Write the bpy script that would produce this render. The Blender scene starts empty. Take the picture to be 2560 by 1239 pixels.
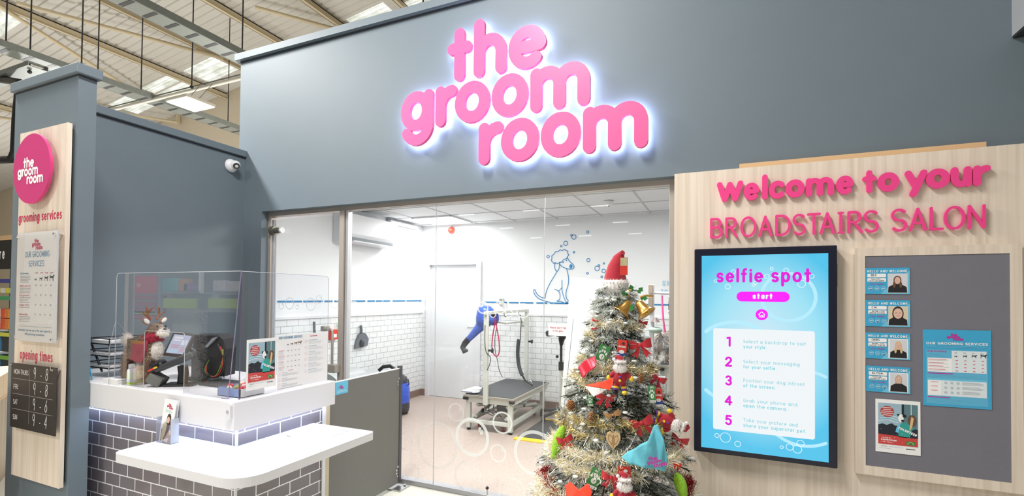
import bpy, bmesh, math, random
from mathutils import Vector, Matrix
R = random.Random(7)
D = bpy.data
SC = bpy.context.scene
COL = SC.collection
PI = math.pi
# ---------------------------------------------------------------- camera, world, exposure
F_PX, CX, CY = 1200.06, 1280.0, 720.93
YAW, PITCH, ROLL = [math.radians(a) for a in (-23.2598, .99177, .54878)]
CAM_H = 1.48
_f = Vector((math.sin(YAW)*math.cos(PITCH), math.cos(YAW)*math.cos(PITCH), math.sin(PITCH)))
_r = Vector((math.cos(YAW), -math.sin(YAW), 0)); _u = _r.cross(_f)
_R, _U = _r*math.cos(ROLL)+_u*math.sin(ROLL), _u*math.cos(ROLL)-_r*math.sin(ROLL)
cam = D.objects.new('camera', D.cameras.new('camera')); COL.objects.link(cam)
m = Matrix((( _R.x, _U.x, -_f.x, 0), (_R.y, _U.y, -_f.y, 0), (_R.z, _U.z, -_f.z, CAM_H), (0, 0, 0, 1)))
cam.matrix_world = m
cam.data.sensor_width = 36; cam.data.lens = 36*F_PX/2560
cam.data.shift_x = 0; cam.data.shift_y = (CY-619.5)/2560
cam.data.clip_start = .02; cam.data.clip_end = 200
SC.camera = cam
SC.view_settings.view_transform = 'Standard'; SC.view_settings.look = 'None'
SC.view_settings.gamma = 1; SC.view_settings.use_curve_mapping = False
SC.view_settings.exposure = 0
SC.cycles.use_denoising = True
SC.cycles.max_bounces = 10; SC.cycles.transparent_max_bounces = 24
SC.cycles.sample_clamp_indirect = 6
w = D.worlds.new('world'); SC.world = w; w.use_nodes = True
w.node_tree.nodes['Background'].inputs[0].default_value = (1, .97, .92, 1)
w.node_tree.nodes['Background'].inputs[1].default_value = .29

def area(name, loc, size, power, col=(1, 1, 1), rot=(0, 0, 0), sy=None, spread=None):
    l = D.lights.new(name, 'AREA'); l.energy = power; l.color = col; l.size = size
    if sy: l.shape = 'RECTANGLE'; l.size_y = sy
    if spread: l.spread = spread
    o = D.objects.new(name, l); o.location = loc; o.rotation_euler = rot; COL.objects.link(o); return o
# the shop's big ceiling lamps: one left of the side wall, one above the sign, rows behind the camera
area('shop_lamp_light', (-5.75, 1.35, 5.2), .5, 430, (1, .97, .93), sy=1.2)
area('shop_lamp_light', (-1.6, .8, 5.0), .4, 200, (1, .97, .93), sy=1.3)
area('shop_lamp_light', (-3.6, -2.6, 5.0), .5, 130, (1, .96, .91), sy=1.3)
def point(name, loc, power, col=(1, .98, .96), r=.15):
    l = D.lights.new(name, 'POINT'); l.energy = power; l.color = col; l.shadow_soft_size = r
    o = D.objects.new(name, l); o.location = loc; COL.objects.link(o); return o
# unseen fill points added behind the walls to brighten roof and far wall
for p, e in (((-9.2, 7.0, 3.0), 270), ((-15, 6.2, 3.4), 270), ((-6.0, 8.9, 3.0), 180), ((-22, 7.5, 3.6), 230)): point('roof_fill_light', p, e)
# the salon's back corner panel, plus two unseen fills added to brighten it
for px, py, e in ((-3.47, 5.65, 27), (-2.27, 4.15, 44), (-.67, 4.15, 55)):
    area('salon_panel_or_fill', (px, py, 2.5), .58, e, (1, .985, .97), sy=.58)

# ---------------------------------------------------------------- picture rays at a known distance
def _ray(x, y): return _R*((x-CX)/F_PX) - _U*((y-CY)/F_PX) + _f
def AY(x, y, Y): d = _ray(x, y); return Vector((0, 0, CAM_H)) + d*(Y/d.y)
def AX(x, y, X): d = _ray(x, y); return Vector((0, 0, CAM_H)) + d*(X/d.x)
def AZ(x, y, Z): d = _ray(x, y); return Vector((0, 0, CAM_H)) + d*((Z-CAM_H)/d.z)

# ---------------------------------------------------------------- materials
def lin(h):
    h = h.lstrip('#'); c = [int(h[i:i+2], 16)/255 for i in (0, 2, 4)]
    return [x/12.92 if x <= .04045 else ((x+.055)/1.055)**2.4 for x in c]
MATS = {}
def mat(name, col, rough=.5, metal=0, bump=0, bscale=60, var=.05, vscale=6, coat=0, emit=0, sheen=0, spec=.5):
    if name in MATS: return MATS[name]
    mt = D.materials.new(name); mt.use_nodes = True; MATS[name] = mt
    nt = mt.node_tree; b = nt.nodes['Principled BSDF']
    c = lin(col) if isinstance(col, str) else list(col)
    b.inputs['Roughness'].default_value = rough; b.inputs['Metallic'].default_value = metal
    b.inputs['Coat Weight'].default_value = coat; b.inputs['Specular IOR Level'].default_value = spec
    if sheen: b.inputs['Sheen Weight'].default_value = sheen
    tc = nt.nodes.new('ShaderNodeTexCoord')
    if emit:
        b.inputs['Base Color'].default_value = (0, 0, 0, 1)
        b.inputs['Emission Color'].default_value = (*c, 1); b.inputs['Emission Strength'].default_value = emit
        return mt
    n = nt.nodes.new('ShaderNodeTexNoise'); n.inputs['Scale'].default_value = vscale; n.inputs['Detail'].default_value = 3
    nt.links.new(tc.outputs['Object'], n.inputs['Vector'])
    mx = nt.nodes.new('ShaderNodeMix'); mx.data_type = 'RGBA'
    mx.inputs[6].default_value = (*[x*(1-var) for x in c], 1); mx.inputs[7].default_value = (*[min(1, x*(1+var)) for x in c], 1)
    nt.links.new(n.outputs[0], mx.inputs[0]); nt.links.new(mx.outputs[2], b.inputs['Base Color'])
    if bump:
        n2 = nt.nodes.new('ShaderNodeTexNoise'); n2.inputs['Scale'].default_value = bscale; n2.inputs['Detail'].default_value = 4
        nt.links.new(tc.outputs['Object'], n2.inputs['Vector'])
        bp = nt.nodes.new('ShaderNodeBump'); bp.inputs['Strength'].default_value = bump; bp.inputs['Distance'].default_value = .01
        nt.links.new(n2.outputs[0], bp.inputs['Height']); nt.links.new(bp.outputs[0], b.inputs['Normal'])
    return mt
def glassmat(name, tint='ffffff', ior=1.45, rough=0.0, frost=0, sheets=1):
    mt = D.materials.new(name); mt.use_nodes = True; MATS[name] = mt; nt = mt.node_tree
    for n in list(nt.nodes): nt.nodes.remove(n)
    out = nt.nodes.new('ShaderNodeOutputMaterial'); lw = nt.nodes.new('ShaderNodeLayerWeight'); pw = nt.nodes.new('ShaderNodeMath'); pw.operation = 'POWER'; pw.inputs[1].default_value = 4; fr = nt.nodes.new('ShaderNodeMath'); fr.operation = 'MULTIPLY_ADD'
    f0 = ((ior-1)/(ior+1))**2; nt.links.new(lw.outputs['Facing'], pw.inputs[0]); nt.links.new(pw.outputs[0], fr.inputs[0]); fr.inputs[1].default_value = .9*sheets; fr.inputs[2].default_value = f0*sheets; lw.inputs['Blend'].default_value = .5
    tr = nt.nodes.new('ShaderNodeBsdfTransparent'); tr.inputs[0].default_value = (*lin(tint), 1)
    gl = nt.nodes.new('ShaderNodeBsdfGlossy'); gl.inputs['Roughness'].default_value = rough
    mx = nt.nodes.new('ShaderNodeMixShader'); nt.links.new(fr.outputs[0], mx.inputs[0])
    base = tr
    if frost:
        df = nt.nodes.new('ShaderNodeBsdfDiffuse'); df.inputs[0].default_value = (.8, .83, .82, 1)
        m2 = nt.nodes.new('ShaderNodeMixShader'); m2.inputs[0].default_value = frost
        nt.links.new(tr.outputs[0], m2.inputs[1]); nt.links.new(df.outputs[0], m2.inputs[2]); base = m2
    nt.links.new(base.outputs[0], mx.inputs[1]); nt.links.new(gl.outputs[0], mx.inputs[2]); nt.links.new(mx.outputs[0], out.inputs[0])
    return mt
def brick(name, tile, grout, bw, bh, mort, u0=0, v0=0, rough=.25, gemit=0, var=.12, bump=.4):
    mt = D.materials.new(name); mt.use_nodes = True; MATS[name] = mt; nt = mt.node_tree; b = nt.nodes['Principled BSDF']
    tc = nt.nodes.new('ShaderNodeTexCoord'); sp = nt.nodes.new('ShaderNodeSeparateXYZ'); nt.links.new(tc.outputs['Object'], sp.inputs[0])
    ad = nt.nodes.new('ShaderNodeMath'); nt.links.new(sp.outputs[0], ad.inputs[0]); nt.links.new(sp.outputs[1], ad.inputs[1])
    a2 = nt.nodes.new('ShaderNodeMath'); nt.links.new(ad.outputs[0], a2.inputs[0]); a2.inputs[1].default_value = 100*bw-u0
    a3 = nt.nodes.new('ShaderNodeMath'); nt.links.new(sp.outputs[2], a3.inputs[0]); a3.inputs[1].default_value = 100*bh-v0
    cb = nt.nodes.new('ShaderNodeCombineXYZ'); nt.links.new(a2.outputs[0], cb.inputs[0]); nt.links.new(a3.outputs[0], cb.inputs[1])
    br = nt.nodes.new('ShaderNodeTexBrick'); nt.links.new(cb.outputs[0], br.inputs['Vector'])
    br.offset = .5; br.inputs['Scale'].default_value = 1; br.inputs['Brick Width'].default_value = bw
    br.inputs['Row Height'].default_value = bh; br.inputs['Mortar Size'].default_value = mort; br.inputs['Mortar Smooth'].default_value = .1
    c = lin(tile); br.inputs['Color1'].default_value = (*c, 1); br.inputs['Color2'].default_value = (*[x*(1-var) for x in c], 1)
    br.inputs['Mortar'].default_value = (*lin(grout), 1); b.inputs['Roughness'].default_value = rough
    nt.links.new(br.outputs[0], b.inputs['Base Color'])
    bp = nt.nodes.new('ShaderNodeBump'); bp.invert = True; bp.inputs['Strength'].default_value = bump; bp.inputs['Distance'].default_value = .003
    nt.links.new(br.outputs['Fac'], bp.inputs['Height']); nt.links.new(bp.outputs[0], b.inputs['Normal'])
    return mt
def wood(name, c1, c2, axis=2, rough=.55, scale=1.0):
    mt = D.materials.new(name); mt.use_nodes = True; MATS[name] = mt; nt = mt.node_tree; b = nt.nodes['Principled BSDF']
    tc = nt.nodes.new('ShaderNodeTexCoord'); mp = nt.nodes.new('ShaderNodeMapping'); nt.links.new(tc.outputs['Object'], mp.inputs[0])
    s = [38*scale]*3; s[axis] = 1.1*scale; mp.inputs['Scale'].default_value = s
    n = nt.nodes.new('ShaderNodeTexNoise'); n.inputs['Scale'].default_value = 1; n.inputs['Detail'].default_value = 5; n.inputs['Distortion'].default_value = .6
    nt.links.new(mp.outputs[0], n.inputs['Vector'])
    cr = nt.nodes.new('ShaderNodeValToRGB'); e = cr.color_ramp.elements
    e[0].position = .3; e[0].color = (*lin(c1), 1); e[1].position = .62; e[1].color = (*lin(c2), 1)
    nt.links.new(n.outputs[0], cr.inputs[0]); nt.links.new(cr.outputs[0], b.inputs['Base Color']); b.inputs['Roughness'].default_value = rough
    return mt

SLATE = mat('slate_paint', '6a7780', .55, bump=.08, bscale=500, var=.03)
WHITE = mat('white_laminate', 'e4e4e8', .35, var=.01)
WALLW = mat('white_wall_paint', 'eff0f2', .6, var=.01)
GREYP = mat('grey_panel', '757470', .5, var=.02)
CAPD = mat('slate_edge', '66727c', .5)
PINK = mat('pink_acrylic', 'f0468f', .35, var=.01)
PINKD = mat('pink_acrylic_deep', 'cb3a7b', .35, var=.01)
PINKL = mat('pink_sign_face', 'fb5c98', .4, var=.01)
ALU = mat('satin_aluminium', 'b8b2a9', .35, metal=.6, var=.02)
STEEL = mat('steel', 'c8c8c8', .25, metal=1)
CHROME = mat('chrome', 'e4e4e4', .08, metal=1)
BLACK = mat('black_plastic', '17171a', .35)
DARKG = mat('dark_grey_plastic', '3b3c40', .45)
GREYM = mat('mid_grey_plastic', '8f949a', .5)
PAPER = mat('white_paper', 'f2f2f2', .7, var=.01)
GALV = mat('galvanised_steel', '8d938f', .5, metal=.3, var=.15, vscale=20)
BEIGE = mat('beige_painted_steel', 'd2c4a6', .55, var=.04)
WOOD = wood('pale_ash_laminate', 'd5c5b4', 'e6d9c9')
WOOD2 = wood('warm_oak_laminate', 'c5a988', 'd9c2a4')
WOODE = mat('raw_board_edge', 'd9b489', .7)
GLASS = glassmat('clear_glass', 'fbfdfc', 1.42)
FILM = glassmat('panel_cover', 'ffffff', 1.4)
ACRY = glassmat('clear_acrylic', 'fafbff', 1.45, sheets=2)
ACRE = glassmat('acrylic_edge', 'c9cfe6', 1.6, .2, .5)
FROST = glassmat('frosted_vinyl', 'ffffff', 1.2, .5, .7)
FROSTL = glassmat('faint_frosted_vinyl', 'ffffff', 1.1, .5, .28)
TEXTG = mat('print_grey', '9a9ca3', .7)
BLUEL = mat('mural_blue', '1a80ba', .5, var=.01)
LED = mat('led_cool_white', 'cfe0ff', emit=22)
# ---------------------------------------------------------------- mesh builder
class MB:
    def __init__(s): s.v = []; s.f = []; s.m = []; s.s = []; s.mats = []
    def mi(s, m):
        if m not in s.mats: s.mats.append(m)
        return s.mats.index(m)
    def add(s, vs, fs, m, smooth=False):
        o = len(s.v); s.v += [tuple(v) for v in vs]; k = s.mi(m)
        for f in fs: s.f.append([o+i for i in f]); s.m.append(k); s.s.append(smooth)
    def build(s, name, parent=None, world=True, loc=None):
        me = D.meshes.new(name)
        off = Vector((0, 0, 0))
        if loc is not None: off = Vector(loc)
        elif parent is not None and world:
            p = parent
            while p.parent: p = p.parent
            off = p.location
        me.from_pydata([tuple(Vector(v)-off) for v in s.v], [], s.f)
        for mt in s.mats: me.materials.append(mt)
        me.polygons.foreach_set('material_index', s.m); me.polygons.foreach_set('use_smooth', s.s); me.update()
        o = D.objects.new(name, me); COL.objects.link(o)
        if parent is not None: o.parent = parent
        elif loc is not None: o.location = loc
        return o
def tag(o, label=None, cat=None, group=None, kind=None):
    if label: o['label'] = label
    if cat: o['category'] = cat
    if group: o['group'] = group
    if kind: o['kind'] = kind
    return o
def thing(name, label, cat, loc, group=None, rz=0):
    o = D.objects.new(name, None); COL.objects.link(o); o.location = loc; o.rotation_euler = (0, 0, rz); o.empty_display_size = .05
    return tag(o, label, cat, group)
def struct(name, mb): return tag(mb.build(name), kind='structure')
def copytree(o, parent=None, loc=None, **kw):
    c = o.copy(); COL.objects.link(c); c.parent = parent
    if loc is not None: c.location = loc
    for k, v in kw.items(): c[k] = v
    for ch in [x for x in D.objects if x.parent == o]: copytree(ch, c)
    return c
BF = [(0, 3, 2, 1), (4, 5, 6, 7), (0, 1, 5, 4), (1, 2, 6, 5), (2, 3, 7, 6), (3, 0, 4, 7)]
def box(mb, x0, y0, z0, x1, y1, z1, m, b=0, seg=2):
    if x0 > x1: x0, x1 = x1, x0
    if y0 > y1: y0, y1 = y1, y0
    if z0 > z1: z0, z1 = z1, z0
    if not b:
        mb.add([(x0, y0, z0), (x1, y0, z0), (x1, y1, z0), (x0, y1, z0), (x0, y0, z1), (x1, y0, z1), (x1, y1, z1), (x0, y1, z1)], BF, m); return
    bm = bmesh.new(); bmesh.ops.create_cube(bm, size=1)
    for v in bm.verts: v.co = Vector(((x0+x1)/2+v.co.x*(x1-x0), (y0+y1)/2+v.co.y*(y1-y0), (z0+z1)/2+v.co.z*(z1-z0)))
    bmesh.ops.bevel(bm, geom=bm.edges[:], offset=b, segments=seg, profile=.5, affect='EDGES')
    bm.verts.ensure_lookup_table(); bm.verts.index_update()
    mb.add([v.co[:] for v in bm.verts], [[v.index for v in f.verts] for f in bm.faces], m); bm.free()
def rbox(mb, c, sz, mtx, m, b=0):
    t = MB(); box(t, -sz[0]/2, -sz[1]/2, -sz[2]/2, sz[0]/2, sz[1]/2, sz[2]/2, m, b)
    M = Matrix.Translation(c) @ mtx.to_4x4(); mb.add([M @ Vector(v) for v in t.v], t.f, m)
def frame_of(d):
    d = d.normalized(); a = Vector((0, 0, 1)) if abs(d.z) < .9 else Vector((1, 0, 0))
    u = d.cross(a).normalized(); return u, d.cross(u).normalized()
def cyl(mb, p, q, r, m, r2=None, n=12, cap=True, smooth=True):
    p, q = Vector(p), Vector(q); u, v = frame_of(q-p); r2 = r if r2 is None else r2
    vs = [p+(u*math.cos(2*PI*i/n)+v*math.sin(2*PI*i/n))*r for i in range(n)]+[q+(u*math.cos(2*PI*i/n)+v*math.sin(2*PI*i/n))*r2 for i in range(n)]
    mb.add(vs, [(i, (i+1) % n, n+(i+1) % n, n+i) for i in range(n)], m, smooth)
    if cap: mb.add(vs, [tuple(range(n-1, -1, -1)), tuple(range(n, 2*n))], m)
def tube(mb, pts, r, m, n=8, closed=False, rs=None):
    P = [Vector(p) for p in pts]; N = len(P); u = None; vs = []
    for i in range(N):
        t = (P[(i+1) % N]-P[i-1]) if closed else (P[min(i+1, N-1)]-P[max(i-1, 0)])
        if t.length < 1e-9: t = Vector((0, 0, 1))
        t.normalize()
        if u is None: u, _ = frame_of(t)
        u = (u-t*u.dot(t)); u = u.normalized() if u.length > 1e-6 else frame_of(t)[0]
        w_ = t.cross(u); rr = rs[i] if rs else r
        vs += [P[i]+(u*math.cos(2*PI*k/n)+w_*math.sin(2*PI*k/n))*rr for k in range(n)]
    fs = [(i*n+k, i*n+(k+1) % n, ((i+1) % N)*n+(k+1) % n, ((i+1) % N)*n+k) for i in range(N if closed else N-1) for k in range(n)]
    mb.add(vs, fs, m, True)
    if not closed: mb.add(vs, [tuple(range(n-1, -1, -1)), tuple(range((N-1)*n, N*n))], m)
def lathe(mb, prof, c, m, ax=(0, 0, 1), n=18):
    c = Vector(c); ax = Vector(ax).normalized(); u, v = frame_of(ax); vs = []
    for r, z in prof: vs += [c+ax*z+(u*math.cos(2*PI*k/n)+v*math.sin(2*PI*k/n))*max(r, 1e-5) for k in range(n)]
    mb.add(vs, [(i*n+k, i*n+(k+1) % n, (i+1)*n+(k+1) % n, (i+1)*n+k) for i in range(len(prof)-1) for k in range(n)], m, True)
def ell(mb, c, r, m, rot=None, n=12, k=8):
    c = Vector(c); r = (r, r, r) if not hasattr(r, '__len__') else r; vs = []
    for i in range(k+1):
        a = PI*i/k
        for j in range(n):
            b = 2*PI*j/n; p = Vector((r[0]*math.sin(a)*math.cos(b), r[1]*math.sin(a)*math.sin(b), r[2]*math.cos(a)))
            if rot is not None: p = rot @ p
            vs.append(c+p)
    mb.add(vs, [(i*n+j, (i+1)*n+j, (i+1)*n+(j+1) % n, i*n+(j+1) % n) for i in range(k) for j in range(n)], m, True)
def prism(mb, pts, nv, m, side=None):
    P = [Vector(p) for p in pts]; nv = Vector(nv); n = len(P); vs = P+[p+nv for p in P]
    mb.add(vs, [tuple(range(n-1, -1, -1)), tuple(range(n, 2*n))], m)
    mb.add(vs, [(i, (i+1) % n, n+(i+1) % n, n+i) for i in range(n)], side or m)
class Fr:
    def __init__(s, O, U=(1, 0, 0), V=(0, 0, 1), N=None, su=1, sv=None):
        s.O = Vector(O); s.U = Vector(U).normalized(); s.V = Vector(V).normalized()
        s.N = Vector(N).normalized() if N else s.U.cross(s.V).normalized(); s.su = su; s.sv = sv if sv else su
    def __call__(s, u, v, d=0): return s.O+s.U*(u*s.su)+s.V*(v*s.sv)+s.N*d
def poly(mb, fr, pts, m, d=0, t=0):
    P = [fr(u, v, d) for u, v in pts]
    if t: prism(mb, P, fr.N*(-t), m)
    else: mb.add(P, [tuple(range(len(P)))], m)
def rect(mb, fr, u0, v0, u1, v1, m, d=0, t=0): poly(mb, fr, [(u0, v0), (u1, v0), (u1, v1), (u0, v1)], m, d, t)
def arc(cx, cy, rx, ry, a0, a1, n=None):
    n = n or max(4, int(abs(a1-a0)/14)); return [(cx+rx*math.cos(math.radians(a0+(a1-a0)*i/n)), cy+ry*math.sin(math.radians(a0+(a1-a0)*i/n))) for i in range(n+1)]
def disc(mb, fr, cx, cy, rx, m, d=0, ry=None, n=24, t=0): poly(mb, fr, arc(cx, cy, rx, ry or rx, 0, 360*(n-1)/n, n-1), m, d, t)
def rrect(u0, v0, u1, v1, r, n=6):
    return arc(u1-r, v1-r, r, r, 0, 90, n)+arc(u0+r, v1-r, r, r, 90, 180, n)+arc(u0+r, v0+r, r, r, 180, 270, n)+arc(u1-r, v0+r, r, r, 270, 360, n)
def _ribbon(mb, fr, pts, w_, m, d, t, closed=False):
    pts = [Vector((p[0], p[1])) for p in pts]; n = len(pts)
    if n > 1 and (pts[0]-pts[-1]).length < 1e-6: pts = pts[:-1]; n -= 1; closed = True
    L = []; Rr = []
    for i in range(n):
        a = pts[i-1] if (i or closed) else pts[i]; b = pts[(i+1) % n] if (i < n-1 or closed) else pts[i]
        t_ = (b-a); t_ = t_.normalized() if t_.length > 1e-9 else Vector((1, 0)); nn = Vector((-t_.y, t_.x))
        L.append(pts[i]+nn*w_/2); Rr.append(pts[i]-nn*w_/2)
    if closed:
        vs = [fr(*p, d) for p in L+Rr]; fs = [(i, n+i, n+(i+1) % n, (i+1) % n) for i in range(n)]
        mb.add(vs, fs, m)
        if t:
            v2 = [fr(*p, d-t) for p in L+Rr]
            mb.add(vs+v2, [(i, (i+1) % n, 2*n+(i+1) % n, 2*n+i) for i in range(n)]+[(n+(i+1) % n, n+i, 3*n+i, 3*n+(i+1) % n) for i in range(n)]+[(2*n+(i+1) % n, 3*n+(i+1) % n, 3*n+i, 2*n+i) for i in range(n)], m)
        return
    def cap(c, frm):
        o = []; a0 = math.atan2(frm.y-c.y, frm.x-c.x)
        for k in range(1, 6): a = a0-PI*k/6; o.append(c+Vector((math.cos(a), math.sin(a)))*w_/2)
        return o
    end = cap(pts[-1], L[-1]); st = cap(pts[0], Rr[0])
    out = L+end+Rr[::-1]+st; vs = [fr(*p, d) for p in out]; N = len(out); ne = len(end)
    fs = [(i, 2*n+ne-1-i, 2*n+ne-2-i, i+1) for i in range(n-1)]
    fs.append(tuple([n-1]+list(range(n+ne, n-1, -1)))); fs.append(tuple([2*n+ne-1, 0]+list(range(N-1, 2*n+ne-1, -1))))
    mb.add(vs, fs, m)
    if t:
        v2 = [fr(*p, d-t) for p in out]
        mb.add(vs+v2, [(i, (i+1) % N, N+(i+1) % N, N+i) for i in range(N)], m)
        mb.add(v2, [tuple(reversed(f)) for f in fs], m)
def stroke(mb, fr, pts, w_, m, d=0, t=0):
    cur = [pts[0]]; kk = 0
    for i in range(1, len(pts)):
        cur.append(pts[i])
        if i < len(pts)-1:
            a = Vector((pts[i][0]-pts[i-1][0], pts[i][1]-pts[i-1][1])); b = Vector((pts[i+1][0]-pts[i][0], pts[i+1][1]-pts[i][1]))
            if a.length > 1e-9 and b.length > 1e-9 and a.angle(b) > math.radians(48): _ribbon(mb, fr, cur, w_, m, d+kk*(.0003 if t else .0001), t); cur = [pts[i]]; kk += 1
    _ribbon(mb, fr, cur, w_, m, d+kk*(.0003 if t else .0001), t)
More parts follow.
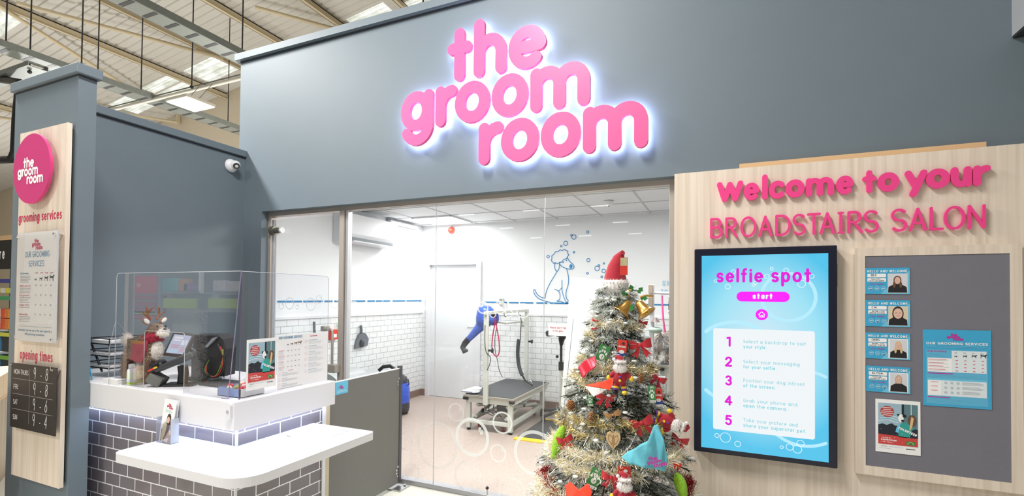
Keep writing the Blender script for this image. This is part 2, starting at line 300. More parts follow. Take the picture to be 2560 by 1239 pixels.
# ---------------------------------------------------------------- a rounded stroke alphabet (x-height 1)
A_ = arc
def S_(x, y, w_, h): r = h/4; return A_(x+w_/2, y+3*r, w_/2, r, 35, 270)[:-1]+A_(x+w_/2, y+r, w_/2, r, 90, -145)
G = {
 'a': (.86, [A_(.42, .5, .42, .5, 0, 360), [(.86, 1), (.86, 0)]]), 'b': (.86, [[(0, 1.55), (0, 0)], A_(.44, .5, .42, .5, 0, 360)]),
 'c': (.8, [A_(.47, .5, .47, .5, 48, 312)]), 'd': (.86, [A_(.42, .5, .42, .5, 0, 360), [(.86, 1.55), (.86, 0)]]),
 'e': (.9, [[(.05, .5), (.88, .53)], [(.9, .56)]+A_(.45, .5, .45, .5, 12, 312)]),
 'f': (.5, [A_(.48, 1.25, .3, .3, 90, 180)+[(.18, 0)], [(-.04, .95), (.44, .95)]]),
 'g': (.9, [A_(.42, .5, .42, .5, 0, 360), [(.9, 1), (.9, .05)]+A_(.45, 0, .45, .52, 0, -150)]),
 'h': (.8, [[(0, 1.55), (0, 0)], [(0, .5)]+A_(.4, .55, .4, .45, 170, 0)+[(.8, 0)]]), 'i': (0, [[(0, 1), (0, 0)], [(0, 1.38), (0, 1.41)]]),
 'j': (.15, [[(.15, 1), (.15, -.2)]+A_(-.1, -.2, .25, .3, 0, -70), [(.15, 1.38), (.15, 1.41)]]), 'k': (.7, [[(0, 1.55), (0, 0)], [(.65, 1), (.05, .45)], [(.2, .6), (.7, 0)]]),
 'l': (0, [[(0, 1.55), (0, 0)]]), 'm': (1.52, [[(0, 1), (0, 0)], [(0, .5)]+A_(.38, .6, .38, .4, 170, 0)+[(.76, 0)], [(.76, .5)]+A_(1.14, .6, .38, .4, 170, 0)+[(1.52, 0)]]),
 'n': (.8, [[(0, 1), (0, 0)], [(0, .5)]+A_(.4, .55, .4, .45, 170, 0)+[(.8, 0)]]), 'o': (.9, [A_(.45, .5, .45, .5, 0, 360)]),
 'p': (.86, [[(0, 1), (0, -.52)], A_(.44, .5, .42, .5, 0, 360)]), 'q': (.86, [A_(.42, .5, .42, .5, 0, 360), [(.86, 1), (.86, -.52)]]),
 'r': (.48, [[(0, 1), (0, 0)], [(0, .45)]+A_(.5, .45, .5, .53, 172, 92)]), 's': (.68, [S_(0, 0, .68, 1)]),
 't': (.55, [[(.27, 1.41), (.27, 0)], [(0, .93), (.55, .93)]]), 'u': (.8, [[(0, 1)]+A_(.4, .45, .4, .45, 180, 350)+[(.8, .45)], [(.8, 1), (.8, 0)]]),
 'v': (.8, [[(0, 1), (.4, 0), (.8, 1)]]), 'w': (1.2, [[(0, 1), (.3, 0), (.6, .95), (.9, 0), (1.2, 1)]]), 'x': (.75, [[(0, 1), (.75, 0)], [(.75, 1), (0, 0)]]),
 'y': (.82, [[(0, 1), (.41, .05)], [(.82, 1), (.25, -.5)]]), 'z': (.7, [[(0, 1), (.7, 1), (0, 0), (.7, 0)]]),
 'A': (1.1, [[(0, 0), (.55, 1.4), (1.1, 0)], [(.2, .45), (.9, .45)]]), 'B': (.85, [[(0, 0), (0, 1.4)], [(0, 1.4), (.4, 1.4)]+A_(.42, 1.08, .33, .32, 90, -90)+[(0, .76)], [(.4, .76)]+A_(.45, .38, .4, .38, 90, -90)+[(0, 0)]]),
 'C': (1.05, [A_(.62, .7, .62, .7, 48, 312)]), 'D': (1.05, [[(0, 0), (0, 1.4)], [(0, 1.4), (.35, 1.4)]+A_(.4, .7, .65, .7, 88, -88)+[(0, 0)]]),
 'E': (.75, [[(.75, 1.4), (0, 1.4), (0, 0), (.75, 0)], [(0, .72), (.65, .72)]]), 'F': (.72, [[(.72, 1.4), (0, 1.4), (0, 0)], [(0, .72), (.6, .72)]]),
 'G': (1.15, [A_(.62, .7, .62, .7, 48, 350), [(.65, .62), (1.22, .62)]]), 'H': (.95, [[(0, 0), (0, 1.4)], [(.95, 0), (.95, 1.4)], [(0, .7), (.95, .7)]]),
 'I': (0, [[(0, 0), (0, 1.4)]]), 'J': (.6, [[(.6, 1.4), (.6, .35)]+A_(.3, .35, .3, .35, 0, -160)]), 'K': (.85, [[(0, 0), (0, 1.4)], [(.85, 1.4), (0, .6)], [(.25, .82), (.9, 0)]]),
 'L': (.7, [[(0, 1.4), (0, 0), (.7, 0)]]), 'M': (1.2, [[(0, 0), (0, 1.4), (.6, .3), (1.2, 1.4), (1.2, 0)]]), 'N': (1, [[(0, 0), (0, 1.4), (1, 0), (1, 1.4)]]),
 'O': (1.3, [A_(.65, .7, .65, .7, 0, 360)]), 'P': (.8, [[(0, 0), (0, 1.4)], [(0, 1.4), (.4, 1.4)]+A_(.42, 1.03, .38, .37, 90, -90)+[(0, .66)]]),
 'Q': (1.3, [A_(.65, .7, .65, .7, 0, 360), [(.9, .3), (1.3, 0)]]), 'R': (.9, [[(0, 0), (0, 1.4)], [(0, 1.4), (.4, 1.4)]+A_(.42, 1.05, .38, .35, 90, -90)+[(0, .7)], [(.35, .7), (.9, 0)]]),
 'S': (.85, [S_(0, 0, .85, 1.4)]), 'T': (.95, [[(0, 1.4), (.95, 1.4)], [(.47, 1.4), (.47, 0)]]), 'U': (.95, [[(0, 1.4)]+A_(.47, .45, .47, .45, 180, 360)+[(.95, 1.4)]]),
 'V': (1, [[(0, 1.4), (.5, 0), (1, 1.4)]]), 'W': (1.5, [[(0, 1.4), (.36, 0), (.75, 1.35), (1.12, 0), (1.5, 1.4)]]), 'X': (.9, [[(0, 1.4), (.9, 0)], [(.9, 1.4), (0, 0)]]),
 'Y': (.9, [[(0, 1.4), (.45, .65), (.9, 1.4)], [(.45, .65), (.45, 0)]]), 'Z': (.85, [[(0, 1.4), (.85, 1.4), (0, 0), (.85, 0)]]),
 '1': (.35, [[(0, 1.3), (.35, 1.4), (.35, 0)]]), '2': (.8, [A_(.4, 1, .38, .4, 170, -35)+[(0, 0)], [(0, 0), (.8, 0)]]), '3': (.75, [A_(.36, 1.05, .34, .35, 150, -85), A_(.36, .36, .38, .36, 85, -150)]),
 '4': (.9, [[(.62, 0), (.62, 1.4), (0, .42), (.9, .42)]]), '5': (.78, [[(.7, 1.4), (.12, 1.4), (.06, .8)], A_(.36, .45, .4, .45, 135, -145)]),
 '6': (.8, [[(.55, 1.4), (.06, .62)], A_(.4, .42, .4, .42, 0, 360)]), '7': (.8, [[(0, 1.4), (.8, 1.4), (.25, 0)]]), '8': (.8, [A_(.4, 1.05, .33, .33, 0, 360), A_(.4, .37, .4, .37, 0, 360)]),
 '9': (.75, [A_(.36, 1, .36, .38, 0, 360), [(.73, 1.1), (.66, 0)]]), '0': (.85, [A_(.42, .7, .42, .7, 0, 360)]),
 '-': (.45, [[(0, .6), (.45, .6)]]), '.': (0, [[(0, 0), (0, .03)]]), "'": (0, [[(0, 1.5), (0, 1.2)]]), '!': (0, [[(0, 1.4), (0, .45)], [(0, 0), (0, .03)]]), '?': (.6, [A_(.3, 1.1, .3, .3, 170, -60)+[(.3, .45)], [(.3, 0), (.3, .03)]]), '+': (.6, [[(0, .6), (.6, .6)], [(.3, .9), (.3, .3)]]), '&': (.9, [[(.9, 0), (.1, 1.1)]+A_(.35, 1.1, .22, .25, 180, 0)+[(.1, .45)], A_(.38, .35, .36, .35, 150, 350)]),
}
def glyph(mb, fr, ch, x, y, s, w_, m, d=0, t=0, xs=1, slant=0):
    gw, st = G[ch]
    for i, p in enumerate(st): stroke(mb, fr, [(x+(a*xs+b*slant)*s, y+b*s) for a, b in p], w_, m, d+i*(.0004 if t else .00012), t)
def twidth(s, h, w_, xs=1, gap=None):
    sk = h-w_; gap = w_*1.15 if gap is None else gap; x = 0
    for ch in s: x += (.55*sk*xs+gap if ch == ' ' else G[ch][0]*sk*xs+w_+gap)
    return x-gap
def text(mb, fr, s, x, y, h, w_, m, d=.0006, t=0, xs=1, gap=None, al='l', slant=0, fit=None):
    """h = outer x-height, y = baseline"""
    sk = h-w_; gap = w_*1.15 if gap is None else gap
    if fit:
        a, b = twidth(s, h, w_, 1, gap), twidth(s, h, w_, 0, gap); xs = max(.2, (fit-b)/(a-b))
    W = twidth(s, h, w_, xs, gap); x = x-(W/2 if al == 'c' else W if al == 'r' else 0)
    for ch in s:
        if ch == ' ': x += .55*sk*xs+gap; continue
        glyph(mb, fr, ch, x+w_/2, y+w_/2, sk, w_, m, d, t, xs, slant); x += G[ch][0]*sk*xs+w_+gap
LOGO = [('t', -1.84, -1.635, 3.047), ('h', -1.62, -1.362, 3.047), ('e', -1.348, -1.068, 3.043), ('g', -2.248, -1.958, 2.731), ('r', -1.939, -1.756, 2.733),
        ('o', -1.772, -1.489, 2.729), ('o', -1.475, -1.197, 2.731), ('m', -1.182, -.766, 2.732), ('r', -1.573, -1.383, 2.413), ('o', -1.398, -1.116, 2.410),
        ('o', -1.104, -.825, 2.410), ('m', -.812, -.4, 2.413)]
def logo(mb, fr, cx, cy, width, m, d=.0006, t=0, w_=None):
    k = width/1.848; wd = (w_ or .085)*k
    for ch, x0, x1, z in LOGO:
        gw = G[ch][0]; sk = .302*k-wd; xs = ((x1-x0)*k-wd)/(gw*sk)
        glyph(mb, fr, ch, cx+(x0+1.324)*k+wd/2, cy+(z-3.04)*k+wd/2, sk, wd, m, d, t, xs)
def lines(mb, fr, x0, y0, x1, n, pitch, th, m, d=.0006, jag=.25):
    for i in range(n): rect(mb, fr, x0, y0-i*pitch-th, x1-(x1-x0)*R.random()*jag, y0-i*pitch, m, d)
# skinned bodies, fur
def skin(name, nodes, edges, sub=2, m=None, parent=None, root=0, loc=(0, 0, 0)):
    me = D.meshes.new(name); me.from_pydata([Vector(p)-Vector(loc) for p, r in nodes], edges, []); o = D.objects.new('tmp', me); COL.objects.link(o)
    o.modifiers.new('s', 'SKIN'); 
    for i, (p, r) in enumerate(nodes):
        r = (r, r) if not hasattr(r, '__len__') else r; me.skin_vertices[0].data[i].radius = r
        me.skin_vertices[0].data[i].use_root = (i == root)
    sb = o.modifiers.new('b', 'SUBSURF'); sb.levels = sub; sb.render_levels = sub
    dg = bpy.context.evaluated_depsgraph_get(); ev = o.evaluated_get(dg); nm = D.meshes.new_from_object(ev)
    D.objects.remove(o)
    for p in nm.polygons: p.use_smooth = True
    nm.materials.clear()
    if m: nm.materials.append(m)
    r = D.objects.new(name, nm); COL.objects.link(r)
    if parent: r.parent = parent
    else: r.location = loc
    return r
def fur(src, n, ln, m, name='fur', wd=.0012, droop=.3, colf=None, seed=3):
    """short tapering tufts rooted all over a mesh, in its own space"""
    rr = random.Random(seed); me = src.data; mb = MB(); P = [p for p in me.polygons if p.area > 0]; tot = sum(p.area for p in P); acc = []; a = 0
    for p in P: a += p.area; acc.append(a)
    import bisect
    for _ in range(n):
        p = P[min(len(P)-1, bisect.bisect(acc, rr.random()*tot))]; vs = [me.vertices[i].co for i in p.vertices]
        ws = [rr.random() for _ in vs]; s = sum(ws); c = Vector((0, 0, 0))
        for v, w_ in zip(vs, ws): c += v*(w_/s)
        d = (p.normal+Vector((rr.gauss(0, .35), rr.gauss(0, .35), rr.gauss(0, .35)-droop))).normalized()*ln*(.6+rr.random()*.8)
        sd = d.cross(Vector((rr.gauss(0, 1), rr.gauss(0, 1), rr.gauss(0, 1)))).normalized()*wd
        mb.add([c-sd, c+sd, c+d], [(0, 1, 2)], colf(c, rr) if colf else m)
    o = mb.build(name); o.parent = src.parent if src.parent else src
    return o
# ================================================================ THE SHELL
# shop floor, salon floor
def vinyl(name, c1, c2, sc):
    mt = mat(name, c1, .45, var=.03, vscale=3); nt = mt.node_tree; b = nt.nodes['Principled BSDF']
    tc = nt.nodes.new('ShaderNodeTexCoord'); v = nt.nodes.new('ShaderNodeTexNoise'); v.inputs['Scale'].default_value = sc; v.inputs['Detail'].default_value = 2
    nt.links.new(tc.outputs['Object'], v.inputs['Vector']); cr = nt.nodes.new('ShaderNodeValToRGB'); e = cr.color_ramp.elements
    e[0].position = .35; e[0].color = (*lin(c2), 1); e[1].position = .6; e[1].color = (*lin(c1), 1)
    nt.links.new(v.outputs[0], cr.inputs[0]); nt.links.new(cr.outputs[0], b.inputs['Base Color']); return mt
mb = MB(); box(mb, -30, -9, -.1, 8, 10.5, 0, vinyl('speckled_shop_vinyl', 'dddcd2', 'c9c8bc', 160)); struct('floor', mb)
mb = MB(); box(mb, -4.1, 3.22, .001, 2.2, 6.1, .004, vinyl('pinkish_salon_vinyl', 'b8a8a0', 'a8968d', 120)); struct('floor', mb)
# facade
mb = MB()
box(mb, -4.13, 3.1, 2.235, 2.6, 3.24, 3.66, SLATE); box(mb, -4.13, 3.1, 0, -3.82, 3.24, 2.235, SLATE); box(mb, -.24, 3.1, 0, 2.6, 3.24, 2.235, SLATE)
struct('wall_front', mb)
mb = MB(); box(mb, -4.165, 3.06, 3.665, 2.6, 3.28, 3.725, SLATE); box(mb, -4.13, 3.095, 3.65, 2.6, 3.24, 3.665, mat('painted_shadow_line', '3a4046', .8)); struct('trim_1', mb)  # dark strip paints in the shadow line below the coping
mb = MB(); box(mb, -4.16, 1.64, 0, -4.05, 3.1, 2.74, SLATE); struct('wall_left', mb)
mb = MB(); box(mb, -4.18, 1.62, 2.752, -4.025, 3.1, 2.81, SLATE, .004); box(mb, -4.16, 1.64, 2.74, -4.047, 3.1, 2.752, D.materials['painted_shadow_line']); struct('trim_2', mb)  # shade under the side wall coping, put in as a dark strip
mb = MB(); box(mb, 1.318, 2.0, 2.777, 2.6, 3.1, 4.3, mat('grey_bulkhead', '9a9ea3', .6)); box(mb, 1.32, 2.0, 2.765, 2.6, 3.098, 2.777, BLACK); struct('wall_bulkhead', mb)
# far shop walls
mb = MB(); box(mb, -31, 10.5, 0, 4, 10.7, 12, mat('far_wall_paint', 'cfc3ad', .7)); struct('wall_far', mb)
mb = MB(); box(mb, -31, -9, 0, -30.8, 10.5, 9, MATS['far_wall_paint']); struct('wall_far_left', mb)
# roof: corrugated sheet rising to the right, ribs running up the slope
SL = .1438
def zr(x): return 7.967+SL*(x+14.66)
ROOFM = mat('roof_sheet', 'cfccc6', .6, var=.03)
mb = MB(); vs = []; y = 1.5; ys = []
while y < 10.5: ys += [(y, 0), (y+.13, 0), (y+.15, .03), (y+.19, .03)]; y += .21
for yy, dz in ys: vs += [(-30.8, yy, zr(-30.8)+dz), (3, yy, zr(3)+dz)]
mb.add(vs, [(2*i, 2*i+2, 2*i+3, 2*i+1) for i in range(len(ys)-1)], ROOFM); struct('ceiling', mb)
# translucent rooflights set in the sheet
def skylight(x0, x1, y0, y1, label):
    t = thing('rooflight', label, 'skylight', ((x0+x1)/2, (y0+y1)/2, zr((x0+x1)/2)-.02))
    mb = MB(); n = 12
    for i in range(n):
        a, b = y0+(y1-y0)*i/n, y0+(y1-y0)*(i+1)/n; c = SKY[i % 3]
        mb.add([(x0, a, zr(x0)-.012), (x1, a, zr(x1)-.012), (x1, b, zr(x1)-.012), (x0, b, zr(x0)-.012)], [(0, 1, 2, 3)], c)
    mb.build('glazing', t)
    for yy in (y0, y1): mb = MB(); mb.add([(x0, yy-.015, zr(x0)-.02), (x1, yy-.015, zr(x1)-.02), (x1, yy+.015, zr(x1)-.02), (x0, yy+.015, zr(x0)-.02)], [(0, 1, 2, 3)], ROOFM); mb.build('flashing', t)
def skymat(name, s):
    mt = D.materials.new(name); mt.use_nodes = True; nt = mt.node_tree; b = nt.nodes['Principled BSDF']
    tc = nt.nodes.new('ShaderNodeTexCoord'); n = nt.nodes.new('ShaderNodeTexNoise'); n.inputs['Scale'].default_value = 2.5; n.inputs['Detail'].default_value = 6
    nt.links.new(tc.outputs['Object'], n.inputs['Vector']); cr = nt.nodes.new('ShaderNodeValToRGB'); e = cr.color_ramp.elements
    e[0].position = .3; e[0].color = (*lin('b9bda8'), 1); e[1].position = .62; e[1].color = (*lin('f4f6ee'), 1)
    nt.links.new(n.outputs[0], cr.inputs[0]); b.inputs['Base Color'].default_value = (.02, .02, .02, 1)
    nt.links.new(cr.outputs[0], b.inputs['Emission Color']); b.inputs['Emission Strength'].default_value = s; return mt
SKY = [skymat('rooflight_a', 1.25), skymat('rooflight_b', .95), skymat('rooflight_c', 1.1)]
skylight(-16.3, -14.7, 4.6, 5.75, 'weathered rooflight at the top left corner of the roof')
skylight(-13.9, -12.95, 4.6, 5.4, 'rooflight cut by the top edge, right of the corner one')
skylight(-16.2, -14.75, 8.85, 9.25, 'narrow rooflight strip above the strut, left of the large bright one')
skylight(-16.2, -14.75, 9.3, 9.75, 'rooflight strip directly in front of the strut, below the narrow one')
skylight(-14.4, -13.0, 8.95, 9.8, 'large bright rooflight touching the sign wall edge')
skylight(-17.9, -17.0, 8.85, 9.2, 'small lit rooflight just above the side wall coping')
skylight(-17.9, -17.0, 9.3, 9.72, 'small rooflight behind the long conduit near the side wall')
skylight(-9.05, -7.85, 9.75, 10.3, 'long bright rooflight seen over the sign wall top edge')
skylight(-7.45, -6.6, 10.05, 10.45, 'sliver of rooflight over the sign wall, furthest right')
# purlins
ORD = ['first', 'second', 'third', 'fourth', 'fifth', 'sixth', 'seventh', 'eighth', 'ninth', 'tenth']
for i in range(10):
    x = -20.0+1.8*i+.02; mb = MB(); z = zr(x)
    box(mb, x-.05, 1.5, z-.22, x-.035, 10.5, z-.02, BEIGE); box(mb, x-.05, 1.5, z-.22, x+.04, 10.5, z-.205, BEIGE); box(mb, x-.11, 1.5, z-.04, x-.035, 10.5, z-.02, BEIGE)
    yy = 1.8
    while yy < 10.4: box(mb, x-.16, yy, z-.05, x-.12, yy+.05, z-.01, DARKG); yy += .42
    tag(mb.build('purlin', loc=(x, 6, z)), 'beige steel roof purlin, %s from the left' % ORD[i], 'purlin', 'purlins under the roof')
# slanting round braces
def brace(p, q, label, r=.045):
    mb = MB(); cyl(mb, p, q, r, BEIGE, n=10); box(mb, q[0]-.05, q[1]-.04, q[2]-.05, q[0]+.05, q[1]+.04, q[2]+.3, BEIGE)
    tag(mb.build('roof_brace', loc=p), label, 'brace')
brace((-14.0, 5.2, 7.75), (-12.6, 8.85, 7.98), 'round beige roof brace sloping toward the large bright rooflight')
brace((-14.4, 4.9, 7.75), (-16.5, 9.6, 7.45), 'round beige roof brace crossing from the top left corner rooflight')
brace((-17.9, 8.5, 7.2), (-16.9, 10.4, 7.3), 'round beige roof brace behind the conduit, just above the side wall')
brace((-10.2, 8.0, 8.35), (-8.9, 10.2, 8.5), 'round beige roof brace seen above the sign wall edge')
brace((-21.5, 5.0, 6.7), (-19.5, 8.6, 6.9), 'round beige roof brace low at the left edge of the roof')
# cable trays
def tray(x, z, y0, y1, w_, label):
    t = thing('cable_tray', label, 'cable tray', (x, (y0+y1)/2, z)); mb = MB()
    box(mb, x-w_/2, y0, z, x+w_/2, y1, z+.008, GALV); 
    for s in (-1, 1): box(mb, x+s*w_/2-.006, y0, z, x+s*w_/2+.006, y1, z+.11, GALV)
    y = y0+.2
    while y < y1: box(mb, x-w_/2+.03, y, z-.004, x+w_/2-.03, y+.06, z-.001, DARKG); y += .3
    mb.build('channel', t); mb = MB()
    for k in range(4): tube(mb, [(x-.08+.05*k+.02*math.sin(i+k), y0+(y1-y0)*i/12, z+.06+.02*math.sin(i*1.7+k)) for i in range(13)], .014, BLACK if k % 2 else BEIGE, 6)
    mb.build('cables', t)
tray(-7.55, 5.5, 1.6, 10.4, .34, 'wide galvanised cable tray meeting the top of the sign wall')
tray(-10.95, 5.5, 1.6, 10.4, .36, 'galvanised cable tray passing behind the totem top')
t = thing('cable_tray', 'short galvanised tray branch bridging to the black cable drop', 'cable tray', (-11.9, 4.35, 5.45)); mb = MB()
box(mb, -12.9, 4.3, 5.45, -11.1, 4.56, 5.458, GALV); box(mb, -12.9, 4.29, 5.45, -11.1, 4.3, 5.53, GALV); box(mb, -12.9, 4.56, 5.45, -11.1, 4.57, 5.53, GALV); mb.build('channel', t)
mb = MB(); P = AY(45, 205, 4.3)
tube(mb, [(-12.5, 4.4, 5.5), (P.x-.05, 4.35, P.z+.02), AY(42, 300, 4.3), AY(38, 380, 4.3), AY(30, 398, 4.3), AY(0, 400, 4.3)], .07, BLACK, 8)
tag(mb.build('cable_bundle', loc=P), 'thick black cable bundle dropping beside the totem', 'cable')
# conduit with the LED panel under it
mb = MB(); cyl(mb, (-14.2, 6.14, 5.5), (-6.0, 6.14, 5.5), .035, mat('white_enamel', 'e8e4d8', .4)); cyl(mb, (-14.2, 6.14, 5.57), (-6, 6.14, 5.57), .012, GALV)
tag(mb.build('conduit', loc=(-9, 6.14, 5.5)), 'long white conduit rail crossing above the side wall', 'conduit')
t = thing('high_bay_light', 'glowing square LED high bay lamp above the side wall coping', 'lamp', (-9.08, 5.83, 5.03))
mb = MB(); box(mb, -9.4, 5.55, 5.03, -8.8, 6.1, 5.09, MATS['white_enamel'], .01); mb.build('housing', t)
mb = MB(); box(mb, -9.38, 5.57, 5.018, -8.82, 6.08, 5.032, mat('lamp_glow', 'f4f8ff', emit=9)); mb.build('diffuser', t)
for sx in (-9.3, -8.9): mb = MB(); cyl(mb, (sx, 5.83, 5.09), (sx, 6.1, 5.5), .006, GALV, n=5); mb.build('hanger', t)
# suspension wires
for wi, (x, y0, y1, Y) in enumerate(((18, 0, 108, 3.9), (79, 0, 178, 4.4), (208, 0, 160, 4.9), (247, 90, 176, 5.6), (357, 42, 232, 6.1), (484, 0, 216, 5.9), (608, 5, 130, 5.6), (573, 150, 318, 8.2), (1058, 0, 14, 6.0))):
    a, b = AY(x, y1, Y), AY(x, y0, Y); zt = zr(b.x); mb = MB()
    cyl(mb, (b.x, Y, a.z), (b.x, Y, zt), .012, DARKG, n=5); ell(mb, (b.x, Y, a.z), .035, DARKG, n=6, k=5)
    tag(mb.build('suspension_wire', loc=(b.x, Y, a.z)), 'thin dark suspension wire under the roof, %s from the left' % ORD[(0, 1, 2, 3, 4, 5, 7, 6, 8)[wi]], 'wire', 'suspension wires under the roof')

# ---------------------------------------------------------------- salon shell
TILEW = brick('white_metro_tile', 'eceeef', 'a9adb2', .15, .0715, .0028, 0, 1.225, .2, var=.02)
mb = MB(); box(mb, -4.2, 3.24, 0, -4.1, 6.2, 2.6, WALLW); struct('wall_salon_left', mb)
mb = MB(); box(mb, -4.1, 6.1, 0, -3.96, 6.2, 2.6, WALLW); box(mb, -3.96, 6.1, 1.945, -3.15, 6.2, 2.6, WALLW); box(mb, -3.15, 6.1, 0, 2.2, 6.2, 2.6, WALLW); struct('wall_salon_back', mb)
mb = MB(); box(mb, 1.6, 3.24, 0, 1.7, 6.1, 2.6, WALLW); struct('wall_salon_right', mb)
mb = MB(); box(mb, -4.2, 3.2, 2.53, 2.2, 6.2, 2.6, mat('ceiling_tile', 'e9eaec', .8, bump=.2, bscale=300)); struct('ceiling', mb)
mb = MB(); CG = mat('ceiling_grid', 'c9cbcf', .6)
x = -4.1+.33
while x < 2.1: box(mb, x-.009, 3.25, 2.524, x+.009, 6.1, 2.531, CG); x += .6
y = 3.56
while y < 6.1: box(mb, -4.1, y-.009, 2.524, 2.2, y+.009, 2.531, CG); y += .6
struct('trim_3', mb)
mb = MB(); box(mb, -4.1, 3.26, .1, -4.088, 6.1, 1.225, TILEW); box(mb, -3.09, 6.088, .1, 1.6, 6.1, 1.225, TILEW); box(mb, -4.1, 6.088, .1, -4.0, 6.1, 1.225, TILEW); struct('wall_tiling', mb)
mb = MB(); box(mb, -4.1, 3.26, 1.225, -4.075, 6.1, 1.25, WHITE); box(mb, -3.09, 6.075, 1.225, 1.6, 6.1, 1.25, WHITE); struct('trim_4', mb)
SK = mat('coved_skirting', '8a7268', .5)
mb = MB(); box(mb, -4.1, 3.26, .003, -4.07, 6.1, .1, SK, .004); struct('baseboard_left', mb)
mb = MB(); box(mb, -3.09, 6.065, .003, 1.6, 6.1, .1, SK, .004); box(mb, -4.07, 6.065, .003, -4.0, 6.1, .1, SK); struct('baseboard_back', mb)
mb = MB(); x = 3.3
while x < 6.05:
    l = R.uniform(.1, .42); box(mb, -4.1, x, 1.402, -4.094, min(x+l, 6.09), 1.42, BLUEL); x += l+R.uniform(.02, .05)
struct('trim_5', mb)
mb = MB(); x = -3.05
while x < 1.5:
    l = R.uniform(.1, .4); box(mb, x, 6.094, 1.394, min(x+l, 1.58), 6.1, 1.412, BLUEL); x += l+R.uniform(.02, .05)
struct('trim_6', mb)
# back door
t = D.objects.new('door_2', None); COL.objects.link(t); t.location = (-3.55, 6.1, 0); t['kind'] = 'structure'
mb = MB(); box(mb, -3.96, 6.112, .006, -3.15, 6.16, 1.945, mat('door_white', 'e3e5e8', .5)); mb.build('door_leaf', t)
mb = MB()
for a, b in ((-4.0, -3.95), (-3.16, -3.09)): box(mb, a, 6.06, 0, b, 6.1115, 1.9395, WHITE)
box(mb, -4.0, 6.06, 1.94, -3.09, 6.0995, 1.99, WHITE); mb.build('door_frame', t)
mb = MB(); box(mb, -3.19, 6.09, .98, -3.17, 6.115, 1.08, STEEL, .003); cyl(mb, (-3.2, 6.08, 1.04), (-3.3, 6.08, 1.04), .009, STEEL); mb.build('door_handle', t)
# ---------------------------------------------------------------- glazing
FRM = mat('bronze_grey_frame', 'b3aaa1', .45, metal=.3, var=.02)
mb = MB(); box(mb, -3.82, 3.17, 2.2, -.24, 3.24, 2.235, FRM); box(mb, -3.82, 3.17, 0, -3.785, 3.24, 2.2, FRM, .003)
box(mb, -.285, 3.17, 0, -.24, 3.24, 2.2, FRM, .003); struct('trim_7', mb)
mb = MB(); box(mb, -2.962, 3.16, 0, -2.915, 3.24, 2.2, FRM, .003); box(mb, -2.91, 3.18, 0, -2.885, 3.23, 2.2, mat('pale_frame', 'd0d0d4', .4, metal=.4), .002); struct('trim_8', mb)
mb = MB(); box(mb, -2.885, 3.17, 0, -.285, 3.24, .035, mat('track', 'a9a9ad', .4, metal=.5), .004); struct('trim_9', mb)
PX = [-2.885, -2.022, -1.128, -.285]
for i in range(3):
    mb = MB(); box(mb, PX[i]+.001, 3.2, .03, PX[i+1]-.001, 3.21, 2.2, GLASS)
    tag(mb.build('window_%d' % (i+1)), kind='structure')
mb = MB()
for x in PX[1:3]: box(mb, x-.0025, 3.196, .035, x+.0025, 3.2, 2.2, MATS['pale_frame'])
struct('trim_10', mb)
# glass door with its fittings
t = D.objects.new('door_1', None); COL.objects.link(t); t.location = (-3.37, 3.2, 0); t['kind'] = 'structure'
mb = MB(); box(mb, -3.765, 3.2, .01, -2.975, 3.21, 2.17, GLASS); mb.build('glass_leaf', t)
mb = MB(); box(mb, -3.782, 3.195, .01, -3.765, 3.215, 2.17, ACRE); mb.build('edge_seal', t)
mb = MB(); cyl(mb, (-3.77, 3.17, 2.065), (-3.72, 3.17, 2.065), .042, mat('bronze_fitting', '77746a', .35, metal=.6)); cyl(mb, (-3.72, 3.17, 2.065), (-3.655, 3.17, 2.065), .026, MATS['bronze_fitting']); cyl(mb, (-3.655, 3.17, 2.065), (-3.635, 3.17, 2.065), .027, WHITE); mb.build('stay_bracket', t)
mb = MB(); box(mb, -3.125, 3.13, 1.17, -3.085, 3.2, 1.215, ALU, .004); tube(mb, [(-3.105, 3.14, 1.19), (-3.02, 3.14, 1.19), (-3.0, 3.14, 1.18), (-3.0, 3.14, .87)], .011, ALU, 8); mb.build('pull_handle', t)
mb = MB(); box(mb, -3.03, 3.1, .83, -2.93, 3.165, .9, ALU, .006); cyl(mb, (-3.03, 3.12, .885), (-3.1, 3.12, .885), .006, DARKG); mb.build('lock_box', t)
mb = MB(); cyl(mb, AY(1218, 1236, 3.12), AY(1218, 1221, 3.12), .006, ALU); ell(mb, AY(1218, 1219, 3.12), .012, BLACK)
tag(mb.build('door_stop', loc=AY(1218, 1236, 3.12)), 'small black-capped steel pin standing in front of the glass', 'door stop')
